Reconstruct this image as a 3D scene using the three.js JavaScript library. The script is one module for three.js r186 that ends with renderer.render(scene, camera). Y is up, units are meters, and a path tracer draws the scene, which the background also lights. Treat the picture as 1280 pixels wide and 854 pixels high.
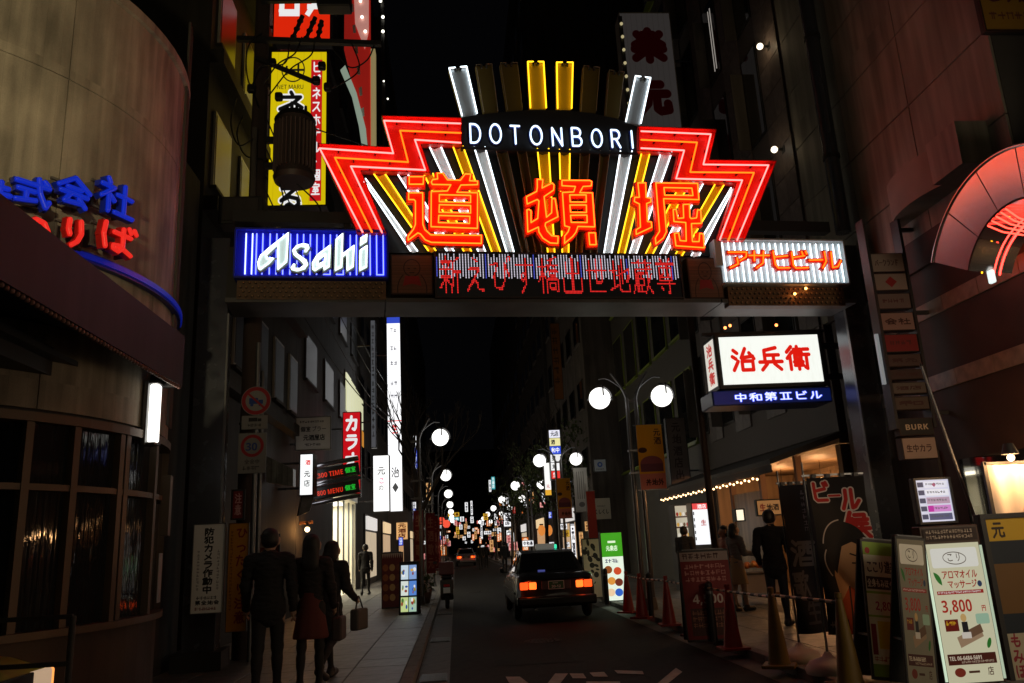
import * as THREE from 'three';
import { mergeGeometries, mergeVertices } from 'three/addons/utils/BufferGeometryUtils.js';
import { RoundedBoxGeometry } from 'three/addons/geometries/RoundedBoxGeometry.js';
import { MarchingCubes } from 'three/addons/objects/MarchingCubes.js';
import { ImprovedNoise } from 'three/addons/math/ImprovedNoise.js';
import { RectAreaLightUniformsLib } from 'three/addons/lights/RectAreaLightUniformsLib.js';
RectAreaLightUniformsLib.init();

// ---------------------------------------------------------------- camera, night sky, exposure
const scene = new THREE.Scene();
const V = (x, y, z) => new THREE.Vector3(x, y, z);
const FOCAL = 1000, EYE = V(0, 1.6, 0);                       // photo pixels (1280 x 854), metres
const camera = new THREE.PerspectiveCamera(2 * Math.atan(427 / FOCAL) * 180 / Math.PI, 1280 / 854, 0.1, 900);
const axZ = V((570 - 640) / FOCAL, -(684 - 427) / FOCAL, -1).normalize().negate();      // the street runs along -z
let axY = V((440 - 640) / FOCAL, -(-3500 - 427) / FOCAL, -1).normalize();
axY.addScaledVector(axZ, -axY.dot(axZ)).normalize();
const axX = new THREE.Vector3().crossVectors(axY, axZ);
const camRot = new THREE.Matrix4().makeBasis(axX, axY, axZ).transpose();
camera.position.copy(EYE);
camera.quaternion.setFromRotationMatrix(camRot);
scene.add(camera);

const skyData = new Float32Array(64 * 32 * 4);
for (let i = 0; i < 64 * 32; i++) skyData.set([0.0011, 0.0011, 0.0014, 1], i * 4);
const nightSky = new THREE.DataTexture(skyData, 64, 32, THREE.RGBAFormat, THREE.FloatType);
nightSky.mapping = THREE.EquirectangularReflectionMapping; nightSky.needsUpdate = true;
scene.background = nightSky; scene.environment = nightSky;

const moon = new THREE.DirectionalLight(0xfff0e0, 0.004);
moon.position.set(-20, 60, 30); scene.add(moon); scene.add(moon.target);

const renderer = new THREE.WebGLRenderer({ antialias: true });
renderer.toneMapping = THREE.LinearToneMapping;
renderer.toneMappingExposure = 0.85;
renderer.shadowMap.enabled = true;

// ---------------------------------------------------------------- helpers
let seed = 7;
const rnd = () => { seed = (seed * 1664525 + 1013904223) >>> 0; return seed / 4294967296; };
const rr = (a, b) => a + (b - a) * rnd();
const ray = (px, py) => V((px - 640) / FOCAL, -(py - 427) / FOCAL, -1).applyMatrix4(camRot);
const onY = (px, py, y = 0) => { const d = ray(px, py); return EYE.clone().addScaledVector(d, (y - EYE.y) / d.y); };
const onX = (px, py, x) => { const d = ray(px, py); return EYE.clone().addScaledVector(d, (x - EYE.x) / d.x); };
const onZ = (px, py, z) => { const d = ray(px, py); return EYE.clone().addScaledVector(d, (z - EYE.z) / d.z); };
const taken = {};
const numbered = (n) => { const k = taken[n] = (taken[n] ?? -1) + 1; return k ? n + '_' + String(k).padStart(3, '0') : n; };
const tag = (o, label, category, group) => { o.userData.label = label; o.userData.category = category; if (group) o.userData.group = group; return o; };
function thing(name, label, category, pos = V(0, 0, 0), turn = 0, group) {
  const o = new THREE.Group(); o.name = numbered(name); o.position.copy(pos); o.rotation.y = turn; scene.add(o);
  return tag(o, label, category, group);
}
function struct(name, geo, m) { const o = new THREE.Mesh(geo, m); o.name = numbered(name); o.userData.kind = 'structure'; scene.add(o); return o; }
function part(name, geo, m, parent) { const o = new THREE.Mesh(geo, m); o.name = name; parent.add(o); return o; }
// many tiny alike pieces, joined
function bits(name, geos, m, parent) { const o = part(name, mrg(geos), m, parent); o.userData.kind = 'stuff'; return o; }
function copyOf(root, pos, turn, label) { const c = root.clone(); c.name = numbered(root.name.replace(/_\d{3}$/, '')); c.position.copy(pos); c.rotation.y = turn; c.userData = { ...root.userData }; if (label) c.userData.label = label; scene.add(c); return c; }
const mrg = (list) => mergeGeometries(list.map((g) => { const n = g.index ? g.toNonIndexed() : g; for (const k of Object.keys(n.attributes)) if (!['position', 'normal', 'uv'].includes(k)) n.deleteAttribute(k); return n; }), false);
// uv in metres from the dominant axis of each face
function metric(g0, s = 1) {
  const g = g0.index ? g0.toNonIndexed() : g0; const p = g.attributes.position, n = g.attributes.normal, uv = new Float32Array(p.count * 2);
  for (let i = 0; i < p.count; i++) {
    const ax = Math.abs(n.getX(i)), ay = Math.abs(n.getY(i)), az = Math.abs(n.getZ(i));
    const [u, v] = ay >= ax && ay >= az ? [p.getX(i), p.getZ(i)] : ax >= az ? [p.getZ(i), p.getY(i)] : [p.getX(i), p.getY(i)];
    uv[i * 2] = u * s; uv[i * 2 + 1] = v * s;
  }
  g.setAttribute('uv', new THREE.BufferAttribute(uv, 2)); return g;
}
const box = (w, h, d, x = 0, y = 0, z = 0) => metric(new THREE.BoxGeometry(w, h, d).translate(x, y, z));
const bx = (x0, x1, y0, y1, z0, z1) => box(Math.abs(x1 - x0), Math.abs(y1 - y0), Math.abs(z1 - z0), (x0 + x1) / 2, (y0 + y1) / 2, (z0 + z1) / 2);
const rbox = (w, h, d, r, x = 0, y = 0, z = 0) => new RoundedBoxGeometry(w, h, d, 2, r).translate(x, y, z);
const cyl = (r0, r1, h, x = 0, y = 0, z = 0, n = 14) => new THREE.CylinderGeometry(r1, r0, h, n).translate(x, y + h / 2, z);
// a straight round bar between two points
function bar(a, b, r, r2 = r, n = 6) {
  const d = b.clone().sub(a), L = d.length(), g = new THREE.CylinderGeometry(r2, r, L, n, 1);
  g.applyQuaternion(new THREE.Quaternion().setFromUnitVectors(V(0, 1, 0), d.normalize())); return g.translate((a.x + b.x) / 2, (a.y + b.y) / 2, (a.z + b.z) / 2);
}
// a glass tube along a polyline, with round joints
function tube(pts, r, n = 6, closed = false) {
  const g = [], P = closed ? [...pts, pts[0]] : pts;
  for (let i = 0; i + 1 < P.length; i++) if (P[i].distanceTo(P[i + 1]) > 1e-4) g.push(bar(P[i], P[i + 1], r, r, n));
  for (const p of pts) g.push(new THREE.SphereGeometry(r, n, 4).translate(p.x, p.y, p.z));
  return mrg(g);
}
const cable = (pts, r, seg = 24, n = 5) => new THREE.TubeGeometry(new THREE.CatmullRomCurve3(pts), seg, r, n, false);
const sag = (a, b, drop) => [a, a.clone().lerp(b, 0.25).add(V(0, -drop * 0.75, 0)), a.clone().lerp(b, 0.5).add(V(0, -drop, 0)), a.clone().lerp(b, 0.75).add(V(0, -drop * 0.75, 0)), b];
// flat polygon pushed out along +z; pts are [x, y]
function slab(pts, z0, z1, holes = [], bevel = 0) {
  const s = new THREE.Shape(pts.map((p) => new THREE.Vector2(p[0], p[1])));
  for (const h of holes) s.holes.push(new THREE.Path(h.map((p) => new THREE.Vector2(p[0], p[1]))));
  const g = new THREE.ExtrudeGeometry(s, { depth: z1 - z0, bevelEnabled: bevel > 0, bevelSize: bevel, bevelThickness: bevel, bevelSegments: 1, curveSegments: 4 });
  return metric(g.translate(0, 0, z0));
}
const area2 = (p) => { let a = 0; for (let i = 0; i < p.length; i++) { const q = p[(i + 1) % p.length]; a += p[i][0] * q[1] - q[0] * p[i][1]; } return a; };
// push a closed polygon out (d > 0) or in by d, along mitred normals
function offset(p, d) {
  const s = Math.sign(area2(p)) || 1, n = p.length;
  return p.map((c, i) => {
    const a = p[(i + n - 1) % n], b = p[(i + 1) % n];
    let ux = c[0] - a[0], uy = c[1] - a[1], vx = b[0] - c[0], vy = b[1] - c[1]; const lu = Math.hypot(ux, uy) || 1, lv = Math.hypot(vx, vy) || 1; ux /= lu; uy /= lu; vx /= lv; vy /= lv;
    let nx = uy + vy, ny = -ux - vx; const k = Math.max(0.5, 1 + ux * vx + uy * vy); nx /= k; ny /= k;
    return [c[0] + nx * d * s, c[1] + ny * d * s];
  });
}
// ---------------------------------------------------------------- computed textures
const noise = new ImprovedNoise();
const fbm = (x, y, z, o = 4) => { let s = 0, a = 0.5, f = 1; for (let i = 0; i < o; i++) { s += a * noise.noise(x * f, y * f, z + i * 7.3); a *= 0.5; f *= 2; } return s; };
function dataTex(w, h, fn, srgb = true) {
  const d = new Uint8Array(w * h * 4);
  for (let y = 0; y < h; y++) for (let x = 0; x < w; x++) { const c = fn(x / w, y / h, x, y), i = (y * w + x) * 4; d[i] = c[0]; d[i + 1] = c[1]; d[i + 2] = c[2]; d[i + 3] = 255; }
  const t = new THREE.DataTexture(d, w, h); t.wrapS = t.wrapT = THREE.RepeatWrapping; t.magFilter = THREE.LinearFilter; t.minFilter = THREE.LinearFilter; if (srgb) t.colorSpace = THREE.SRGBColorSpace; t.needsUpdate = true; return t;
}
// noise that wraps round at 1
const wrapN = (u, v, f, z, o = 4) => { const k = (a, b) => fbm(a * f, b * f, z, o); return k(u, v) * (1 - u) * (1 - v) + k(u - 1, v) * u * (1 - v) + k(u, v - 1) * (1 - u) * v + k(u - 1, v - 1) * u * v; };
const cl = (x) => Math.max(0, Math.min(255, x));
const grey = (v) => [cl(v), cl(v), cl(v)];
const blotchTex = dataTex(256, 256, (u, v) => grey(205 + 90 * wrapN(u, v, 5, 1, 5) + 20 * (rnd() - 0.5)));
const grainTex = dataTex(256, 256, () => grey(128 + 120 * (rnd() - 0.5)), false);
const streakTex = dataTex(256, 256, (u, v) => grey(200 + 110 * wrapN(u, v * 0.12, 14, 3, 4) + 60 * wrapN(u, v, 4, 9, 3)));
const roughTex = dataTex(256, 256, (u, v) => grey(150 + 160 * wrapN(u, v, 6, 5, 4)), false);
const rep = (t, sx, sy = sx) => { const c = t.clone(); c.repeat.set(sx, sy); c.needsUpdate = true; return c; };
const blotch1 = rep(blotchTex, 0.4), blotch2 = rep(blotchTex, 1.3), grain1 = rep(grainTex, 4), streak1 = rep(streakTex, 0.35, 0.2), rough1 = rep(roughTex, 0.7);
const concreteMap = rep(dataTex(512, 512, (u, v) => { const bl = wrapN(u, v, 3, 11, 5), st = wrapN(u, v * 0.1, 22, 13, 3), dr = Math.max(0, wrapN(u, v * 0.22, 9, 17, 4)), bd = Math.abs((u * 14) % 1 - 0.5) > 0.485 ? -14 : 0, s = 188 + 120 * bl + 60 * st - 110 * dr + bd + 16 * (rnd() - 0.5); return [cl(s), cl(s * 0.985), cl(s * 0.95)]; }), 0.42, 0.3);
const lin = (r, g, b) => new THREE.Color().setRGB(r, g, b);
const mat = (c, rough = 0.8, o = {}) => new THREE.MeshStandardMaterial({ color: c, roughness: rough, ...o });
const MAT = {
  asphalt: new THREE.MeshPhysicalMaterial({ color: lin(0.032, 0.03, 0.029), roughness: 0.85, specularIntensity: 0.35, map: blotch2, bumpMap: grain1, bumpScale: 0.002 }),
  concrete: mat(lin(0.62, 0.57, 0.47), 0.85, { map: concreteMap, bumpMap: concreteMap, bumpScale: 0.008 }),
  paving: [0.2, 0.23, 0.26].map((v) => mat(lin(v, v * 0.97, v * 0.9), 0.5, { map: blotch2 })),
  joint: mat(lin(0.06, 0.058, 0.055), 0.95),
  kerb: mat(lin(0.25, 0.24, 0.22), 0.8, { map: blotch2 }),
  dark: mat(lin(0.022, 0.021, 0.021), 0.55),
  black: mat(lin(0.012, 0.012, 0.012), 0.5),
  steel: mat(lin(0.10, 0.11, 0.13), 0.42, { metalness: 0.5, roughnessMap: rough1 }),
  greySteel: mat(lin(0.28, 0.29, 0.3), 0.4, { metalness: 0.6, map: blotch1 }),
  alu: mat(lin(0.62, 0.62, 0.63), 0.22, { metalness: 1 }),
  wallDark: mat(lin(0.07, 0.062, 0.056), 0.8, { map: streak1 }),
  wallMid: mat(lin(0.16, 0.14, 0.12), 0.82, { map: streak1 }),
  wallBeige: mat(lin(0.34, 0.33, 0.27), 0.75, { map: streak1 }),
  wallBrown: mat(lin(0.06, 0.03, 0.02), 0.7, { map: blotch1 }),
  tileTan: mat(lin(0.35, 0.25, 0.18), 0.5, { map: blotch2 }),
  glass: new THREE.MeshPhysicalMaterial({ color: lin(0.015, 0.017, 0.019), roughness: 0.04, metalness: 0, clearcoat: 1, clearcoatRoughness: 0.02 }),
  dullGlass: new THREE.MeshPhysicalMaterial({ color: lin(0.03, 0.03, 0.028), roughness: 0.3, metalness: 0, specularIntensity: 0.5 }),
  redPaint: mat(lin(0.72, 0.03, 0.018), 0.38),
  whitePaint: mat(lin(0.78, 0.78, 0.76), 0.45),
  yellowPaint: mat(lin(0.78, 0.55, 0.03), 0.45),
  bluePaint: mat(lin(0.02, 0.03, 0.4), 0.4),
  bark: mat(lin(0.05, 0.04, 0.03), 0.95, { map: streak1 }),
  rubber: mat(lin(0.015, 0.015, 0.015), 0.8),
};
const glow = (r, g, b, k = 1, base = 0.3) => new THREE.MeshStandardMaterial({ color: lin(r * base, g * base, b * base), roughness: 0.4, emissive: lin(r, g, b), emissiveIntensity: k });
const rectZ = (r, z) => { const a = onZ(r[0], r[1], z), b = onZ(r[2], r[3], z), c = onZ(r[0], r[3], z), d = onZ(r[2], r[1], z), w = ((d.x - a.x) + (b.x - c.x)) / 2, h = ((a.y - c.y) + (d.y - b.y)) / 2; return { w, h, cx: (a.x + b.x + c.x + d.x) / 4, y0: (a.y + b.y + c.y + d.y) / 4 - h / 2 }; };
// a lit area just in front of a glowing face (the face looks along dir)
function panelLight(pos, dir, w, h, col, k) { const l = new THREE.RectAreaLight(col, k * 0.45, w, h); l.position.copy(pos); l.lookAt(pos.clone().add(dir)); scene.add(l); return l; }
function lampLight(pos, col, k, r = 1) { const l = new THREE.PointLight(col, k, 0, 2); l.position.copy(pos); l.castShadow = true; l.shadow.radius = r; scene.add(l); return l; }
// ---------------------------------------------------------------- lettering: strokes on a 100 x 100 square, y down
const GL = {
  'ア': '10 15 88 15 80 35 60 50|50 35 48 65 20 92', 'サ': '5 32 95 32|30 8 30 60|70 8 70 50 62 75 38 94', 'ヒ': '20 8 20 80 30 90 85 90|20 45 78 35', 'ー': '8 50 92 50',
  'ル': '30 12 30 50 12 90|58 10 58 88 70 84 92 58', 'カ': '12 30 85 30 80 80 72 92 60 86|48 6 45 40 15 92', 'ラ': '22 12 80 12|12 36 86 36 80 62 60 80 30 94',
  'オ': '10 30 90 30|60 6 60 92 48 86|58 32 40 60 12 82', 'ケ': '28 8 10 50|26 32 92 32|64 32 60 65 34 94', 'ネ': '48 4 54 16|15 25 82 25 55 52 10 75|52 50 52 95|62 50 88 70',
  'ッ': '18 40 26 58|44 34 52 54|82 36 76 66 40 92', 'ト': '38 6 38 94|38 38 80 60', 'ま': '15 22 85 22|18 44 82 44|50 5 50 70 46 88 25 88 18 78 28 70 55 74 85 90',
  'る': '25 12 72 12 22 60 50 46 78 54 82 74 66 90 46 90 40 80 50 74 62 84', 'ジ': '22 12 38 22|14 36 30 46|16 88 50 76 86 36|70 8 78 22|84 4 92 18', 'ス': '15 15 80 15 60 50 12 88|58 52 88 90',
  'ホ': '10 28 90 28|50 6 50 92 40 86|28 48 14 78|72 48 88 78', 'テ': '25 14 78 14|8 40 92 40|52 40 48 68 26 92', 'パ': '35 28 28 60 8 88|60 28 90 86|78 10 86 10 86 20 78 20 78 10',
  'ク': '38 6 14 44|36 22 84 22 74 58 30 94', 'ン': '16 16 40 32|14 88 56 76 90 30', 'ロ': '16 16 84 16 84 86 16 86 16 16', 'マ': '8 18 90 18 52 66|36 44 66 88', 'イ': '82 8 52 40 10 60|54 40 54 94',
  'メ': '78 8 62 54 14 92|26 34 80 78', 'の': '52 22 46 60 26 82 14 66 20 38 48 20 74 26 88 52 78 78 56 90', 'り': '28 14 26 44 32 60|68 10 72 50 60 76 40 92',
  'ば': '16 12 12 50 18 88|38 32 82 32|62 12 62 74 52 88 38 84 38 74 52 70 84 88|76 4 82 16|90 2 96 14', 'ひ': '8 24 42 18 22 54 30 82 56 84 74 58 72 20 94 52', 'っ': '14 50 60 40 82 54 76 78 44 92',
  'た': '10 24 60 24|36 6 12 90|56 46 88 46|52 70 58 84 90 86', 'く': '72 8 24 50 76 94',
  '注': '12 12 26 24|6 38 20 48|10 90 30 58|58 4 66 16|38 28 94 28|42 56 88 56|32 90 98 90|66 28 66 90',
  '意': '50 2 50 12|18 14 82 14|34 18 40 30|66 18 60 30|8 34 92 34|24 42 76 42 76 68 24 68 24 42|24 55 76 55|14 78 8 92|32 76 36 94 66 94 72 84|50 74 54 84|80 76 92 90',
  '株': '6 28 44 28|26 4 26 96|26 36 6 66|28 40 42 56|58 8 48 30|54 24 92 24|46 46 98 46|72 6 72 96|70 50 46 82|74 50 98 82', '式': '6 26 94 26|64 4 70 50 88 92 96 72|80 8 90 18|12 50 56 50|34 50 34 82|8 88 60 78',
  '会': '50 4 6 42|50 4 94 42|30 40 70 40|12 58 88 58|42 58 24 88 74 84|64 70 84 94', '社': '24 4 30 16|8 26 42 26 8 60|28 48 28 96|32 50 44 62|52 40 94 40|72 8 72 90|46 92 98 92',
  '中': '12 24 88 24 88 62 12 62 12 24|50 4 50 96', '和': '46 6 10 16|6 34 52 34|28 12 28 96|28 38 6 70|30 42 50 60|60 24 92 24 92 86 60 86 60 24',
  '第': '22 2 10 20|18 10 44 10|28 10 32 20|62 2 52 20|58 10 90 10|70 10 74 20|14 28 82 28 82 44 18 44|16 44 14 62 88 62 84 86 74 82|48 28 48 96|46 64 12 92', 'Ⅱ': '10 12 90 12|10 88 90 88|34 12 34 88|66 12 66 88',
  '治': '12 10 26 22|6 36 20 46|8 92 28 56|60 4 42 42 90 36|76 22 94 46|44 56 88 56 88 92 44 92 44 56', '兵': '74 4 26 14 26 62|26 34 84 34|62 34 62 62|4 62 96 62|34 70 12 94|64 70 90 94',
  '衛': '26 2 6 24|28 24 6 50|18 42 18 96|36 14 66 14|50 2 50 24|36 28 68 28|38 38 64 38 64 54 38 54 38 38|34 66 70 66|52 56 52 96|36 80 70 80|74 14 96 14|72 36 98 36|86 36 86 94 78 88',
  '防': '10 8 10 96|10 8 34 8 22 36 34 54 26 70 12 66|66 2 66 20|40 24 98 24|60 24 56 62 38 94|58 48 90 48 86 86 72 90', '犯': '38 6 8 34|12 10 34 40 34 80 20 92|32 44 6 76|54 12 88 12 88 46 76 46|54 12 54 84 64 92 94 88 94 72',
  '作': '32 4 6 46|22 32 22 96|54 4 38 38|46 22 98 22|64 22 64 96|64 46 92 46|64 68 92 68', '動': '44 4 10 12|4 22 56 22|12 32 50 32 50 58 12 58 12 32|12 45 50 45|30 10 30 88|8 72 52 72|4 90 58 84|60 28 96 28 90 84 78 90|76 6 74 50 56 92',
  '個': '28 4 6 46|20 32 20 96|38 10 94 10 94 92 38 92 38 10|48 34 84 34|66 20 66 52|52 54 80 54 80 76 52 76 52 54', '室': '50 2 50 12|10 28 10 14 90 14 90 28|24 34 76 34|46 36 30 54 76 52|64 44 80 60|22 70 78 70|50 58 50 92|8 94 92 94',
  '全': '50 4 6 44|50 4 94 44|22 44 78 44|26 66 74 66|50 44 50 92|10 92 90 92', '身': '52 2 42 14|24 16 76 16 76 86 62 92|24 16 24 58|24 30 76 30|24 44 76 44|6 60 92 56|76 60 12 92',
  'も': '46 6 38 70 46 90 70 90 82 74 80 56|16 34 70 34|14 56 68 56', 'み': '20 16 52 16 24 78 12 84 10 70 24 58 60 64 94 76|78 40 74 70 54 94', 'ほ': '16 12 12 50 18 88|42 16 86 16|40 42 88 42|64 16 64 74 52 88 38 84 38 74 52 70 86 88',
  'し': '34 8 32 70 44 90 66 88 86 66', 'こ': '22 18 78 18 66 30|20 62 24 82 48 90 84 84',
  '道': '16 6 26 18|6 34 24 34 24 70 8 92|20 74 36 92 96 92|50 2 56 14|80 2 72 14|38 18 96 18|66 18 60 30|48 30 86 30 86 78 48 78 48 30|48 46 86 46|48 62 86 62',
  '楽': '50 2 44 14|34 14 66 14 66 48 34 48 34 14|34 30 66 30|16 12 26 24|8 48 26 38|86 12 74 24|76 38 92 48|6 62 94 62|50 50 50 98|46 64 8 92|54 64 92 92',
  '新': '28 2 28 14|6 16 54 16|18 20 22 32|42 20 38 32|4 36 56 36|8 54 54 54|30 38 30 96|28 56 6 82|34 60 52 76|88 6 64 16 62 60 54 94|64 42 98 42|82 42 82 96', 'え': '40 6 58 14|22 34 70 32 14 88 46 62 58 68 64 86 90 88',
  'す': '8 24 92 24|56 4 56 54 44 64 34 54 44 42 58 50 56 72 36 94', '橋': '4 28 38 28|22 4 22 96|22 36 4 66|24 42 36 56|86 2 48 12|42 24 98 24|68 8 44 40|72 26 94 40|56 38 82 38 82 50 56 50 56 38|44 96 44 58 94 58 94 92 86 90|58 68 80 68 80 84 58 84 58 68',
  '出': '50 2 50 92|20 14 20 44 80 44 80 14|10 54 10 92 90 92 90 54', '世': '4 36 96 36|20 10 20 90 90 90|50 6 50 66|78 6 78 66 50 66', '地': '4 36 40 36|22 8 22 78|2 86 42 74|40 48 94 32 92 62 82 62|64 4 64 70|50 22 50 82 58 90 96 88 96 72',
  '蔵': '6 14 94 14|34 4 34 24|66 4 66 24|16 30 96 30|16 30 14 70 4 94|26 42 26 90 60 90|26 42 60 42|26 56 56 56 56 74 26 74|42 42 42 56|42 74 42 90|70 24 74 70 94 94|92 44 62 92|82 22 90 28',
  '尊': '28 2 34 12|72 2 66 12|6 16 94 16|20 26 80 26 80 60 20 60 20 26|42 16 40 44 30 48|58 16 58 46 72 46|20 52 80 52|6 70 94 70|68 62 68 92 56 92|26 78 38 88',
  '候': '26 2 6 44|18 30 18 96|32 26 32 70|44 12 84 12 82 30|40 30 94 30|54 32 42 52|50 46 90 46|38 64 98 64|68 46 66 66 38 96|70 68 96 96', '生': '30 10 14 40|24 26 90 26|16 54 84 54|52 4 52 88|6 90 94 90',
  '酒': '10 8 24 20|4 34 18 44|8 92 26 56|34 14 98 14|38 30 94 30 94 92 38 92 38 30|58 14 58 46 48 56|74 14 74 50 88 50|38 72 94 72', '円': '14 96 14 12 86 12 86 92 76 90|50 12 50 48|14 48 86 48',
  '店': '50 2 50 14|12 16 94 16|14 16 12 60 4 92|54 24 54 60|54 40 88 40|32 60 84 60 84 92 32 92 32 60', '元': '24 12 76 12|6 40 94 40|38 40 34 68 8 94|62 40 62 84 72 92 96 88 94 70',
  '内': '14 96 14 24 86 24 86 88 74 92|50 4 48 40 24 74|52 40 78 72', '外': '34 4 8 52|28 26 56 26 44 64 10 96|18 46 34 60|72 4 72 96|72 40 96 62', '丼': '16 26 84 26|6 54 94 54|36 6 34 60 14 94|66 6 66 94|46 38 56 48',
  '歌': '4 12 56 12|46 12 46 50|12 22 34 22 34 38 12 38 12 22|4 54 56 54|46 54 46 90 36 88|12 64 32 64 32 82 12 82 12 64|70 4 58 36|66 22 94 22 88 38|76 36 72 64 54 96|78 56 96 96',
};
GL['フ'] = '12 16 84 16 70 60 24 94'; GL['ブ'] = GL['フ'] + '|74 2 80 12|90 0 96 10'; GL['・'] = '45 45 55 55'; GL['屋'] = '18 10 86 10 86 30 18 30|18 10 16 60 4 94|30 42 84 42|52 42 38 56 80 54|66 46 80 58|36 70 82 70|58 58 58 90|26 92 94 92'; GL['ビ'] = GL['ヒ'] + '|72 8 78 22|86 4 92 18'; GL['ド'] = GL['ト'] + '|66 14 74 28|82 8 90 22'; GL['び'] = GL['ひ'] + '|82 4 88 16|93 0 98 12'; GL['ぐ'] = GL['く'] + '|80 22 86 34|92 18 97 30';
const strokes = (c) => (GL[c] || '').split('|').filter(Boolean).map((s) => { const n = s.split(' ').map(Number), o = []; for (let i = 0; i < n.length; i += 2) o.push([n[i], n[i + 1]]); return o; });
// small print that the photograph does not let one read: rows of short strokes
function tinyPrint(ctx, x, y, w, h, color, size) {
  ctx.strokeStyle = color; ctx.lineWidth = Math.max(1, size * 0.13); const n = Math.floor(w / (size * 1.08));
  for (let i = 0; i < n; i++) for (let k = 0; k < Math.max(1, Math.floor(h / (size * 1.3))); k++) {
    const cx = x + i * size * 1.08, cy = y + k * size * 1.3; ctx.beginPath();
    for (let s = 0; s < 4; s++) { const hz = s % 2, a = rr(0.1, 0.9) * size; if (hz) { ctx.moveTo(cx + size * 0.05, cy + a); ctx.lineTo(cx + size * 0.9, cy + a); } else { ctx.moveTo(cx + a, cy + size * 0.05); ctx.lineTo(cx + a, cy + size * 0.95); } }
    ctx.stroke();
  }
}
function put(ctx, c, x, y, w, h, color, lw = 0.11) {
  if (!GL[c]) { ctx.fillStyle = color; ctx.font = 'bold ' + h + 'px sans-serif'; ctx.textBaseline = 'top'; ctx.fillText(c, x, y); return; }
  ctx.strokeStyle = color; ctx.lineWidth = lw * (w + h) / 2; ctx.lineCap = 'round'; ctx.lineJoin = 'round';
  for (const s of strokes(c)) { ctx.beginPath(); s.forEach(([a, b], i) => (i ? ctx.lineTo(x + a / 100 * w, y + b / 100 * h) : ctx.moveTo(x + a / 100 * w, y + b / 100 * h))); ctx.stroke(); }
}
const row = (ctx, t, x, y, w, h, color, lw, gap = 0.08) => [...t].forEach((c, i) => put(ctx, c, x + i * w * (1 + gap), y, w, h, color, lw));
const col = (ctx, t, x, y, w, h, color, lw, gap = 0.08) => [...t].forEach((c, i) => (c === 'ー' ? (ctx.strokeStyle = color, ctx.lineWidth = lw * w, ctx.beginPath(), ctx.moveTo(x + w / 2, y + i * h * (1 + gap) + h * 0.1), ctx.lineTo(x + w / 2, y + i * h * (1 + gap) + h * 0.9), ctx.stroke()) : put(ctx, c, x, y + i * h * (1 + gap), w, h, color, lw)));
const latin = (ctx, t, x, y, size, color, maxW, font = 'bold') => { ctx.fillStyle = color; ctx.font = font + ' ' + size + 'px sans-serif'; ctx.textBaseline = 'top'; ctx.fillText(t, x, y, maxW); };
function print(w, h, draw) { const c = document.createElement('canvas'); c.width = w; c.height = h; const x = c.getContext('2d'); draw(x, w, h); const t = new THREE.CanvasTexture(c); t.colorSpace = THREE.SRGBColorSpace; return t; }
const lit = (tex, k = 1) => new THREE.MeshStandardMaterial({ color: lin(0.12, 0.12, 0.12), map: tex, roughness: 0.35, emissive: 0xffffff, emissiveMap: tex, emissiveIntensity: k });
const printed = (tex, rough = 0.6) => new THREE.MeshStandardMaterial({ map: tex, roughness: rough });
// a box sign that looks along +z (or along the given turn): case, printed face, edge trim; the px rectangle is read on the plane z
function signBox(name, label, category, r, z, o = {}) {
  const a = onZ(r[0], r[1], z), b = onZ(r[2], r[3], z), c = onZ(r[0], r[3], z), d = onZ(r[2], r[1], z);
  const w = ((d.x - a.x) + (b.x - c.x)) / 2, h = ((a.y - c.y) + (d.y - b.y)) / 2, cx = (a.x + b.x + c.x + d.x) / 4, cy = (a.y + b.y + c.y + d.y) / 4;
  return signAt(name, label, category, V(cx, cy - h / 2, z), w, h, o);
}
function signAt(name, label, category, base, w, h, o = {}) {
  const dep = o.depth ?? 0.22, rim = o.rim ?? 0.025, t = thing(name, label, category, base, o.turn ?? 0, o.group);
  part('case', rbox(w, h, dep, Math.min(0.015, dep / 4), 0, h / 2, -dep / 2 - 0.004), o.caseMat ?? MAT.dark, t);
  part('lit_face', new THREE.PlaneGeometry(w - rim * 2, h - rim * 2).translate(0, h / 2, 0.002), o.face, t);
  if (o.back !== false && dep < 0.6) part('lit_face', new THREE.PlaneGeometry(w - rim * 2, h - rim * 2).rotateY(Math.PI).translate(0, h / 2, -dep - 0.01), o.face, t);
  part('rim', mrg([box(w, rim, 0.03, 0, rim / 2, 0.008), box(w, rim, 0.03, 0, h - rim / 2, 0.008), box(rim, h - rim * 2, 0.03, -w / 2 + rim / 2, h / 2, 0.008), box(rim, h - rim * 2, 0.03, w / 2 - rim / 2, h / 2, 0.008)]), o.rimMat ?? MAT.dark, t);
  if (o.light) { const n = V(Math.sin(o.turn ?? 0), 0, Math.cos(o.turn ?? 0)); panelLight(base.clone().add(V(0, h / 2, 0)).addScaledVector(n, 0.05), n, w, h, o.lightColor ?? 0xffffff, o.light); }
  if (o.bracket) for (const y of [h * 0.2, h * 0.8]) part('bracket', box(Math.abs(o.bracket), 0.05, 0.05, Math.sign(o.bracket) * (w / 2 + Math.abs(o.bracket) / 2), y, -dep / 2).scale(1, 1, 1), MAT.steel, t);
  return t;
}
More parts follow.
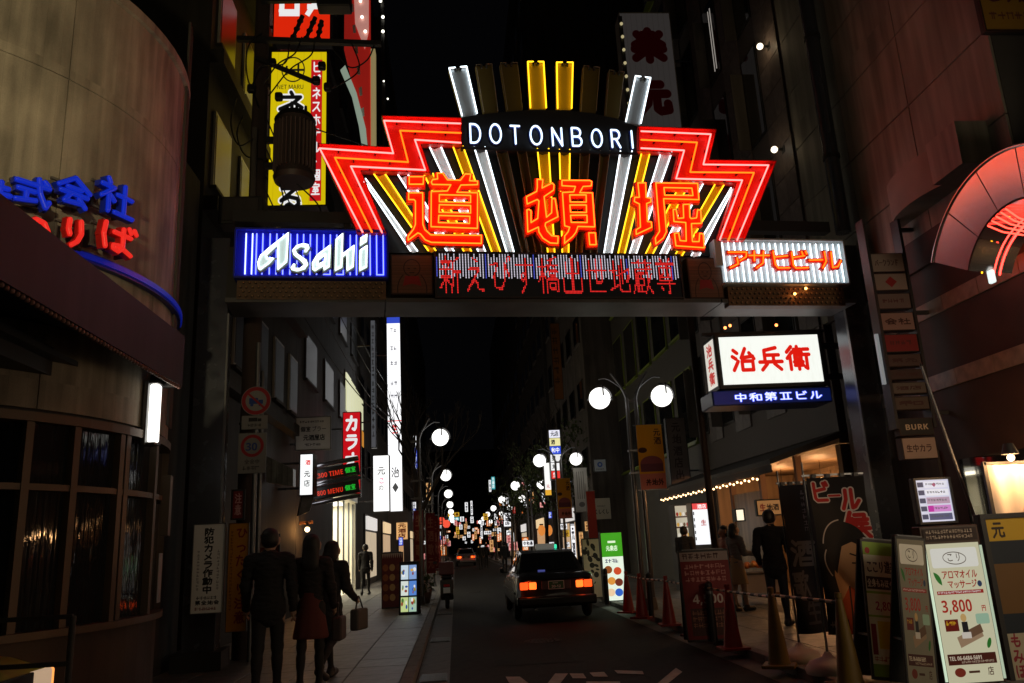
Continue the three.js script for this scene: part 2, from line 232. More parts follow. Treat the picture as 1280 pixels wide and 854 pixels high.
// ---------------------------------------------------------------- the gate over the street: a plane turned 5.5 degrees to the street
const GA = 5.5 * Math.PI / 180, GP = V(0, 0, -12.2), gN = V(Math.sin(GA), 0, Math.cos(GA)), gX = V(Math.cos(GA), 0, -Math.sin(GA));
function g2(px, py, dz = 0) { const d = ray(px, py), p0 = GP.clone().addScaledVector(gN, dz), t = p0.clone().sub(EYE).dot(gN) / d.dot(gN), p = EYE.clone().addScaledVector(d, t).sub(GP); return [p.dot(gX), p.y]; }
const zm = (ox, oy, k) => (list, dz = 0) => { const o = []; for (let i = 0; i < list.length; i += 2) o.push(g2(ox + list[i] / k, oy + list[i + 1] / k, dz)); return o; };
const v3 = (pts, z) => pts.map((p) => V(p[0], p[1], z));
const gThing = (name, label, cat, grp) => thing(name, label, cat, GP, GA, grp);
const gWorld = (s, h, dz) => GP.clone().addScaledVector(gX, s).addScaledVector(gN, dz).add(V(0, h, 0));
const TUBE = {
  pink: glow(1, 0.10, 0.09, 7), orange: glow(1, 0.085, 0.004, 5), amber: glow(1, 0.07, 0.004, 8.5), white: glow(0.82, 0.93, 1, 3.2), yellow: glow(1, 0.55, 0.012, 3), blueWhite: glow(0.62, 0.8, 1, 2.6), blue: glow(0.12, 0.15, 1, 4.5),
  off: mat(lin(0.5, 0.42, 0.3), 0.2), red: glow(1, 0.06, 0.03, 1.6), deepBlue: glow(0.01, 0.05, 1, 0.42),
};
const TR = 0.0135;
{ // frame
  const t = gThing('street_gate', 'dark steel gate on two square pillars spanning the street, carrying the neon signs', 'gate');
  part('pillar', bx(-3.86, -3.42, 0, 6.55, -0.8, -0.36), MAT.steel, t);
  part('pillar', bx(7.16, 7.56, 0, 6.6, -0.8, -0.4), MAT.steel, t);
  part('pillar_base', bx(-3.98, -3.3, 0, 0.35, -0.92, -0.24), MAT.dark, t);
  part('pillar_base', bx(7.06, 7.66, 0, 0.35, -0.9, -0.3), MAT.dark, t);
  part('corner_trim', bx(7.13, 7.157, 2.2, 6.5, -0.44, -0.38), MAT.greySteel, t);
  part('corner_trim', bx(-3.417, -3.39, 1.2, 5.3, -0.42, -0.36), MAT.greySteel, t);
  part('beam', bx(-3.42, 7.16, 5.46, 6.34, -0.72, -0.2), MAT.dark, t);
  part('beam', bx(-3.42, 7.16, 6.9, 7.1, -0.7, -0.5), MAT.dark, t);
  for (const [a, b] of [[-3.4, -1.0], [-0.98, 4.62], [4.64, 7.14]]) part('soffit_panel', bx(a, b, 5.38, 5.45, -0.86, -0.02), mat(lin(0.13, 0.13, 0.13), 0.5, { map: blotch1 }), t);
  for (const s of [-1.6, 0.2, 1.9, 3.6, 5.4]) part('support_post', bx(s - 0.05, s + 0.05, 6.35, 8.3, -0.62, -0.52), MAT.dark, t);
  for (const s of [-1.6, 1.9]) part('brace', bar(V(s, 6.4, -0.56), V(s + 1.8, 8.2, -0.56), 0.03), MAT.dark, t);
  part('brace', bar(V(5.4, 6.4, -0.56), V(3.6, 8.2, -0.56), 0.03), MAT.dark, t);
}
{ // the crown: red zigzag wings, rays, three large characters, name plate, fins
  const t = gThing('neon_crown_sign', 'large neon crown with red zigzag wings, fanned rays and three orange characters', 'neon sign');
  const L = zm(390, 130, 4.745), R = zm(780, 150, 5.34);
  const wings = [
    [L, [415, 75, 885, 88, 885, 243, 645, 243, 700, 412, 290, 400, 438, 768, 270, 768, 35, 240, 468, 262], [[880, 116, 427, 99, 482, 293, 45, 263, 300, 760], [882, 172, 522, 158, 570, 345, 135, 318, 355, 760], [882, 230, 610, 212, 672, 392, 230, 370, 415, 762]]],
    [R, [95, 48, 612, 68, 565, 272, 1012, 278, 800, 806, 622, 806, 745, 425, 322, 402, 362, 225, 95, 210], [[115, 75, 580, 95, 530, 297, 965, 302, 755, 803], [115, 132, 488, 150, 442, 348, 868, 352, 697, 803], [115, 188, 402, 203, 348, 392, 790, 402, 640, 800]]],
  ];
  for (const [m, out, tubes] of wings) {
    const w = part('red_wing', slab(m(out, 0.02), -0.1, 0.03), MAT.redPaint, t), o = m(out, 0.1);
    const rimG = []; for (let i = 0; i < o.length; i++) { const a = o[i], b = o[(i + 1) % o.length]; const dx = b[0] - a[0], dy = b[1] - a[1], l = Math.hypot(dx, dy); rimG.push(box(l + 0.012, 0.012, 0.1).rotateZ(Math.atan2(dy, dx)).translate((a[0] + b[0]) / 2, (a[1] + b[1]) / 2, 0.083)); }
    part('wing_rim', mrg(rimG), MAT.redPaint, w);
    tubes.forEach((p, i) => {
      const q = v3(m(p, 0.13), 0.13); part('neon_tube', tube(q, TR), i === 1 ? TUBE.orange : TUBE.pink, w);
      const clips = []; for (let k = 0; k + 1 < q.length; k++) { const n = Math.max(1, Math.floor(q[k].distanceTo(q[k + 1]) / 0.42)); for (let j = 0; j < n; j++) { const c = q[k].clone().lerp(q[k + 1], (j + 0.5) / n); clips.push(box(0.02, 0.03, 0.1, c.x, c.y, 0.075)); } }
      bits('tube_holder', clips, MAT.dark, w);
    });
  }
  // dark back panel behind the rays
  const P = (l, dz = 0) => { const o = []; for (let i = 0; i < l.length; i += 2) o.push(g2(l[i], l[i + 1], dz)); return o; };
  part('back_panel', slab(P([452, 216, 537, 218, 527, 183, 846, 192, 842, 224, 919, 230, 893, 320, 486, 316], -0.13), -0.2, -0.13), MAT.black, t);
  // rays: [left tube top, bottom, right tube top, bottom, colour]
  const rays = [
    [455.5, 228, 513, 314.5, 457, 224.5, 521.5, 314.5, 'w', 1], [467, 218, 535, 314, 481, 218, 544.4, 314, 'y'], [497.5, 219.6, 558.6, 315, 510, 219.6, 567.3, 315, 'w'], [529, 218, 579.5, 315, 541, 218, 588.9, 315, 'y'],
    [536.5, 184, 597.6, 315, 550.8, 184, 606.4, 315, 'w'], [566, 184, 614.5, 315.5, 578.6, 184, 625, 315.5, 'y'], [592.5, 185, 633, 316, 606, 185, 642, 316, 'w'], [619, 186, 652, 316, 633, 186, 661, 316, 'o'],
    [645.6, 187, 669, 316.5, 657, 187, 677, 316.5, 'o'], [671.4, 187, 684.4, 317, 685.4, 187, 692.8, 317, 'y'], [698.8, 188, 702.4, 317, 711.8, 188, 710.2, 317, 'y'], [725, 188, 719, 317, 737, 188, 727.5, 317, 'o'],
    [750, 189, 737, 318, 762, 189, 745.5, 318, 'o'], [775, 190, 754.3, 318.5, 789.4, 190, 763.8, 318.5, 'w'], [801.6, 191, 771.7, 319, 812, 191, 780, 319, 'y'], [825.5, 191.5, 786, 319, 839, 191.5, 794.3, 319, 'w'],
    [851, 228, 805.7, 319.5, 862, 228, 814.8, 319.5, 'y'], [868, 229, 823.8, 319.5, 879, 229, 831.8, 319.5, 'w'], [892.9, 231.5, 843, 320, 904.5, 231.5, 852, 320, 'y'], [913, 236, 863.5, 320, 915.5, 237, 873.5, 320, 'w', 1],
  ];
  const offPaint = mat(lin(0.16, 0.12, 0.03), 0.5);
  for (const [ax, ay, bx_, by, cx, cy, dx, dy, c] of rays) {
    const q = P([ax, ay, cx, cy, dx, dy, bx_, by], 0), mid = (i, j, k) => [(q[i][0] + q[j][0]) / 2 * k + (1 - k) * q[i][0], (q[i][1] + q[j][1]) / 2 * k + (1 - k) * q[i][1]];
    // a shallow trough: two leaning strips meeting in a valley
    const g = new THREE.BufferGeometry(), z1 = 0.0, z0 = -0.07, m0 = mid(0, 1, 1), m1 = mid(3, 2, 1), vs = [];
    const quad = (a, b, c2, d) => vs.push(...a, ...b, ...c2, ...a, ...c2, ...d), p3 = (p, z) => [p[0], p[1], z];
    quad(p3(q[0], z1), p3(q[3], z1), p3(m1, z0), p3(m0, z0)); quad(p3(m0, z0), p3(m1, z0), p3(q[2], z1), p3(q[1], z1));
    g.setAttribute('position', new THREE.Float32BufferAttribute(vs, 3)); g.computeVertexNormals();
    const ry = part('ray', metric(g), c === 'w' ? MAT.whitePaint : c === 'y' ? MAT.yellowPaint : offPaint, t);
    const tm = c === 'w' ? TUBE.white : c === 'y' ? TUBE.yellow : TUBE.off;
    for (const [i, j] of [[0, 3], [1, 2]]) part('neon_tube', tube([V(q[i][0], q[i][1], 0.03), V(q[j][0], q[j][1], 0.03)], c === 'o' ? 0.006 : 0.0125, 6), tm, ry);
    const clips = []; for (const [i, j] of [[0, 3], [1, 2]]) for (const k of [0.12, 0.45, 0.8]) clips.push(box(0.02, 0.016, 0.04, q[i][0] + (q[j][0] - q[i][0]) * k, q[i][1] + (q[j][1] - q[i][1]) * k, 0.005)); bits('tube_holder', clips, MAT.dark, ry);
  }
  // fins above the name plate
  const F6 = zm(550, 70, 4.571);
  const fins = [[52, 75, 150, 65, 210, 330, 125, 345, 'w'], [205, 55, 295, 50, 330, 320, 250, 325, 'o'], [345, 45, 440, 42, 470, 310, 385, 312, 'o'], [500, 38, 590, 38, 605, 300, 515, 300, 'y'], [665, 42, 757, 42, 750, 303, 670, 303, 'y'], [820, 60, 910, 70, 890, 320, 805, 318, 'o'], [965, 85, 1050, 95, 1020, 350, 945, 340, 'o'], [1115, 120, 1200, 130, 1145, 388, 1060, 378, 'w']];
  for (const f of fins) {
    const c = f[8], q = F6(f.slice(0, 8), 0), pm = c === 'w' ? mat(lin(0.5, 0.52, 0.53), 0.35, { metalness: 0.3 }) : c === 'y' ? MAT.yellowPaint : offPaint;
    const fin = part('fin', slab(offset(q, 0.005), -0.1, -0.02), pm, t), tm = c === 'w' ? TUBE.white : c === 'y' ? TUBE.yellow : TUBE.off, lerp = (a, b, k) => [a[0] + (b[0] - a[0]) * k, a[1] + (b[1] - a[1]) * k];
    const l = [q[3], q[0], lerp(q[0], q[1], 0.34)], r = [q[2], q[1], lerp(q[1], q[0], 0.34)];
    part('neon_tube', tube(v3(l, 0.03), c === 'o' ? 0.006 : TR), tm, fin); part('neon_tube', tube(v3(r, 0.03), c === 'o' ? 0.006 : TR), tm, fin);
    for (const p of [l[2], r[2]]) part('end_cap', box(0.03, 0.06, 0.05, p[0], p[1] - 0.03, 0.01), MAT.greySteel, fin);
  }
  // name plate with an arched top
  const pl = F6([118, 352, 200, 335, 350, 318, 500, 306, 620, 304, 740, 308, 880, 325, 1000, 352, 1070, 378, 1135, 402, 1132, 552, 120, 515], 0.04);
  const plate = part('name_plate', slab(pl, -0.16, 0.02), mat(lin(0.03, 0.03, 0.032), 0.45), t);
  part('plate_edge', bx(pl[11][0], pl[10][0], pl[11][1] - 0.06, pl[11][1] - 0.005, -0.14, 0.05), MAT.dark, plate);
  const arc = (cx, cy, rx, ry, a0, a1, n = 14) => Array.from({ length: n + 1 }, (_, i) => { const a = (a0 + (a1 - a0) * i / n) * Math.PI / 180; return [cx + rx * Math.cos(a), cy + ry * Math.sin(a)]; });
  const letters = {   // unit square, y down
    D: [[[0.05, 0], [0.05, 1], [0.4, 1], ...arc(0.4, 0.5, 0.55, 0.5, 90, -90, 10), [0.05, 0]]], O: [arc(0.5, 0.5, 0.48, 0.5, 0, 360, 20)], T: [[[0, 0], [1, 0]], [[0.5, 0], [0.5, 1]]], N: [[[0.05, 1], [0.05, 0], [0.95, 1], [0.95, 0]]],
    B: [[[0.05, 0.48], [0.05, 0], [0.5, 0], ...arc(0.5, 0.24, 0.38, 0.24, -90, 90, 8), [0.05, 0.48], [0.05, 1], [0.5, 1], ...arc(0.55, 0.74, 0.4, 0.26, 90, -90, 8)]], R: [[[0.05, 1], [0.05, 0], [0.55, 0], ...arc(0.55, 0.26, 0.38, 0.26, -90, 90, 8), [0.05, 0.52]], [[0.5, 0.52], [0.95, 1]]], I: [[[0.5, 0], [0.5, 1]]],
  };
  const spots = [['D', 168, 235, 390, 498], ['O', 282, 352, 390, 500], ['T', 402, 458, 400, 503], ['O', 512, 586, 400, 508], ['N', 636, 702, 412, 514], ['B', 748, 814, 412, 516], ['O', 862, 930, 420, 522], ['R', 974, 1034, 424, 524], ['I', 1086, 1108, 430, 526]];
  const tubeBlue = mat(lin(0.03, 0.06, 0.3), 0.3);
  for (const [ch, x0, x1, y0, y1] of spots) {
    const a = F6([x0, y0], 0.07)[0], b = F6([x1, y1], 0.07)[0];
    const lt = part('letter', mrg(letters[ch].map((s) => tube(s.map(([u, v]) => V(a[0] + (b[0] - a[0]) * u, a[1] + (b[1] - a[1]) * v, 0.036)), 0.032, 6))).scale(1, 1, 1), tubeBlue, t); lt.userData.label = 'letter ' + ch + ' in white neon over a blue channel';
    letters[ch].forEach((s) => part('neon_tube', tube(s.map(([u, v]) => V(a[0] + (b[0] - a[0]) * u, a[1] + (b[1] - a[1]) * v, 0.078)), 0.016, 6), TUBE.blueWhite, lt));
  }
  // the three characters: traced along their neon outlines
  const Da = zm(500, 205, 7.425), To = zm(640, 210, 7.767), Ho = zm(780, 210, 7.767);
  const chars = [
    [Da, [[[85, 118, 218, 118, 215, 188, 85, 188]], [[80, 268, 210, 268, 212, 560, 230, 610, 285, 658, 755, 662, 755, 738, 290, 728, 235, 705, 190, 650, 165, 640, 75, 708, 75, 672, 125, 605, 143, 560, 143, 345, 130, 331, 80, 330]],
      [[345, 86, 397, 86, 440, 148, 560, 151, 605, 93, 657, 95, 645, 155, 720, 160, 720, 192, 565, 196, 528, 262, 720, 268, 718, 598, 288, 582, 290, 256, 440, 250, 472, 193, 300, 190, 290, 168, 302, 146, 350, 138], [365, 285, 655, 292, 655, 358, 365, 350], [365, 378, 655, 386, 655, 456, 362, 448], [360, 478, 648, 486, 645, 552, 356, 544]]]],
    [To, [[[245, 110, 300, 115, 292, 195, 390, 146, 408, 165, 404, 215, 312, 278, 335, 478, 385, 435, 388, 298, 418, 298, 446, 474, 325, 535, 322, 560, 342, 612, 385, 658, 448, 665, 445, 733, 370, 728, 300, 682, 262, 622, 256, 574, 154, 622, 145, 408, 163, 402, 185, 416, 185, 530, 250, 490, 262, 322, 246, 306, 148, 350, 140, 280, 240, 228, 246, 188]],
      [[485, 120, 755, 122, 774, 132, 770, 175, 690, 180, 658, 240, 780, 242, 803, 572, 640, 568, 622, 622, 590, 665, 510, 732, 512, 660, 545, 620, 560, 575, 512, 562, 490, 238, 600, 232, 616, 180, 485, 172], [560, 262, 720, 262, 722, 332, 565, 330], [562, 360, 722, 360, 724, 432, 568, 430], [568, 460, 728, 458, 730, 530, 575, 528]], [[745, 630, 808, 630, 818, 745, 755, 745]]]],
    [Ho, [[[135, 145, 210, 145, 215, 285, 260, 295, 262, 330, 220, 345, 228, 520, 265, 525, 270, 575, 120, 645, 118, 600, 160, 575, 150, 350, 100, 325, 105, 285, 150, 285]],
      [[310, 145, 715, 150, 727, 308, 385, 298, 412, 620, 382, 680, 310, 738, 305, 680, 346, 615], [388, 190, 660, 196, 670, 268, 395, 264]],
      [[575, 355, 635, 352, 640, 478, 652, 492, 705, 485, 715, 406, 745, 410, 752, 538, 655, 540, 665, 715, 730, 715, 735, 636, 770, 640, 780, 775, 505, 756, 490, 635, 530, 630, 545, 705, 605, 710, 600, 530, 485, 520, 478, 404, 505, 400, 525, 490, 580, 485]]]],
  ];
  const face = mat(lin(0.85, 0.055, 0.008), 0.4);
  chars.forEach(([m, pieces], ci) => {
    const ch = part('character', mrg(pieces.map((pc) => slab(offset(m(pc[0], 0.2), 0.034), 0.13, 0.16, pc.slice(1).map((h) => offset(m(h, 0.2), -0.026))))), face, t);
    ch.userData.label = 'orange neon character ' + ['道', '頓', '堀'][ci];
    part('character_side', mrg(pieces.map((pc) => slab(offset(m(pc[0], 0.2), 0.04), 0.07, 0.127, pc.slice(1).map((h) => offset(m(h, 0.2), -0.022))))), face, ch);
    for (const pc of pieces) for (const o of pc) part('neon_tube', tube(v3(m(o, 0.2), 0.2), 0.0105, 6, true), TUBE.amber, ch);
  });
  const at = (px, py) => { const p = g2(px, py, 0.25); return gWorld(p[0], p[1], 0.25); };
  panelLight(at(450, 225), gN, 1.0, 1.2, 0xff2a1c, 2.2); panelLight(at(900, 240), gN, 1.0, 1.2, 0xff2a1c, 2.2);
  panelLight(at(690, 265), gN, 3.6, 0.8, 0xff5a20, 0.5);
}
{ // left sign: blue box with white letters
  const A = zm(290, 280, 6.4), t = gThing('blue_neon_sign', 'blue striped neon box sign with white slanted letters on the gate', 'neon sign');
  const c = A([30, 62, 1235, 78, 1235, 436, 45, 432], 0), x0 = (c[0][0] + c[3][0]) / 2, x1 = (c[1][0] + c[2][0]) / 2, y1 = (c[0][1] + c[1][1]) / 2, y0 = (c[2][1] + c[3][1]) / 2;
  part('case', bx(x0, x1, y0, y1, -0.19, 0.0), mat(lin(0.01, 0.02, 0.5), 0.35), t);
  part('rim', mrg([bx(x0 - 0.02, x1 + 0.02, y1 + 0.002, y1 + 0.03, -0.19, 0.1), bx(x0 - 0.02, x1 + 0.02, y0 - 0.03, y0 - 0.002, -0.19, 0.1), bx(x0 - 0.03, x0 - 0.003, y0, y1, -0.19, 0.1), bx(x1 + 0.003, x1 + 0.03, y0, y1, -0.19, 0.1)]), MAT.bluePaint, t);
  const tops = [115, 167, 200, 250, 308, 362, 415, 472, 527, 578, 632, 685, 740, 793, 845, 898, 953, 1003, 1055, 1113, 1165, 1218];
  tops.forEach((x, i) => { const s = A([x - 8, 250], 0.05)[0][0]; part('neon_tube', tube([V(s, y1 - 0.05, 0.04), V(s, y0 + 0.05, 0.04)], 0.011), i < 2 ? glow(0.3, 0.36, 1, 4.5) : TUBE.blue, t); });
  for (const [a, b] of [[740, 793], [845, 898], [1165, 1218]]) { const s0 = A([a - 8, 250], 0.05)[0][0], s1 = A([b - 8, 250], 0.05)[0][0]; part('tube_link', tube([V(s0, y0 + 0.05, 0.04), V(s1, y0 + 0.05, 0.04)], 0.009), TUBE.blue, t); }
  const D = 0.13;
  const lets = [
    [[458, 60, 300, 178, 220, 248, 196, 310, 203, 360, 225, 377, 300, 322, 346, 268, 290, 268, 284, 250, 362, 172, 354, 372, 372, 370, 446, 305]],
    [[600, 228, 572, 230, 580, 190, 548, 186, 515, 205, 522, 232, 600, 285, 614, 325, 585, 366, 520, 384, 470, 370, 462, 350, 490, 312, 512, 318, 506, 348, 540, 350, 570, 325, 545, 295, 488, 250, 476, 210, 510, 168, 570, 150, 615, 160, 625, 190]],
    [[793, 158, 787, 345, 728, 382, 728, 342, 662, 384, 636, 366, 634, 310, 672, 245], [742, 250, 695, 288, 690, 318, 736, 296]],
    [[893, 66, 888, 232, 984, 160, 978, 345, 912, 386, 914, 246, 890, 266, 886, 350, 816, 386, 824, 118]],
    [[1088, 160, 1086, 348, 1012, 386, 1016, 206]], [[1088, 72, 1084, 142, 1018, 182, 1022, 108]],
  ];
  const faceM = glow(0.8, 1, 0.95, 0.55, 0.8), edgeM = mat(lin(0.25, 0.25, 0.2), 0.5);
  lets.forEach((l) => {
    const q = A(l[0], D), hs = l.slice(1).map((h) => A(h, D));
    const ch = part('letter', slab(offset(q, -0.008), D - 0.03, D, hs), faceM, t);
    part('letter_side', slab(offset(q, 0.012), 0.02, D - 0.033, hs.map((h) => offset(h, -0.008))), edgeM, ch);
    for (const o of [offset(q, -0.022), ...hs.map((h) => offset(h, 0.016))]) part('neon_tube', tube(v3(o, D + 0.016), 0.009, 6, true), TUBE.white, ch);
  });
  const mid = gWorld((x0 + x1) / 2, (y0 + y1) / 2, 0.25); panelLight(mid, gN, x1 - x0, y1 - y0, 0x3040ff, 0.35);
}
{ // right sign: white ribbed box with red letters
  const B = zm(840, 280, 5.333), t = gThing('white_neon_sign', 'white neon-lit box sign with red katakana letters on the gate', 'neon sign');
  const c = B([300, 116, 1120, 128, 1158, 404, 352, 400], 0), x0 = (c[0][0] + c[3][0]) / 2, x1 = (c[1][0] + c[2][0]) / 2, y1 = (c[0][1] + c[1][1]) / 2, y0 = (c[2][1] + c[3][1]) / 2;
  part('case', bx(x0, x1, y0, y1, -0.19, 0.0), mat(lin(0.6, 0.68, 0.7), 0.4), t);
  part('rim', mrg([bx(x0 - 0.02, x1 + 0.02, y1 + 0.002, y1 + 0.03, -0.19, 0.09), bx(x0 - 0.02, x1 + 0.02, y0 - 0.03, y0 - 0.002, -0.19, 0.09), bx(x0 - 0.12, x0 - 0.003, y0 + 0.3, y1, -0.19, 0.09), bx(x1 + 0.003, x1 + 0.03, y0, y1, -0.19, 0.09)]), mat(lin(0.4, 0.45, 0.45), 0.4), t);
  for (let i = 0; i < 21; i++) { const s = x0 + 0.05 + (x1 - x0 - 0.1) * i / 20; part('neon_tube', tube([V(s, y1 - 0.04, 0.035), V(s, y0 + 0.04, 0.035)], 0.011), TUBE.white, t); }
  const D = 0.12, S = [
    [[375, 190, 495, 190, 492, 222, 452, 246], [432, 228, 440, 268, 388, 292]], [[512, 212, 646, 212], [546, 184, 548, 246], [608, 184, 606, 262, 562, 294]], [[672, 184, 688, 272, 708, 295, 782, 294], [688, 222, 768, 214]],
    [[796, 190, 808, 276, 826, 296, 906, 293], [806, 226, 882, 214], [862, 186, 870, 206], [888, 184, 896, 202]], [[915, 243, 1002, 241]], [[1014, 188, 1026, 250, 1004, 294], [1058, 190, 1070, 292, 1104, 286, 1124, 246]],
  ];
  const red = mat(lin(0.75, 0.03, 0.01), 0.4);
  for (const l of S) {
    const g = []; for (const s of l) { const q = v3(B(s, D), 0.085); for (let i = 0; i + 1 < q.length; i++) { const a = q[i], b = q[i + 1], n = a.distanceTo(b); g.push(box(n + 0.07, 0.075, 0.06).rotateZ(Math.atan2(b.y - a.y, b.x - a.x)).translate((a.x + b.x) / 2, (a.y + b.y) / 2, a.z + i * 0.0015)); } }
    const ch = part('letter', mrg(g), red, t); for (const s of l) part('neon_tube', tube(v3(B(s, D), D + 0.015), 0.012), TUBE.orange, ch);
  }
  panelLight(gWorld((x0 + x1) / 2, (y0 + y1) / 2, 0.2), gN, x1 - x0, y1 - y0, 0xe8f6ff, 0.45);
}
// bulb boards under the two signs: rows of small lamps, all but two of them off
for (const [z, r, label, on] of [[zm(290, 280, 6.4), [40, 446, 1232, 604], 'brown lamp board with rows of unlit bulbs under the blue sign', []], [zm(840, 280, 5.333), [368, 412, 1160, 545], 'brown lamp board with two glowing bulbs under the white sign', [[810, 472, 0.05], [883, 436, 0.03]]]]) {
  const a = z([r[0], r[1]])[0], b = z([r[2], r[3]])[0], t = gThing('bulb_board', label, 'sign board');
  part('panel', bx(a[0], b[0], b[1], a[1] - 0.012, -0.19, 0.0), mat(lin(0.2, 0.11, 0.05), 0.55, { map: blotch2 }), t);
  const bulbs = [], sockets = []; for (let j = 0; j < 4; j++) for (let i = 0; i < 24; i++) { const x = a[0] + 0.05 + (b[0] - a[0] - 0.1) * (i + (j % 2) * 0.5) / 23.6, y = b[1] + (a[1] - b[1]) * (0.15 + j * 0.23); bulbs.push(new THREE.SphereGeometry(0.016, 6, 5).translate(x, y, 0.028)); sockets.push(cyl(0.022, 0.017, 0.022, 0, 0, 0, 7).rotateX(Math.PI / 2).translate(x, y, -0.002)); }
  const bb = part('bulb', mrg(bulbs), mat(lin(0.35, 0.22, 0.12), 0.15), t); bb.userData.kind = 'stuff'; part('socket', mrg(sockets), MAT.dark, t).userData.kind = 'stuff';
  for (const [x, y, s] of on) { const p = z([x, y])[0]; part('lit_bulb', new THREE.SphereGeometry(0.024, 8, 6).translate(p[0], p[1], 0.05), glow(1, 0.42, 0.1, 9), t); lampLight(gWorld(p[0], p[1], 0.09), 0xff8a3a, s, 1); }
}
{ // scrolling LED board
  const z = zm(540, 300, 3.556), a = z([8, 52], 0.02)[0], b = z([1122, 262], 0.02)[0], t = gThing('led_display', 'long black LED board with red characters over white bars on the gate', 'display');
  part('case', bx(a[0], b[0], b[1], a[1], -0.19, 0.01), MAT.black, t);
  const W = 176, H = 26, cv = document.createElement('canvas'); cv.width = W; cv.height = H; const x = cv.getContext('2d'); x.fillStyle = '#000'; x.fillRect(0, 0, W, H); row(x, '新えびす橋出世地蔵尊', 2, 1, 15.4, 24, '#fff', 0.055, 0.12);
  const d = x.getImageData(0, 0, W, H).data, led = (i, j) => d[(j * W + i) * 4] > 120;
  const K = 6, tex = print(W * K, H * K, (c) => {
    c.fillStyle = '#050505'; c.fillRect(0, 0, W * K, H * K);
    for (let i = 0; i < W; i++) for (let j = 0; j < H; j++) {
      const red = led(i, j), bar_ = j < 15 + ((i * 7) % 3 ? 0 : -1) && i % 2 === 0 && !(j < 2 && (i * 5) % 7 < 2);
      if (!red && !bar_) continue; c.fillStyle = red ? '#ff2a28' : (i * 13) % 17 === 0 ? '#5058d0' : '#dcd6e6'; c.beginPath(); if (red) c.arc((i + 0.5) * K, (j + 0.5) * K, K * 0.44, 0, 7); else c.rect(i * K + 1, j * K, K * 0.7, K * 0.86); c.fill();
    }
  });
  part('led_screen', new THREE.PlaneGeometry(b[0] - a[0] - 0.06, a[1] - b[1] - 0.06).translate((a[0] + b[0]) / 2, (a[1] + b[1]) / 2, 0.013), lit(tex, 1.25), t);
  part('frame', mrg([bx(a[0], b[0], a[1] - 0.028, a[1], 0.011, 0.05), bx(a[0], b[0], b[1], b[1] + 0.028, 0.011, 0.05), bx(a[0], a[0] + 0.028, b[1] + 0.029, a[1] - 0.029, 0.011, 0.05), bx(b[0] - 0.028, b[0], b[1] + 0.029, a[1] - 0.029, 0.011, 0.05)]), MAT.dark, t);
  panelLight(gWorld((a[0] + b[0]) / 2, (a[1] + b[1]) / 2, 0.12), gN, b[0] - a[0], a[1] - b[1], 0xff9a9a, 0.12);
}
// two wooden panels with a painted bibbed figure
for (const [r, side] of [[[488, 318, 542, 368], 'blue'], [[858, 322, 906, 373], 'white']]) {
  const a = g2(r[0], r[1]), b = g2(r[2], r[3]), t = gThing('figure_panel', 'small brown panel with a painted bibbed figure beside the ' + side + ' sign', 'panel');
  const tex = print(128, 128, (c) => { c.fillStyle = '#6b4a36'; c.fillRect(0, 0, 128, 128); for (let i = 0; i < 60; i++) { c.fillStyle = 'rgba(40,20,10,0.12)'; c.fillRect(0, rnd() * 128, 128, 1 + rnd() * 2); } c.strokeStyle = '#2a140c'; c.lineWidth = 3; c.beginPath(); c.ellipse(64, 42, 26, 29, 0, 0, 7); c.stroke(); c.beginPath(); c.moveTo(50, 44); c.lineTo(58, 45); c.moveTo(70, 45); c.lineTo(78, 44); c.moveTo(56, 58); c.lineTo(72, 58); c.stroke(); c.fillStyle = '#8c1f1f'; c.beginPath(); c.moveTo(42, 70); c.lineTo(86, 70); c.lineTo(94, 104); c.lineTo(64, 96); c.lineTo(34, 104); c.fill(); c.beginPath(); c.moveTo(36, 66); c.quadraticCurveTo(14, 90, 18, 128); c.moveTo(92, 66); c.quadraticCurveTo(114, 90, 110, 128); c.stroke(); });
  part('board', bx(a[0], b[0], b[1], a[1], -0.19, -0.004), MAT.wallBrown, t);
  part('painting', new THREE.PlaneGeometry(b[0] - a[0] - 0.04, a[1] - b[1] - 0.04).translate((a[0] + b[0]) / 2, (a[1] + b[1]) / 2, 0), printed(tex), t);
}
// ---------------------------------------------------------------- ground, road, pavements
const KL = -0.55, KR = 3.78, XL = -4.2, XR = 7.6, PV = 0.1, NEAR = -6.4;      // kerbs, facades, pavement height, corner of the crossing
const flat = (x0, x1, z0, z1, y) => { const g = new THREE.PlaneGeometry(x1 - x0, z1 - z0).rotateX(-Math.PI / 2).translate((x0 + x1) / 2, y, (z0 + z1) / 2); return metric(g); };
struct('ground', flat(-300, 300, -420, 120, -0.012), mat(lin(0.05, 0.048, 0.046), 0.9, { map: blotch1 }));
struct('road', flat(KL, KR, -300, 40, 0), MAT.asphalt);
struct('cross_street', flat(-60, 60, NEAR, 14, -0.006), MAT.asphalt);
function pavement(name, x0, x1, zFar, zSlabs, cols) {
  const o = struct(name, bx(x0, x1, -0.05, PV - 0.012, zFar, NEAR), MAT.joint), w = (x1 - x0) / cols, d = 0.74, geo = rbox(w - 0.012, 0.05, d - 0.012, 0.006); const g = metric(geo);
  let k = 0; for (let z = NEAR; z > zSlabs; z -= d, k++) for (let i = 0; i < cols; i++) { const m = part('paving_slab', g, MAT.paving[Math.floor(rnd() * 3)], o); m.position.set(x0 + w * (i + 0.5), PV - 0.025 + rr(-0.0015, 0.0015), z - d / 2); }
  part('far_paving', flat(x0, x1, zFar, NEAR - k * d, PV - 0.004), MAT.paving[1], o); return o;
}
pavement('pavement', XL, KL - 0.16, -300, -44, 5);
pavement('pavement', KR + 0.16, XR, -300, -30, 5);
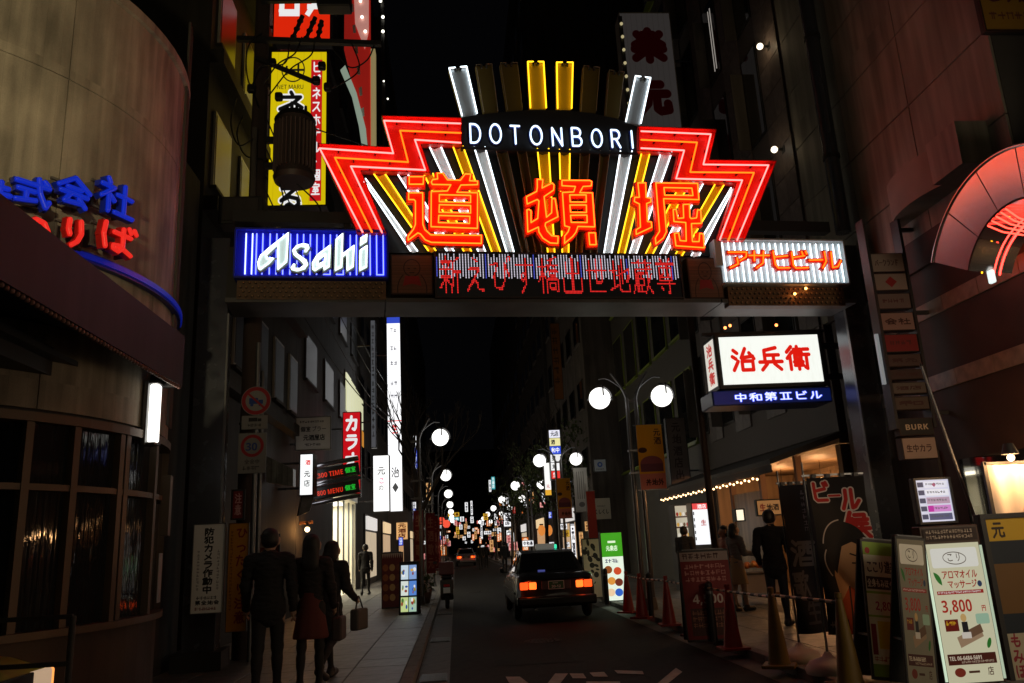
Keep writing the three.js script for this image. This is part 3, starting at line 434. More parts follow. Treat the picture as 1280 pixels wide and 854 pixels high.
for (const [x, n] of [[KL - 0.08, 40], [KR + 0.08, 40]]) {
  const o = struct('kerb', bx(x - 0.075, x + 0.075, -0.05, PV - 0.02, -300, NEAR), MAT.joint), g = metric(rbox(0.158, 0.155, 0.988, 0.012));
  for (let i = 0; i < n; i++) { const m = part('kerb_stone', g, MAT.kerb, o); m.position.set(x, PV - 0.07, NEAR - i - 0.5); }
  part('far_kerb', bx(x - 0.079, x + 0.079, 0, PV + 0.006, -300, NEAR - n), MAT.kerb, o);
}
for (const [x, z, r] of [[1.4, -14.2, 0.31], [0.6, -30, 0.31]]) { const t = thing('manhole_cover', z > -20 ? 'round iron manhole cover in the road before the taxi' : 'round iron manhole cover in the road beyond the taxi', 'manhole cover', V(x, 0.002, z)); part('ring', new THREE.TorusGeometry(r, 0.015, 4, 32).rotateX(Math.PI / 2).scale(1, 0.5, 1), MAT.wallDark, t); part('lid', cyl(r - 0.02, r - 0.02, 0.006, 0, 0, 0, 32), MAT.wallDark, t); const st = []; for (let i = 0; i < 40; i++) { const a = i * 2.399, q = (r - 0.05) * Math.sqrt(i / 40); st.push(box(0.03, 0.004, 0.03, Math.cos(a) * q, 0.009, Math.sin(a) * q)); } bits('stud', st, MAT.wallDark, t); }
for (const [x0, x1, z0, z1] of [[0.5, 1.6, -18.6, -11.6], [2.2, 3.1, -12.8, -9.2], [1.1, 2.4, -34, -26]]) struct('road_patch', flat(x0, x1, z0, z1, 0.0045), new THREE.MeshPhysicalMaterial({ color: lin(0.022, 0.021, 0.021), roughness: 0.85, specularIntensity: 0.35, map: blotch2 }));
struct('gutter', flat(KL + 0.01, KL + 0.42, -120, NEAR, 0.005), mat(lin(0.13, 0.125, 0.115), 0.7, { map: blotch2 }));
struct('gutter', flat(KR - 0.32, KR - 0.01, -120, NEAR, 0.005), mat(lin(0.1, 0.096, 0.09), 0.7, { map: blotch2 }));
for (const [z, lab] of [[-10.9, 'iron drain grate in the gutter before the gate'], [-15.2, 'iron drain grate in the gutter beyond the gate'], [-21, 'iron drain grate in the gutter beside the lit menu board']]) {
  const t = thing('drain_grate', lab, 'drain', V(KL + 0.22, 0.006, z)); part('frame', bx(-0.18, 0.18, 0, 0.006, -0.3, 0.3), MAT.black, t); for (let i = 0; i < 9; i++) part('bar', bx(-0.16, 0.16, 0.0065, 0.016, -0.28 + i * 0.066, -0.28 + i * 0.066 + 0.03), MAT.greySteel, t);
}
{ // white painted characters on the road, only their far ends in view
  const paint = mat(lin(0.5, 0.46, 0.4), 0.7, { map: blotch2 }), y = 0.009, marks = [[632, 846, 650, 846, 668, 860, 640, 860], [694, 842, 710, 842, 696, 860, 680, 860], [712, 842, 729, 842, 733, 848, 716, 848], [737, 841, 755, 840, 760, 846, 742, 846], [768, 838, 803, 839, 805, 843, 772, 842], [733, 852, 775, 852, 776, 856, 732, 857], [845, 835, 853, 840, 828, 860, 815, 860]];
  for (const q of marks) { const p = []; for (let i = 0; i < 8; i += 2) p.push(onY(q[i], q[i + 1], y)); const g = new THREE.BufferGeometry(); const o = []; for (const i of [0, 3, 2, 0, 2, 1]) o.push(p[i].x, y, p[i].z); g.setAttribute('position', new THREE.Float32BufferAttribute(o, 3)); g.computeVertexNormals(); struct('road_marking', metric(g), paint); }
}
// ---------------------------------------------------------------- buildings
const pane = MAT.glass;
// a building with a street front on the plane x = X, from z0 (near) to z1 (far); side -1 left, +1 right
function building(name, label, side, X, z0, z1, h, m, o = {}) {
  const d = o.deep ?? 9, t = thing(name, label, 'building', V(X, 0, z0)), L = z0 - z1, f = -side;                      // f: direction out of the front
  const part2 = (n, a0, a1, y0, y1, out0, out1, mm, par = t) => part(n, bx(f * out0, f * out1, y0, y1, -a0, -a1), mm, par);  // a: metres along the street
  part2('wall', 0, L, o.from ?? 0, h, -d, 0, m);
  part2('parapet', 0, L, h, h + 0.5, -0.3, 0.06, o.trim ?? m);
  const st = o.storey ?? 3.2, y0 = o.y0 ?? 4.2;
  if (o.windows !== false) for (let y = y0, k = 0; y + 1.6 < h && k < (o.rows ?? 8); y += st, k++) {
    const n = o.cols ?? Math.max(1, Math.floor(L / 2.4)), w = L / n * (o.fill ?? 0.55);
    for (let i = 0; i < n; i++) {
      const c = L * (i + 0.5) / n, fr = part2('window', c - w / 2, c + w / 2, y, y + (o.wh ?? 1.4), 0.004, 0.05, o.frame ?? MAT.dark);
      part2('pane', c - w / 2 + 0.06, c + w / 2 - 0.06, y + 0.06, y + (o.wh ?? 1.4) - 0.06, 0.052, 0.06, o.pane ?? pane, fr); part2('sill', c - w / 2 - 0.05, c + w / 2 + 0.05, y - 0.07, y - 0.003, 0.004, 0.12, o.trim ?? m, fr);
    }
    if (o.ledge) part2('ledge', 0, L, y - 0.62, y - 0.35, 0.004, o.ledge, o.trim ?? m);
  }
  return { t, part2, L };
}
const wavyGlass = new THREE.MeshPhysicalMaterial({ color: lin(0.015, 0.017, 0.019), roughness: 0.03, bumpMap: rep(streakTex, 1.4, 0.25), bumpScale: 0.012 });
// ---- left: the rounded corner building
const CC = V(-6.42, 0, -9.36), CR = 3;
function onCyl(px, py, r = CR) { const d = ray(px, py), ox = EYE.x - CC.x, oz = EYE.z - CC.z, a = d.x * d.x + d.z * d.z, b = 2 * (ox * d.x + oz * d.z), c = ox * ox + oz * oz - r * r, q = b * b - 4 * a * c; const t = q < 0 ? -b / (2 * a) : (-b - Math.sqrt(q)) / (2 * a); return EYE.clone().addScaledVector(d, t); }
const angOf = (p) => Math.atan2(p.x - CC.x, p.z - CC.z);       // 0 faces +z, positive to the right
// curved block between two angles, heights and radii
function sector(a0, a1, y0, y1, r0, r1, n = 8) {
  const s = new THREE.Shape(); for (let i = 0; i <= n; i++) { const a = a0 + (a1 - a0) * i / n; s[i ? 'lineTo' : 'moveTo'](r1 * Math.sin(a), -r1 * Math.cos(a)); } for (let i = n; i >= 0; i--) { const a = a0 + (a1 - a0) * i / n; s.lineTo(r0 * Math.sin(a), -r0 * Math.cos(a)); }
  const g = new THREE.ExtrudeGeometry(s, { depth: y1 - y0, bevelEnabled: false }).rotateX(-Math.PI / 2).translate(0, y0, 0);
  const p = g.attributes.position, uv = new Float32Array(p.count * 2); for (let i = 0; i < p.count; i++) { uv[i * 2] = Math.atan2(p.getX(i), p.getZ(i)) * CR; uv[i * 2 + 1] = p.getY(i); } g.setAttribute('uv', new THREE.BufferAttribute(uv, 2)); g.computeVertexNormals(); return g;
}
{
  const t = thing('rounded_building', 'rounded concrete corner building with curved glazing at street level', 'building', CC), TOP = 7.8, E0 = -1.5, E1 = 1.95;
  part('wall_core', sector(E0, E1, 3.02, TOP, 2.4, CR - 0.045, 40), MAT.joint, t);
  part('rear_wing', bx(-3.2, 2.3, 0, TOP, -3.4, -0.8), MAT.wallDark, t);
  const rows = [3.05, 4.62, 6.55, TOP], step = 0.5;
  for (let j = 0; j < 3; j++) for (let a = E0; a < E1 - 0.01; a += step) part('concrete_panel', sector(a + 0.0018, Math.min(E1, a + step) - 0.0018, rows[j] + 0.006, rows[j + 1] - 0.006, CR - 0.15, CR + rr(-0.004, 0.004), 8), MAT.concrete, t);
  part('coping', sector(E0, E1, TOP + 0.003, TOP + 0.12, 2.4, CR + 0.05, 40), MAT.concrete, t);
  // street level
  const frame = mat(lin(0.12, 0.088, 0.06), 0.5, { metalness: 0.3 });
  part('plinth', sector(E0, E1, 0, 0.98, 2.4, CR - 0.01, 36), mat(lin(0.07, 0.045, 0.03), 0.6, { map: blotch1 }), t);
  part('sill', sector(E0, E1, 0.983, 1.05, 2.6, CR + 0.06, 36), frame, t);
  part('head', sector(E0, E1, 2.93, 3.017, 2.6, CR + 0.05, 36), frame, t);
  const cuts = [-1.5, -1.25, -1.0, ...[[16, 737], [80, 720], [148, 700], [186, 700]].map(([x, y]) => angOf(onCyl(x, y))), 1.35, 1.62, 1.95].sort((a, b) => a - b);
  for (const c of cuts) part('mullion', sector(c - 0.012, c + 0.012, 1.053, 2.927, CR - 0.12, CR + 0.03, 2), frame, t);
  part('transom', sector(E0, E1, 2.3, 2.36, CR - 0.1, CR + 0.022, 36), frame, t);
  for (let i = 0; i + 1 < cuts.length; i++) { part('pane', sector(cuts[i] + 0.014, cuts[i + 1] - 0.014, 1.056, 2.297, CR - 0.06, CR - 0.045, 1), wavyGlass, t); part('pane', sector(cuts[i] + 0.014, cuts[i + 1] - 0.014, 2.363, 2.925, CR - 0.06, CR - 0.045, 1), wavyGlass, t); }
  for (const da of [0, 0.035, 0.06, 0.1]) { const a = angOf(onCyl(226, 180)) + da; part('conduit', cyl(0.018, 0.018, 5.6, (CR + 0.03) * Math.sin(a), 3.2, (CR + 0.03) * Math.cos(a), 8), MAT.wallMid, t); }
  const e = angOf(onCyl(200, 600)); part('service_box', sector(e + 0.03, e + 0.11, 1.9, 2.6, CR + 0.003, CR + 0.1, 2), frame, t); part('poster', sector(e - 0.0, e + 0.08, 1.15, 1.7, CR + 0.032, CR + 0.04, 2), mat(lin(0.35, 0.35, 0.36), 0.5), t);
}
// neon letters standing off the rounded wall on rails
function wallLetters(name, label, list, core, paint) {
  for (const [c, x0, y0, x1, y1, say] of list) {
    const r = CR + 0.22, m = onCyl((x0 + x1) / 2, (y0 + y1) / 2, r), a = angOf(m), t = thing(name, label(say), 'neon letter', V(CC.x + r * Math.sin(a), m.y, CC.z + r * Math.cos(a)), a, 'neon letters on the rounded wall');
    const p0 = onCyl(x0, (y0 + y1) / 2, r), p1 = onCyl(x1, (y0 + y1) / 2, r), w = Math.hypot(p1.x - p0.x, p1.z - p0.z), h = onCyl((x0 + x1) / 2, y0, r).y - onCyl((x0 + x1) / 2, y1, r).y, g = [];
    const st = strokes(c).map((s) => s.map(([u, v]) => V((u / 100 - 0.5) * w, (0.5 - v / 100) * h, 0)));
    let k = 0; for (const s of st) for (let i = 0; i + 1 < s.length; i++) { const A = s[i], B = s[i + 1], n = A.distanceTo(B); g.push(box(n + 0.045, 0.058, 0.07).rotateZ(Math.atan2(B.y - A.y, B.x - A.x)).translate((A.x + B.x) / 2, (A.y + B.y) / 2, k++ * 0.0006)); }
    bits('channel', g, paint, t); for (const s of st) part('neon_tube', tube(s.map((p) => p.clone().setZ(0.05)), 0.024, 6), core, t);
    for (const y of [-h * 0.35, h * 0.35]) part('standoff', bx(-w / 2, w / 2, y - 0.012, y + 0.012, -0.08, -0.05), MAT.wallMid, t);
    for (const x of [-w * 0.4, w * 0.4]) part('standoff', bx(x - 0.012, x + 0.012, -h * 0.35, h * 0.35, -0.2, -0.082), MAT.wallMid, t);
  }
}
wallLetters('neon_letter', (c) => 'blue neon character on the rounded wall, ' + c, [['株', -38, 224, 12, 262, 'first of its row'], ['式', 14, 222, 62, 260, 'second of its row, with a hooked stroke'], ['会', 67, 222, 112, 260, 'third of its row, under a gabled stroke'], ['社', 119, 226, 164, 271, 'last of its row']], TUBE.deepBlue, mat(lin(0.01, 0.03, 0.45), 0.4));
wallLetters('neon_letter', (c) => 'red neon hiragana on the rounded wall, ' + c, [['の', 22, 268, 62, 306, 'partly hidden by the canopy'], ['り', 72, 272, 108, 312, 'two strokes beside the canopy'], ['ば', 119, 280, 168, 320, 'with two dots, under the last blue character']], glow(1, 0.03, 0.02, 0.85), mat(lin(0.6, 0.02, 0.015), 0.4));
{ const a0 = angOf(onCyl(70, 330)), a1 = angOf(onCyl(233, 370)) + 0.1, y = onCyl(160, 346).y, t = thing('neon_band', 'curved blue neon band wrapping the rounded wall below the red letters', 'neon band', CC);
  part('channel', sector(a0, a1, y - 0.06, y + 0.05, CR + 0.01, CR + 0.08, 20), mat(lin(0.01, 0.02, 0.3), 0.4), t); part('neon_tube', sector(a0, a1, y - 0.03, y + 0.028, CR + 0.083, CR + 0.1, 20), glow(0.01, 0.04, 1, 0.16), t); }
{ const p = onCyl(192, 517, CR + 0.1), a = angOf(p), t = thing('wall_lamp', 'upright white tube lamp on the rounded wall above the glazing', 'wall lamp', V(p.x, p.y - 0.33, p.z), a), h = 0.66;
  part('back_plate', rbox(0.2, h + 0.06, 0.05, 0.01, 0, h / 2, -0.06), MAT.greySteel, t); part('lamp_cover', rbox(0.14, h, 0.09, 0.03, 0, h / 2, 0.01), glow(1, 0.96, 0.86, 2.6), t); for (const y of [-0.015, h + 0.015]) part('end_cap', rbox(0.16, 0.03, 0.11, 0.008, 0, y, 0.01), MAT.greySteel, t);
  panelLight(p.clone().add(V(Math.sin(a) * 0.08, 0, Math.cos(a) * 0.08)), V(Math.sin(a), 0, Math.cos(a)), 0.14, h, 0xfff0d8, 10); }
{ // the dark canopy in front of the rounded building
  const z1 = -9.3, a = onZ(231, 421, z1), b = onZ(228, 483, z1), X = (a.x + b.x) / 2, t = thing('canopy', 'dark canopy with a wide plain fascia hung with small beads, before the rounded building', 'canopy', V(X, b.y, z1)), h = a.y - b.y;
  part('fascia', bx(-0.06, 0.0, 0, h, 0.0, 6.2), mat(lin(0.04, 0.03, 0.034), 0.7, { map: streak1 }), t);
  part('roof', bx(-1.9, -0.065, h * 0.55, h * 0.65, 0.02, 6.2), MAT.dark, t); part('end_fascia', bx(-1.0, -0.062, -0.02, 0.2, 0.02, 0.08), MAT.dark, t);
  part('valance', bx(-1.9, -0.75, -0.16, 0.12, 0.5, 6.0), MAT.black, t); part('valance', bx(-1.9, -0.62, -0.02, 0.03, 0.3, 6.0), MAT.black, t);
  const beads = []; for (let i = 0; i < 88; i++) beads.push(new THREE.SphereGeometry(0.022, 6, 5).translate(-0.02, -0.022, 0.05 + i * 0.07)); bits('bead', beads, mat(lin(0.2, 0.1, 0.08), 0.4), t);
  for (const z of [0.4, 3, 5.6]) part('hanger', bar(V(-0.4, h * 0.65, z), V(-1.4, h + 0.9, z), 0.02), MAT.dark, t);
}
// two unseen floodlights, added on the canopy roof to brighten the rounded wall
for (const [p, aim, k, lab] of [[V(-2.6, 4.75, -3.3), V(-4.1, 6.6, -7.6), 26, 'small unseen lamp added at the street end of the canopy roof'], [V(-4.4, 4.75, -3.1), V(-4.6, 7.4, -7.0), 11, 'small unseen lamp added over the glazed side of the canopy roof']]) {
  const d = aim.clone().sub(p).normalize(), t = thing('added_floodlight', lab, 'added_floodlight', p.clone()), q = new THREE.Quaternion().setFromUnitVectors(V(0, 0, 1), d);
  part('housing', rbox(0.26, 0.2, 0.14, 0.02, 0, 0, -0.1).applyQuaternion(q), MAT.dark, t); part('lamp_glass', new THREE.PlaneGeometry(0.22, 0.16).translate(0, 0, -0.026).applyQuaternion(q), glow(1, 0.8, 0.45, 3), t); part('stand', bar(V(0, -0.08, 0).addScaledVector(d, -0.1), V(0, -0.72, 0).addScaledVector(d, -0.1), 0.02), MAT.dark, t);
  const l = new THREE.SpotLight(new THREE.Color(1, 0.8, 0.46), k, 0, 0.72, 0.9, 2); l.position.copy(p).addScaledVector(d, 0.03); l.target.position.copy(aim); l.castShadow = true; l.shadow.radius = 4; scene.add(l); scene.add(l.target);
}
// ---- left row
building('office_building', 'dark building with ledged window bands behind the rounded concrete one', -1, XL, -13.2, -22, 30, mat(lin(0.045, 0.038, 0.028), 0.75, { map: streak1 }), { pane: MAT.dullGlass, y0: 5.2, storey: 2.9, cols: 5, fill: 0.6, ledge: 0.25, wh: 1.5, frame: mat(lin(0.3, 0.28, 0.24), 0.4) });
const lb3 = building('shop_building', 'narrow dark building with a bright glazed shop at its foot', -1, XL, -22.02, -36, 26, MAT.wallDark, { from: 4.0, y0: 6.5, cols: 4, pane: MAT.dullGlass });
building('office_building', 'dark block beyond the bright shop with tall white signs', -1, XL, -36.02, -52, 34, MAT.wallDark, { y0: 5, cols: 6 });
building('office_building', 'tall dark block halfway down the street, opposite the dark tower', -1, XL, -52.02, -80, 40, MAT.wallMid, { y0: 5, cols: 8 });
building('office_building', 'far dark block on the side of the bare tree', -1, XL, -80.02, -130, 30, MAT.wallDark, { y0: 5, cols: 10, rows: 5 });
{ // foot of the shop building: a real recess with a lit room
  const { t, part2 } = lb3, W = mat(lin(0.75, 0.72, 0.62), 0.6);
  part2('wall', 0, 6.6, 0, 3.98, -9, 0, MAT.wallDark); part2('wall', 12.9, 13.98, 0, 3.98, -9, 0, MAT.wallDark); part2('room_back', 6.62, 12.88, 0, 3.98, -9, -3.2, W); part2('room_side', 12.7, 12.88, 0.1, 3.6, -3.19, 0.02, W); part2('room_floor', 6.62, 12.88, 0, 0.1, -3.19, 0, W); part2('room_ceiling', 6.62, 12.88, 3.6, 3.97, -3.19, 0.1, W);
  for (const a of [6.8, 8.3, 9.8, 11.3, 12.6]) part2('door_post', a - 0.03, a + 0.03, 0.1, 3.55, -0.1, -0.04, MAT.greySteel);
  part2('ceiling_lamp', 7.2, 12.4, 3.5, 3.58, -2.2, -0.4, glow(1, 0.96, 0.82, 2.6));
  for (const a of [7.6, 9.0, 10.4, 11.8]) { const s = part2('shelf', a - 0.5, a + 0.5, 0.12, 2.2, -3.1, -2.7, W); for (let k = 0; k < 10; k++) part2('goods', a - 0.45 + (k % 5) * 0.19, a - 0.3 + (k % 5) * 0.19, 0.5 + Math.floor(k / 5) * 0.8, 0.9 + Math.floor(k / 5) * 0.8, -2.69, -2.55, mat(lin(rr(0.2, 0.8), rr(0.2, 0.7), rr(0.05, 0.4)), 0.6), s); }
  panelLight(V(XL - 1.3, 3.45, -22.02 - 9.8), V(0, -1, 0), 1.6, 5, 0xfff2d0, 26);
}
// ---- right row
const rPanels = building('panel_building', 'beige panel building with a downpipe and curved ledge above the arch canopy', 1, XR, -9.2, -15.2, 24, MAT.joint, { from: 5.6, windows: false });
{ const { part2 } = rPanels; for (let j = 0; j < 9; j++) for (let i = 0; i < 3; i++) part2('wall_panel', i * 2 + 0.012, i * 2 + 1.988, 5.6 + j * 1.3 + 0.012, 5.6 + (j + 1) * 1.3 - 0.012, 0.002, 0.035 + rr(0, 0.004), MAT.wallBeige);
  const g = rPanels.t; part('downpipe', cyl(0.14, 0.14, 15, -0.24, 6.9, -4.25, 14), MAT.steel, g); for (const y of [8.4, 11, 13.6]) part('pipe_clip', cyl(0.16, 0.16, 0.08, -0.24, y, -4.25, 14), MAT.dark, g);
  const c1 = onX(1145, 232, XR - 0.3).sub(g.position), c2 = onX(1196, 192, XR - 0.3).sub(g.position); part('curved_ledge', new THREE.CylinderGeometry(0.42, 0.42, 0.62, 24, 1).scale(1, 1, 2.3).translate(-0.05, c1.y, c1.z), MAT.wallBeige, g); part('ledge_box', bx(-0.5, 0.03, c2.y - 0.32, c2.y + 0.32, c2.z - 0.35, c2.z + 0.35), MAT.wallBeige, g); }
const rLow = building('brown_building', 'dark brown tiled shop building with two tan bands behind the tenant sign stack', 1, XR, -7, -14.9, 5.55, MAT.wallBrown, { windows: false });
{ for (const y of [3.6, 4.75]) for (let i = 0; i < 9; i++) rLow.part2('band_tile', i * 0.86 + 0.004, i * 0.86 + 0.852, y, y + 0.24, 0.003, 0.03, MAT.tileTan); rLow.part2('shutter', 5.1, 7.2, 0.1, 2.7, 0.004, 0.05, MAT.wallDark); rLow.part2('doorway', 2.8, 4.6, 0.1, 2.5, 0.004, 0.03, pane); }
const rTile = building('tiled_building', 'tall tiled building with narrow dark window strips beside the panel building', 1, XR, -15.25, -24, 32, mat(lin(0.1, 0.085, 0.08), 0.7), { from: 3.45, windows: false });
{ const { part2 } = rTile, tm = [0.2, 0.24].map((v) => mat(lin(v, v * 0.82, v * 0.78), 0.55, { map: blotch2 }));
  for (let s = 0; s < 4; s++) for (let j = 0; j < 26; j++) for (const c of [0, 1]) part2('tile', 0.1 + s * 2.2 + c * 0.55, 0.1 + s * 2.2 + c * 0.55 + 0.54, 4.2 + j * 0.72, 4.2 + j * 0.72 + 0.7, 0.003, 0.04, tm[(j + s * 3 + c) % 2]);
  for (let s = 0; s < 4; s++) for (let j = 0; j < 6; j++) { const w = part2('window', 1.28 + s * 2.2, 2.22 + s * 2.2, 4.5 + j * 3.1, 6.9 + j * 3.1, 0.004, 0.03, MAT.dark); part2('pane', 1.34 + s * 2.2, 2.16 + s * 2.2, 4.56 + j * 3.1, 6.84 + j * 3.1, 0.032, 0.04, pane, w); part2('blade', 2.2 + s * 2.2, 2.24 + s * 2.2, 4.5 + j * 3.1, 6.6 + j * 3.1, 0.042, 0.35, MAT.wallMid, w); }
  for (const [s, j] of [[1, 1], [1, 3]]) for (const k of [0.15, 0.3]) part2('window_light', 1.4 + s * 2.2 + k, 1.43 + s * 2.2 + k, 4.7 + j * 3.1, 6.6 + j * 3.1, 0.042, 0.05, glow(1, 0.9, 0.8, 0.35)); }
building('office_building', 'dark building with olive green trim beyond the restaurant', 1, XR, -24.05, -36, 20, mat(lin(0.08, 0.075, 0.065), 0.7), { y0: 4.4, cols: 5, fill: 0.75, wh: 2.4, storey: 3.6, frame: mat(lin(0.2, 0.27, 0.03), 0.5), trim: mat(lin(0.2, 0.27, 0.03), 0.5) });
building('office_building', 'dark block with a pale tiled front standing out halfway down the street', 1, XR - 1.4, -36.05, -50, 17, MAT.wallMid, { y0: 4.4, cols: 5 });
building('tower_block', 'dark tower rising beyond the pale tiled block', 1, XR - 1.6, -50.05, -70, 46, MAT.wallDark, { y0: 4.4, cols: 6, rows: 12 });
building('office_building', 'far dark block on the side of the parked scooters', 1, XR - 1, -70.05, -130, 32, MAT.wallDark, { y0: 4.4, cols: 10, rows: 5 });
{ const t = thing('end_building', 'dark block closing the far end of the street', 'building', V(0, 0, -210)); part('wall', bx(-30, 30, 0, 26, -10, 0), MAT.wallDark, t); for (let i = 0; i < 12; i++) { const w = part('window', bx(-24 + i * 4.2, -21.4 + i * 4.2, 9, 10.6, 0.003, 0.05), MAT.dark, t); part('pane', bx(-23.9 + i * 4.2, -21.5 + i * 4.2, 9.1, 10.5, 0.053, 0.07), pane, w); } }
// ---------------------------------------------------------------- left side: pole, transformer, signs
const UP_ = V(-3.32, PV, -13.35);
{ // utility pole
  const t = thing('utility_pole', 'dark utility pole with cross-arms, insulators and cables behind the left gate pillar', 'utility pole', UP_), Y = (px, py) => onZ(px, py, UP_.z).sub(UP_);
  part('pole', cyl(0.17, 0.12, 15, 0, 0, 0, 12), mat(lin(0.09, 0.06, 0.05), 0.85, { map: streak1 }), t);
  const arm = (a, b, w = 0.09) => { const p = Y(...a), q = Y(...b); part('cross_arm', box(p.distanceTo(q), w, w).rotateZ(Math.atan2(q.y - p.y, q.x - p.x)).translate((p.x + q.x) / 2, (p.y + q.y) / 2, 0.2), MAT.dark, t); };
  arm([300, 57], [478, 63]); arm([322, 80], [400, 112], 0.07); arm([330, 10], [440, 8], 0.08);
  part('cutout_box', rbox(0.62, 0.32, 0.3, 0.03, Y(420, 8).x, Y(420, 12).y, 0.2), MAT.black, t);
  for (const [a, b] of [[[378, 20], [364, 52]], [[394, 22], [380, 54]], [[402, 26], [396, 54]]]) { const p = Y(...a), q = Y(...b); part('insulator', mrg([bar(p, q, 0.045, 0.03, 8), ...[0.2, 0.5, 0.8].map((k) => { const c = p.clone().lerp(q, k); return new THREE.CylinderGeometry(0.062, 0.062, 0.03, 8).rotateZ(0.35).translate(c.x, c.y, c.z); })]), MAT.black, t); }
  for (const [x, y] of [[344, 88], [405, 92], [398, 110], [412, 118], [318, 120], [352, 130]]) { const c = Y(x, y); part('insulator', rbox(0.14, 0.16, 0.12, 0.04, c.x, c.y, 0.24), MAT.black, t); }
  const cb = [[[380, 55], [372, 80], [352, 90], [332, 112]], [[364, 55], [358, 84], [330, 96], [318, 110]], [[396, 56], [392, 78], [366, 92], [340, 130]], [[330, 50], [316, 70], [312, 100], [326, 140]], [[300, 130], [292, 160], [304, 190], [322, 184]], [[306, 150], [300, 175], [310, 200], [330, 205]], [[440, 60], [450, 90], [432, 112], [410, 120]], [[470, 62], [460, 85], [440, 90], [418, 70]], [[352, 232], [356, 260], [330, 275], [320, 300]], [[372, 235], [400, 262], [405, 285], [402, 300]]];
  for (const l of cb) part('cable', cable(l.map(([x, y]) => { const c = Y(x, y); c.z = 0.22 + rr(-0.1, 0.1); return c; }), 0.014), MAT.black, t);
  part('conduit', cyl(0.035, 0.035, 4.2, 0.2, 0.3, 0.06, 8), MAT.greySteel, t); part('conduit', cyl(0.05, 0.05, 3.0, -0.02, 5.9, 0.22, 8), MAT.wallMid, t);
  for (const h of [1.5, 3.6, 6.4]) part('band', cyl(0.172, 0.172, 0.05, 0, h, 0, 12), MAT.greySteel, t);
}
{ const z = -13.05, a = onZ(343, 152, z), b = onZ(394, 224, z), w = b.x - a.x, h = a.y - b.y, c = V((a.x + b.x) / 2, b.y, z), t = thing('pole_transformer', 'ribbed drum transformer hung on the utility pole in front of the yellow sign', 'transformer', c), n = 30;
  part('tank', cyl(w / 2 - 0.05, w / 2 - 0.05, h, 0, 0, 0, 24), mat(lin(0.05, 0.035, 0.032), 0.5), t); for (let i = 0; i < n; i++) { const q = i / n * Math.PI * 2; part('cooling_fin', box(0.014, h * 0.78, 0.07).translate(0, h * 0.52, w / 2 - 0.03).rotateY(q), mat(lin(0.16, 0.11, 0.1), 0.5), t); }
  part('lid', cyl(w / 2, w / 2 - 0.06, 0.1, 0, h, 0, 24), MAT.black, t); part('base_ring', cyl(w / 2 - 0.03, w / 2, 0.09, 0, -0.06, 0, 24), mat(lin(0.08, 0.05, 0.045), 0.5), t); part('hanger', bx(-0.75, -w / 2, h * 0.3, h * 0.4, -0.3, -0.22), MAT.dark, t); part('hanger', bx(-0.75, -w / 2, h * 0.75, h * 0.85, -0.3, -0.22), MAT.dark, t); for (const x of [-0.14, 0.02, 0.18]) part('bushing', cyl(0.035, 0.025, 0.2, x, h + 0.1, 0, 8), MAT.black, t); }
{ const p = UP_, t = thing('equipment_box', 'dark square equipment box strapped under the transformer on the pole', 'equipment box', onZ(285, 285, -13.1)); part('box', rbox(0.75, 0.5, 0.4, 0.03, 0.25, 0.25, 0), MAT.dark, t); part('door', rbox(0.6, 0.4, 0.02, 0.005, 0.25, 0.25, 0.212), MAT.wallDark, t); }
// overhead cables down and across the street
for (const [a, b, d, lab] of [[V(-3.3, 9.6, -13.3), V(-3.0, 9.3, -40), 0.5, 'upper'], [V(-3.3, 9.0, -13.3), V(-3.0, 8.8, -40), 0.6, 'middle'], [V(-3.3, 8.2, -13.3), V(-3.1, 8, -40), 0.7, 'lower'], [V(-2.8, 9.2, -13.2), V(7.5, 13, -26), 0.4, 'slanting'], [V(-3.2, 6.9, -13.4), V(-2.0, 5.4, -24), 0.4, 'short']])
  tag(Object.assign(part('overhead_cable', cable(sag(a, b, d), 0.014, 20), MAT.black, scene), { name: numbered('overhead_cable') }), lab + ' black cable strung from the utility pole behind the gate', 'cable');
// yellow and red box signs
signBox('lit_sign', 'tall yellow lit box sign with a black emblem behind the transformer', 'sign', [336, 64, 409, 258], -17, { depth: 0.35, bracket: -0.4, light: 0.9, lightColor: 0xffd820, face: lit(print(256, 640, (c, w, h) => {
  c.fillStyle = '#e3c90a'; c.fillRect(0, 0, w, h); c.strokeStyle = 'rgba(120,90,0,0.35)'; for (let i = 0; i < 6; i++) { c.beginPath(); c.moveTo(30 + i * 40, 0); c.lineTo(20 + i * 40, h); c.stroke(); }
  c.strokeStyle = '#161616'; c.lineWidth = 5; c.beginPath(); c.arc(100, 76, 52, 0, 7); c.stroke(); c.lineWidth = 9; c.beginPath(); c.moveTo(70, 60); c.lineTo(70, 100); c.moveTo(52, 78); c.lineTo(150, 78); c.moveTo(124, 52); c.lineTo(124, 104); c.stroke(); latin(c, 'NET MARU', 26, 136, 26, '#161616', 150, 'normal');
  for (const [ch, y] of [['ネ', 170], ['ッ', 290], ['ト', 390], ['ま', 460], ['る', 560]]) { put(c, ch, 30, y, 130, 100, '#fff', 0.26); put(c, ch, 30, y, 130, 100, '#101010', 0.14); }
  c.fillStyle = '#cf1a20'; c.fillRect(184, 34, 52, 590); col(c, 'ビジネスホテル・個室', 190, 42, 40, 48, '#fff', 0.15, 0.18);
}), 0.95) });
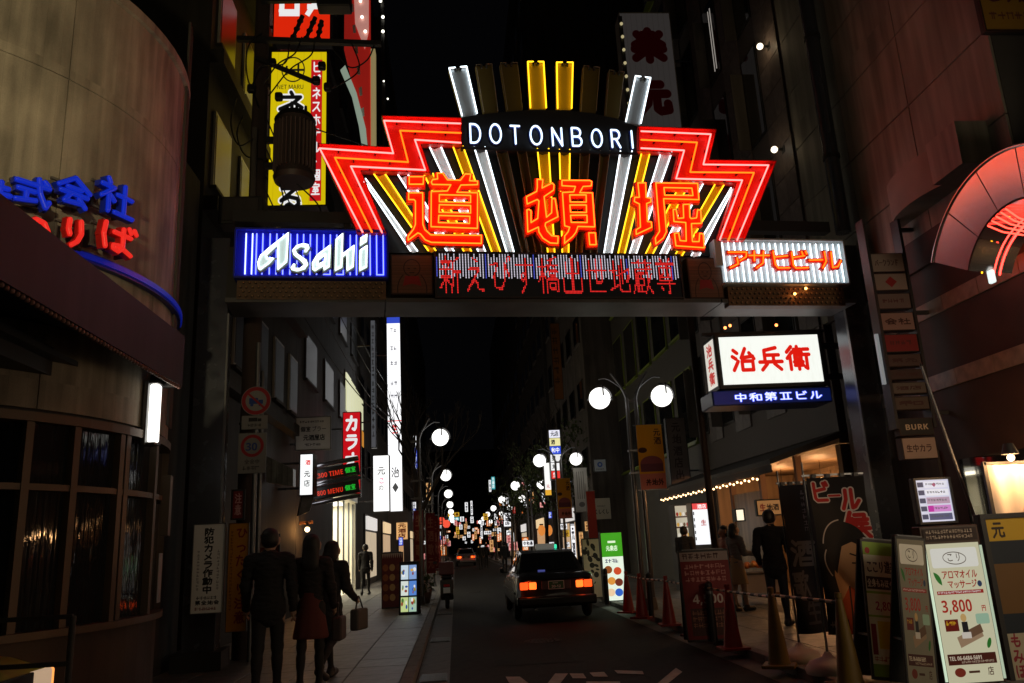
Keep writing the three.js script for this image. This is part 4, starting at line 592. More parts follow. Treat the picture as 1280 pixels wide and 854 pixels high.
signBox('lit_sign', 'red lit box sign with thick white characters above the yellow sign', 'sign', [342, -60, 414, 51], -17, { depth: 0.35, bracket: -0.4, light: 0.5, lightColor: 0xff3010, face: lit(print(256, 400, (c, w, h) => { c.fillStyle = '#ee2a0c'; c.fillRect(0, 0, w, h); put(c, '診', 10, 40, 230, 220, '#fff', 0.17); c.fillStyle = '#fff'; c.fillRect(20, 262, 96, 14); c.strokeStyle = '#fff'; c.lineWidth = 24; c.strokeRect(34, 190, 70, 92); c.beginPath(); c.moveTo(150, 290); c.lineTo(200, 210); c.moveTo(215, 250); c.lineTo(150, 250); c.stroke(); }), 0.95) });
{ // big curved red sign with a pale rim
  const z = -24, P = (l) => { const o = []; for (let i = 0; i < l.length; i += 2) { const p = onZ(l[i], l[i + 1], z); o.push([p.x, p.y]); } return o; }, t = thing('curved_sign', 'big red curved sign with a pale green rim and cream edge, studded with bulbs', 'sign', V(0, 0, z));
  const off = (l, d) => slab(P(l), -d, 0);
  part('red_face', off([431, -40, 462, -40, 463, 198, 458, 170, 449, 130, 438, 96, 430, 62], 0.3), glow(0.75, 0.03, 0.02, 0.3, 0.8), t); part('lit_band', slab(P([441, -40, 461, -40, 461, 40, 456, 62, 444, 30]), 0.01, 0.04), glow(1, 0.45, 0.38, 0.45, 0.6), t);
  part('pale_rim', slab(P([426, 90, 432, 84, 446, 118, 457, 160, 463, 215, 457, 215, 449, 160, 440, 122]), 0.01, 0.12), glow(0.6, 0.78, 0.62, 0.4, 0.7), t); part('cream_edge', slab(P([463.5, 62, 469, 62, 469.5, 215, 464, 215]), -0.3, 0.05), glow(0.85, 0.68, 0.3, 0.3, 0.6), t);
  for (let i = 0; i < 7; i++) { const a = P([438 + i * 2.6, 6 + i * 26])[0], l = slab([[a[0], a[1]], [a[0] + 0.1, a[1] + 0.05], [a[0] + 0.12, a[1] - 0.28], [a[0] + 0.03, a[1] - 0.3]], 0.002, 0.008); part('letter', l, MAT.whitePaint, t); }
  for (const [x, y] of [[451, 4], [453, 24], [457, 42], [476, 4], [479, 24], [479, 42], [480, 104], [485, 126]]) { const p = P([x, y])[0]; part('bulb', new THREE.SphereGeometry(y > 90 ? 0.03 : 0.055, 8, 6).translate(p[0], p[1], 0.12), glow(1, 0.95, 0.8, 3), t); }
  part('bulb_rail', bx(P([477, 0])[0][0] - 0.03, P([477, 0])[0][0] + 0.09, P([477, 200])[0][1], P([477, -40])[0][1], -0.1, 0.02), MAT.black, t);
}
// road signs on a pole
{ const z = -12.95, b = onZ(321, 500, z), t = thing('road_sign_post', 'grey post with truck ban and 30 speed limit signs behind the gate pillar', 'road sign', V(b.x, PV, z)), rel = (x, y) => onZ(x, y, z + 0.06).sub(t.position);
  part('post', cyl(0.038, 0.038, 4.9, 0, 0, 0, 10), MAT.greySteel, t);
  const disc = (n, x, y, r, tex) => { const c = rel(x, y); part(n, new THREE.CylinderGeometry(r, r, 0.012, 28).rotateX(Math.PI / 2).translate(c.x, c.y, 0.05), MAT.greySteel, t); part('sign_face', new THREE.CircleGeometry(r - 0.004, 28).translate(c.x, c.y, 0.058), printed(tex), t); };
  disc('ban_sign', 320, 501, 0.235, print(128, 128, (c) => { c.fillStyle = '#8f8f8c'; c.fillRect(0, 0, 128, 128); c.strokeStyle = '#a01820'; c.lineWidth = 16; c.beginPath(); c.arc(64, 64, 54, 0, 7); c.stroke(); c.fillStyle = '#1c3f8c'; c.fillRect(34, 52, 38, 26); c.fillRect(74, 60, 20, 18); c.beginPath(); c.arc(46, 82, 7, 0, 7); c.arc(82, 82, 7, 0, 7); c.fill(); c.lineWidth = 9; c.beginPath(); c.moveTo(28, 30); c.lineTo(100, 98); c.stroke(); }));
  const plate = (n, x0, y0, x1, y1, tex) => { const a = rel(x0, y0), c = rel(x1, y1), w = c.x - a.x, h = a.y - c.y; part(n, box(w, h, 0.012, (a.x + c.x) / 2, (a.y + c.y) / 2, 0.05), MAT.greySteel, t); part('sign_face', new THREE.PlaneGeometry(w - 0.01, h - 0.01).translate((a.x + c.x) / 2, (a.y + c.y) / 2, 0.058), printed(tex), t); };
  plate('truck_plate', 302, 520, 334, 536, print(128, 64, (c) => { c.fillStyle = '#858583'; c.fillRect(0, 0, 128, 64); c.fillStyle = '#222'; c.fillRect(34, 10, 44, 18); c.fillRect(80, 14, 18, 14); tinyPrint(c, 30, 38, 70, 18, '#333', 16); }));
  plate('speed_plate', 298, 542, 332, 591, print(128, 188, (c) => { c.fillStyle = '#858583'; c.fillRect(0, 0, 128, 188); c.strokeStyle = '#a01820'; c.lineWidth = 14; c.beginPath(); c.arc(64, 60, 46, 0, 7); c.stroke(); latin(c, '30', 33, 36, 50, '#24408c', 62); row(c, '全会中', 30, 124, 22, 22, '#333', 0.1); tinyPrint(c, 22, 156, 86, 20, '#333', 18); }));
}
// boards fixed to the left gate pillar
signBox('notice_board', 'upright white board with black security camera notice on the left gate pillar', 'notice', [240, 655, 281, 767], -11.55, { depth: 0.03, back: false, rim: 0.008, rimMat: MAT.greySteel, face: printed(print(200, 540, (c, w, h) => { c.fillStyle = '#e6e6e2'; c.fillRect(0, 0, w, h); col(c, '防犯カメラ作動中', 66, 24, 60, 46, '#111', 0.16, 0.1); c.save(); for (const x of [26, 152]) tinyPrint(c, x, 160, 22, 260, '#888', 16); c.restore(); tinyPrint(c, 30, 440, 150, 20, '#444', 20); row(c, '第全地会', 24, 466, 34, 26, '#111', 0.14, 0.14); tinyPrint(c, 24, 506, 150, 20, '#611', 18); })) });
signBox('notice_board', 'upright yellow board warning of bag snatchers beside the white notice', 'notice', [284, 654, 310, 790], -11.7, { depth: 0.03, back: false, rim: 0.006, rimMat: MAT.dark, face: printed(print(110, 560, (c, w, h) => { c.fillStyle = '#b57a14'; c.fillRect(0, 0, w, h); col(c, 'ひったくり注意', 40, 20, 62, 62, '#7a1410', 0.13, 0.18); tinyPrint(c, 10, 40, 18, 420, '#6b3a08', 14); })) });
signBox('notice_board', 'narrow pale strip board between the white and yellow notices', 'notice', [274, 655, 282, 764], -11.75, { depth: 0.02, back: false, rim: 0.004, face: printed(print(40, 400, (c, w, h) => { c.fillStyle = '#9a9a94'; c.fillRect(0, 0, w, h); tinyPrint(c, 8, 20, 24, 360, '#444', 20); })) });
// signs along the left facade
signBox('shop_sign', 'pale unlit board with rows of black print beyond the speed sign', 'sign', [369, 521, 414, 563], -21, { depth: 0.08, bracket: -0.5, rimMat: MAT.greySteel, face: printed(print(240, 220, (c, w, h) => { c.fillStyle = '#c9c9c4'; c.fillRect(0, 0, w, h); tinyPrint(c, 24, 20, 190, 20, '#333', 16); row(c, '個室', 30, 62, 34, 34, '#222', 0.13); row(c, 'ブラー', 110, 62, 32, 34, '#222', 0.1); row(c, '元酒屋店', 50, 118, 36, 40, '#222', 0.14); tinyPrint(c, 60, 178, 120, 20, '#333', 18); })) });
signBox('lit_sign', 'small white lit box sign with brushed characters beside the LED boards', 'sign', [374, 567, 392, 620], -19.5, { depth: 0.5, bracket: -0.6, light: 1.2, face: lit(print(100, 300, (c, w, h) => { c.fillStyle = '#f4f6f6'; c.fillRect(0, 0, w, h); put(c, '酒', 40, 40, 40, 40, '#c22', 0.12); put(c, '元', 30, 120, 50, 50, '#222', 0.12); put(c, '店', 30, 190, 50, 50, '#222', 0.1); }), 1.5) });
for (const [y0, y1, txt, lab] of [[578, 603, '2300 TIME', 'upper'], [600, 625, '1800 MENU', 'lower']]) {
  const z = -20.5, a = onZ(391, (y0 + y1) / 2 + 4, z), b = onZ(450, (y0 + y1) / 2 - 4, z), w = b.x - a.x, h = 0.32, t = thing('led_board', lab + ' of two tilted LED boards with red and green text before the red karaoke sign', 'LED board', V((a.x + b.x) / 2, (a.y + b.y) / 2 - h / 2, z)); t.rotation.z = 0.14;
  part('case', rbox(w, h, 0.14, 0.02, 0, h / 2, -0.075), MAT.black, t); part('led_screen', new THREE.PlaneGeometry(w - 0.06, h - 0.08).translate(0, h / 2, 0.002), lit(print(256, 64, (c) => { c.fillStyle = '#050303'; c.fillRect(0, 0, 256, 64); latin(c, txt, 4, 10, 44, '#ff3a1c', 168); row(c, '個室', 182, 14, 30, 36, '#22d83a', 0.13); }), 0.8), t);
  part('light_bar', cyl(0.06, 0.06, w + 0.04, 0, 0, 0, 10).rotateZ(Math.PI / 2).translate(w / 2 + 0.02, h + 0.09, 0), mat(lin(0.5, 0.5, 0.55), 0.15, { metalness: 0.9 }), t); part('light_bar', cyl(0.05, 0.05, w + 0.04, 0, 0, 0, 10).rotateZ(Math.PI / 2).translate(w / 2 + 0.02, -0.08, 0), mat(lin(0.5, 0.5, 0.55), 0.15, { metalness: 0.9 }), t);
}
signBox('lit_sign', 'red upright karaoke sign with white katakana beyond the LED boards', 'sign', [428, 515, 451, 618], -27, { depth: 0.3, bracket: -0.5, light: 0.5, lightColor: 0xff3020, face: lit(print(120, 520, (c, w, h) => { c.fillStyle = '#d9101c'; c.fillRect(0, 0, w, h); col(c, 'カラオケ', 14, 20, 92, 100, '#fff', 0.2, 0.2); }), 0.9) });
{ const z0 = -27.4, t = thing('lit_canopy', 'lit glazed canopy panel with an orange wedge above the karaoke sign', 'canopy', V(XL, 0, z0)), A = onX(432, 465, XL + 0.06), B = onX(453, 512, XL + 0.06), h1 = A.y, h0 = h1 - 1.5, L = A.z - B.z;
  for (let i = 0; i < 4; i++) part('lit_window', bx(0.05, 0.1, h0, h1 - i * 0.05, A.z - z0 - L * i / 4 - 0.04, A.z - z0 - L * (i + 1) / 4 + 0.04), glow(0.95, 0.95, 0.6, 0.75), t); part('frame', bx(0.004, 0.048, h0 - 0.1, h1 + 0.1, A.z - z0, B.z - z0), MAT.wallMid, t); part('orange_sign', bx(0.103, 0.12, h0 - 0.8, h0 - 0.1, A.z - z0 - 0.6, A.z - z0 - L), glow(1, 0.4, 0.05, 0.6), t); }
signBox('lit_sign', 'very tall white lit sign column with blue cap and black print', 'sign', [484, 396, 502, 640], -36, { depth: 0.5, bracket: -0.8, light: 2.0, face: lit(print(96, 1024, (c, w, h) => { c.fillStyle = '#f6f6f8'; c.fillRect(0, 0, w, h); c.fillStyle = '#2a40a8'; c.fillRect(0, 0, w, 34); c.strokeStyle = '#999'; for (const y of [130, 320, 500, 690, 860]) { c.beginPath(); c.moveTo(0, y); c.lineTo(w, y); c.stroke(); } for (const y of [60, 160, 240, 350, 420]) tinyPrint(c, 22, y, 56, 22, '#4a4a52', 24); c.fillStyle = '#d22'; c.fillRect(0, 560, w, 5); put(c, '生', 24, 580, 50, 50, '#d22', 0.12); put(c, '治', 20, 800, 56, 56, '#222', 0.1); c.fillStyle = '#333'; c.beginPath(); c.moveTo(48, 880); c.lineTo(70, 905); c.lineTo(48, 930); c.lineTo(26, 905); c.fill(); }), 1.6) });
signBox('lit_sign', 'broad white lit sign with brushed black characters beside the tall white column', 'sign', [466, 569, 487, 640], -33, { depth: 0.4, bracket: -0.6, light: 2.0, face: lit(print(120, 400, (c, w, h) => { c.fillStyle = '#f8f8f6'; c.fillRect(0, 0, w, h); put(c, '元', 30, 80, 60, 60, '#222', 0.1); put(c, 'こ', 40, 160, 44, 44, '#d43a6a', 0.12); put(c, 'の', 36, 210, 44, 44, '#333', 0.09); }), 1.6) });
signBox('lit_sign', 'thin white lit sign with a yellow foot hung on a building wall', 'sign', [463, 400, 470, 560], -30, { depth: 0.3, bracket: -0.5, light: 0.2, face: lit(print(40, 600, (c, w, h) => { c.fillStyle = '#9aa0a8'; c.fillRect(0, 0, w, h); tinyPrint(c, 6, 20, 30, 560, '#333', 26); }), 0.22) });
{ const z = -18.2, a = onZ(333, 570, z), b = onZ(366, 608, z), t = thing('metal_hood', 'sloping bare metal hood over a doorway beside the speed sign', 'hood', V(a.x, b.y, z)); const w = b.x - a.x, h = a.y - b.y; part('sheet', slab([[0, 0.12], [w, 0], [w, h * 0.55], [0, h]], -0.3, 0), mat(lin(0.4, 0.42, 0.42), 0.4, { metalness: 0.4, map: blotch2 }), t); for (let i = 1; i < 5; i++) part('seam', slab([[w * i / 5 - 0.008, 0.13 - 0.1 * i / 5], [w * i / 5 + 0.008, 0.13 - 0.1 * i / 5], [w * i / 5 + 0.008, h - h * 0.45 * i / 5 - 0.02], [w * i / 5 - 0.008, h - h * 0.45 * i / 5 - 0.02]], 0.002, 0.014), MAT.greySteel, t); }
{ const z = -19.8, t = thing('sign_skirt', 'grey sloping sign skirt under the small white lit sign', 'sign', onZ(372, 645, z)); part('panel', slab([[0.02, 0], [0.28, 0.1], [0.4, 0.52], [0.12, 0.5]], -0.05, 0), mat(lin(0.35, 0.36, 0.37), 0.5, { map: blotch2 }), t); part('edge', slab([[-0.02, 0], [0.015, 0], [0.115, 0.5], [0.08, 0.5]], -0.05, 0.01), MAT.dark, t); }
signBox('drink_display', 'bright blue-white drinks display in a dark shop front beyond the three pedestrians', 'display', [358, 668, 367, 706], -22, { depth: 0.4, back: false, light: 0.4, face: lit(print(64, 240, (c, w, h) => { c.fillStyle = '#b8b8e8'; c.fillRect(0, 0, w, h); for (let i = 0; i < 24; i++) { c.fillStyle = ['#fff', '#6a6ad8', '#e8a0a0', '#8080ff'][i % 4]; c.fillRect(6 + (i % 3) * 18, 6 + Math.floor(i / 3) * 29, 14, 22); } }), 1.0) });
{ const p = onZ(384, 662, -22.5), t = thing('bare_bulb', 'bare glowing bulb with a wooden lintel in a dark shop front', 'bulb', V(p.x, p.y, p.z)); part('lamp_bulb', new THREE.SphereGeometry(0.07, 12, 8), glow(1, 0.7, 0.35, 6), t); part('lamp_socket', cyl(0.03, 0.03, 0.1, 0, 0.06, 0, 8), MAT.dark, t); part('lintel', bx(-0.75, 0.15, 0.14, 0.22, -0.1, 0), mat(lin(0.3, 0.13, 0.05), 0.7), t); part('lintel', bx(-0.75, -0.68, -0.8, 0.135, -0.1, 0), mat(lin(0.3, 0.13, 0.05), 0.7), t); lampLight(p, 0xffb060, 2.2, 3); }
signBox('wall_poster', 'dark red poster board on the wall behind the pedestrians', 'poster', [322, 668, 350, 704], -16.5, { depth: 0.03, back: false, face: printed(print(128, 160, (c, w, h) => { c.fillStyle = '#5c1c14'; c.fillRect(0, 0, w, h); c.fillStyle = '#8a7a6a'; c.fillRect(10, 12, 108, 60); tinyPrint(c, 14, 90, 100, 60, '#c9a070', 16); })) });
signBox('red_sign', 'small upright red sign with pale characters above the yellow notice', 'sign', [289, 612, 306, 650], -12.9, { depth: 0.05, back: false, face: printed(print(80, 180, (c, w, h) => { c.fillStyle = '#7c1612'; c.fillRect(0, 0, w, h); col(c, '注意', 14, 14, 52, 70, '#c99', 0.13); })) });
// ---------------------------------------------------------------- right side
{ // hanging tenant sign of the building beyond the gate: white box with red characters over a blue lit strip
  const z = -14.2, R = zm(820, 380, 3.285), P = (x, y) => onZ(820 + x / 3.285, 380 + y / 3.285, z), a = P(256, 138), b = P(690, 318), c = P(225, 328), d = P(728, 402), t = thing('restaurant_sign', 'white lit box sign with red brushed characters above a blue lit strip, beyond the gate', 'sign', V(a.x, d.y, z)), o = t.position, w = b.x - a.x, y0 = b.y - o.y, y1 = a.y - o.y;
  part('case', rbox(w + 0.16, y1 - y0 + 0.16, 0.7, 0.02, w / 2, (y0 + y1) / 2, -0.36), MAT.black, t);
  part('lit_face', new THREE.PlaneGeometry(w, y1 - y0).translate(w / 2, (y0 + y1) / 2, 0.004), lit(print(512, 220, (x, W, H) => { x.fillStyle = '#f3f6ee'; x.fillRect(0, 0, W, H); for (let i = 0; i < 200; i++) { x.fillStyle = 'rgba(150,150,120,0.07)'; x.fillRect(rnd() * W, rnd() * H, 2, 20 + rnd() * 60); } row(x, '治兵衛', 52, 52, 124, 112, '#d8180c', 0.15, 0.13); row(x, '治兵衛', 54, 55, 124, 108, '#d8180c', 0.1, 0.13); }), 1.25), t);
  part('side_face', new THREE.PlaneGeometry(0.56, y1 - y0).rotateY(-Math.PI / 2).translate(-0.084, (y0 + y1) / 2, -0.36), lit(print(96, 200, (x, W, H) => { x.fillStyle = '#efe9dc'; x.fillRect(0, 0, W, H); col(x, '治兵衛', 22, 12, 52, 52, '#c8180c', 0.15, 0.16); }), 0.9), t);
  const e0 = c.x - o.x, e1 = d.x - o.x, s1 = y0 - 0.1; part('strip_case', rbox(e1 - e0, s1, 0.72, 0.03, (e0 + e1) / 2, s1 / 2, -0.36), mat(lin(0.01, 0.03, 0.2), 0.35), t);
  part('strip_face', new THREE.PlaneGeometry(e1 - e0 - 0.06, s1 - 0.05).translate((e0 + e1) / 2, s1 / 2, 0.005), lit(print(512, 84, (x, W, H) => { x.fillStyle = '#06103c'; x.fillRect(0, 0, W, H); row(x, '中和第Ⅱビル', 88, 16, 56, 54, '#2448ff', 0.24, 0.18); row(x, '中和第Ⅱビル', 88, 16, 56, 54, '#f2f6ff', 0.12, 0.18); }), 1.3), t);
  part('hanger', bx(-0.2, w + 0.3, y1 + 0.12, y1 + 0.18, -0.4, -0.32), MAT.dark, t); for (const x of [0.2, w - 0.2]) part('hanger', bx(x - 0.03, x + 0.03, y1 + 0.09, y1 + 0.9, -0.39, -0.33), MAT.dark, t); part('bracket', bx(w + 0.08, 7.55 - o.x, y0 + 0.1, y0 + 0.2, -0.4, -0.3), MAT.dark, t); part('bracket', bx(w + 0.08, 7.55 - o.x, y1 - 0.2, y1 - 0.1, -0.4, -0.3), MAT.dark, t);
  for (const [x, y] of [[277, 104], [297, 95], [486, 93]]) { const p = P(x, y).sub(o); part('pilot_lamp', new THREE.SphereGeometry(0.03, 8, 6).translate(p.x, p.y, 0.1), glow(1, 0.3, 0.08, 4), t); }
  panelLight(V(o.x + w / 2, o.y + (y0 + y1) / 2, z + 0.06), V(0, 0, 1), w, y1 - y0, 0xfff6e8, 1.0); panelLight(V(o.x + w / 2, o.y + s1 / 2, z + 0.06), V(0, 0, 1), w, s1, 0x3050ff, 0.5);
}
{ const p = onY(893, 745, PV), t = thing('sign_post', 'dark round steel post rising under the restaurant sign', 'post', V(p.x, PV, -15.6)); t.position.x = onZ(889, 640, -15.6).x; part('post', cyl(0.07, 0.07, 6.2, 0, 0, 0, 12), MAT.wallBrown, t); part('flange', cyl(0.15, 0.15, 0.03, 0, 0, 0, 12), MAT.dark, t); }
// restaurant: room behind the tiled building's foot, awning, lights
{
  const z0 = -15.3, z1 = -23.9, t = thing('restaurant', 'restaurant front with warm wooden room, dark awning and a string of small lights', 'restaurant', V(XR, 0, z0)), L = z0 - z1, wood = mat(lin(0.3, 0.2, 0.11), 0.6, { map: streak1 }), W = (n, a0, a1, y0, y1, x0, x1, m) => part(n, bx(x0, x1, y0, y1, -a0, -a1), m, t);
  W('room_back', 0, L, 0, 3.4, 2.6, 2.8, wood); W('room_end', L - 0.2, L - 0.004, 0.12, 3.2, 0.2, 2.59, wood); W('room_end', 0.004, 0.2, 0.12, 3.2, 0, 2.59, wood); W('room_floor', 0, L, 0, 0.11, 0.0, 2.59, mat(lin(0.2, 0.13, 0.07), 0.6)); W('ceiling', 0, L, 3.22, 3.42, 0, 2.59, wood);
  for (let i = 0; i < 12; i++) W('plank', 0.3 + i * 0.7, 0.3 + i * 0.7 + 0.66, 0.2, 3.1, 2.55, 2.595, i % 2 ? wood : mat(lin(0.34, 0.23, 0.13), 0.6, { map: streak1 }));
  for (const a of [2.2, 4.4, 6.6]) W('front_post', a - 0.07, a + 0.07, 0.1, 3.2, -0.02, 0.12, mat(lin(0.12, 0.06, 0.03), 0.6)); W('front_panel', 4.5, 6.5, 0.1, 2.6, 0.02, 0.08, mat(lin(0.5, 0.36, 0.2), 0.6, { map: streak1 }));
  const aw = slab([[-1.5, 2.95], [-1.5, 2.85], [0.02, 3.32], [0.02, 3.44]], 0, L + 0.2).translate(0, 0, -L - 0.1); part('awning', aw, mat(lin(0.05, 0.045, 0.042), 0.7), t); W('awning_valance', -0.1, L + 0.1, 2.7, 2.848, -1.5, -1.47, mat(lin(0.06, 0.05, 0.05), 0.8));
  for (let i = 0; i < 34; i++) { const a = 0.6 + i * 0.235; part('string_light', new THREE.SphereGeometry(0.026, 6, 5).translate(-1.52, 2.62 + (i % 2) * 0.03, -a), glow(1, 0.62, 0.3, 5), t); }
  for (const a of [1.8, 4.2, 7.2]) lampLight(V(XR - 1.5, 2.55, z0 - a), 0xffb070, 0.4, 4);
  for (const a of [1.5, 3.8, 6.2]) { const l = part('pendant_lamp', new THREE.SphereGeometry(0.1, 12, 8).translate(1.3, 2.7, -a), glow(1, 0.6, 0.25, 4), t); part('lamp_cord', cyl(0.008, 0.008, 0.44, 1.3, 2.79, -a, 5), MAT.black, l); lampLight(V(XR + 1.3, 2.7, z0 - a), 0xffb878, 6, 4); }
}
signBox('wooden_sign', 'small orange lit sign with black brushed print under the awning', 'sign', [945, 624, 978, 645], -15.5, { depth: 0.08, back: false, light: 0.3, lightColor: 0xffa060, face: lit(print(200, 110, (c, w, h) => { c.fillStyle = '#c98a50'; c.fillRect(0, 0, w, h); put(c, '生', 20, 24, 52, 60, '#7a1810', 0.14); row(c, '地酒', 80, 26, 48, 54, '#241008', 0.13); }), 0.5) });
signBox('square_lantern', 'small square white lantern under the awning', 'lantern', [919, 636, 931, 652], -17, { depth: 0.2, light: 1.0, lightColor: 0xffe0b0, face: glow(1, 0.85, 0.62, 1.4) });
signBox('lit_display', 'white lit menu cabinet with red header beside the awning', 'display', [866, 628, 894, 682], -22.2, { depth: 0.5, light: 1.2, face: lit(print(160, 300, (c, w, h) => { c.fillStyle = '#f4f6f8'; c.fillRect(0, 0, w, h); c.fillStyle = '#e04a4a'; c.fillRect(0, 0, w, 44); row(c, '酒店', 40, 6, 34, 32, '#fff', 0.12); put(c, '生', 56, 120, 44, 44, '#a33', 0.12); c.fillStyle = '#222'; for (let i = 0; i < 5; i++) { c.fillRect(4, 60 + i * 46, 8, 24); c.fillRect(w - 12, 60 + i * 46, 8, 24); } }), 1.3) });
signBox('lit_display', 'glazed food sample case with lit shelves beside the white menu cabinet', 'display', [847, 631, 866, 740], -23, { depth: 0.6, light: 0.9, lightColor: 0xfff0d8, face: lit(print(120, 480, (c, w, h) => { c.fillStyle = '#c9c0a8'; c.fillRect(0, 0, w, h); for (let k = 0; k < 7; k++) { c.fillStyle = '#4a2a1c'; c.fillRect(0, 60 + k * 60, w, 8); for (let i = 0; i < 4; i++) { c.fillStyle = ['#a03020', '#d8a040', '#e8e0d0', '#604020'][(i + k) % 4]; c.beginPath(); c.arc(18 + i * 28, 48 + k * 60, 11, 0, 7); c.fill(); } } }), 0.9) });
const orangeGeo = new THREE.SphereGeometry(0.052, 10, 8), orangeG = () => orangeGeo, orangeM = mat(lin(0.7, 0.2, 0.02), 0.5), orangeM2 = mat(lin(0.6, 0.28, 0.05), 0.5);
{ // produce table
  const p = onY(950, 752, PV), t = thing('produce_table', 'low table with a heap of oranges before the restaurant', 'table', V(p.x - 0.25, PV, p.z + 0.6)); part('table_top', bx(-0.5, 0.5, 0.62, 0.66, -0.4, 0.4), MAT.wallMid, t); part('cloth', bx(-0.5, 0.5, 0.25, 0.617, -0.39, 0.39), mat(lin(0.5, 0.45, 0.42), 0.9), t); for (const [x, z] of [[-0.44, 0.34], [0.44, 0.34], [-0.44, -0.34], [0.44, -0.34]]) part('leg', bx(x - 0.025, x + 0.025, 0, 0.248, z - 0.025, z + 0.025), MAT.dark, t);
  const t2 = p; for (let i = 0; i < 34; i++) { const a = rr(-0.42, 0.42), b = rr(-0.3, 0.3), o = new THREE.Mesh(orangeG(), i % 3 ? orangeM : orangeM2); o.name = numbered('orange'); o.position.set(t.position.x + a, PV + 0.7 + 0.05 * rnd() + 0.1 * (1 - Math.abs(a) * 2), t.position.z + b); scene.add(o); tag(o, 'orange piled on the cloth-covered produce table', 'orange', 'oranges on the produce table'); }
}
// tenant sign stack
{ const z = -11.6, t = thing('tenant_sign_stack', 'tall unlit stack of small tenant signs beside the right gate pillar', 'sign', V(onZ(1150, 560, z).x, 0, z)), x0 = onZ(1131, 575, z).x - t.position.x, x1 = onZ(1174, 575, z).x - t.position.x, rows = [[316, 340], [341, 363], [366, 386], [390, 413], [417, 440], [442, 458], [461, 474], [477, 492], [495, 512], [522, 544], [546, 574]];
  const cols = ['#8c8078', '#8a7c74', '#6a5c58', '#8c7068', '#7a2020', '#4a3a36', '#3a2c28', '#55504a', '#4a4038', '#20201f', '#a08c80'], txt = ['パークランド', '', '', '会社', '', '第元', '地室', '酒店', '和', 'BURK', '生中カラ'];
  rows.forEach(([a, b], i) => { const px = 1112 + i * 3.6, y1 = onZ(px, a, z).y, y0 = onZ(px, b, z).y; const m = part('tenant_panel', bx(x0, x1, y0, y1 - 0.01, -0.16, 0), MAT.wallBrown, t); part('sign_face', new THREE.PlaneGeometry(x1 - x0 - 0.02, y1 - y0 - 0.03).translate((x0 + x1) / 2, (y0 + y1) / 2 - 0.005, 0.003), printed(print(160, 90, (c, w, h) => { c.fillStyle = cols[i]; c.fillRect(0, 0, w, h); if (i === 1) { c.fillStyle = '#8a2020'; c.beginPath(); c.moveTo(80, 14); c.lineTo(110, 45); c.lineTo(80, 76); c.lineTo(50, 45); c.fill(); } else if (i === 9) latin(c, txt[i], 24, 22, 44, '#b8a890', 120); else if (txt[i]) row(c, txt[i], 14, 28, 130 / txt[i].length - 3, 34, '#3a1c18', 0.12); else tinyPrint(c, 20, 30, 120, 30, '#4a1c1c', 26); })), m); });
  part('frame', mrg([bx(x0 - 0.05, x0 - 0.005, 3.0, 6.4, -0.2, 0.02)]), MAT.dark, t); part('frame', bx(x1 + 0.005, x1 + 0.05, 3.0, 6.4, -0.2, 0.02), MAT.dark, t); for (const y of [3.2, 4.8, 6.2]) part('bracket', bx(x1 + 0.053, XR - t.position.x - 0.01, y, y + 0.06, -0.12, -0.06), MAT.dark, t); part('side_lamp', bx(x0 - 0.1, x0 - 0.055, 3.7, 4.5, -0.1, -0.05), glow(0.75, 0.85, 0.9, 0.22), t);
}
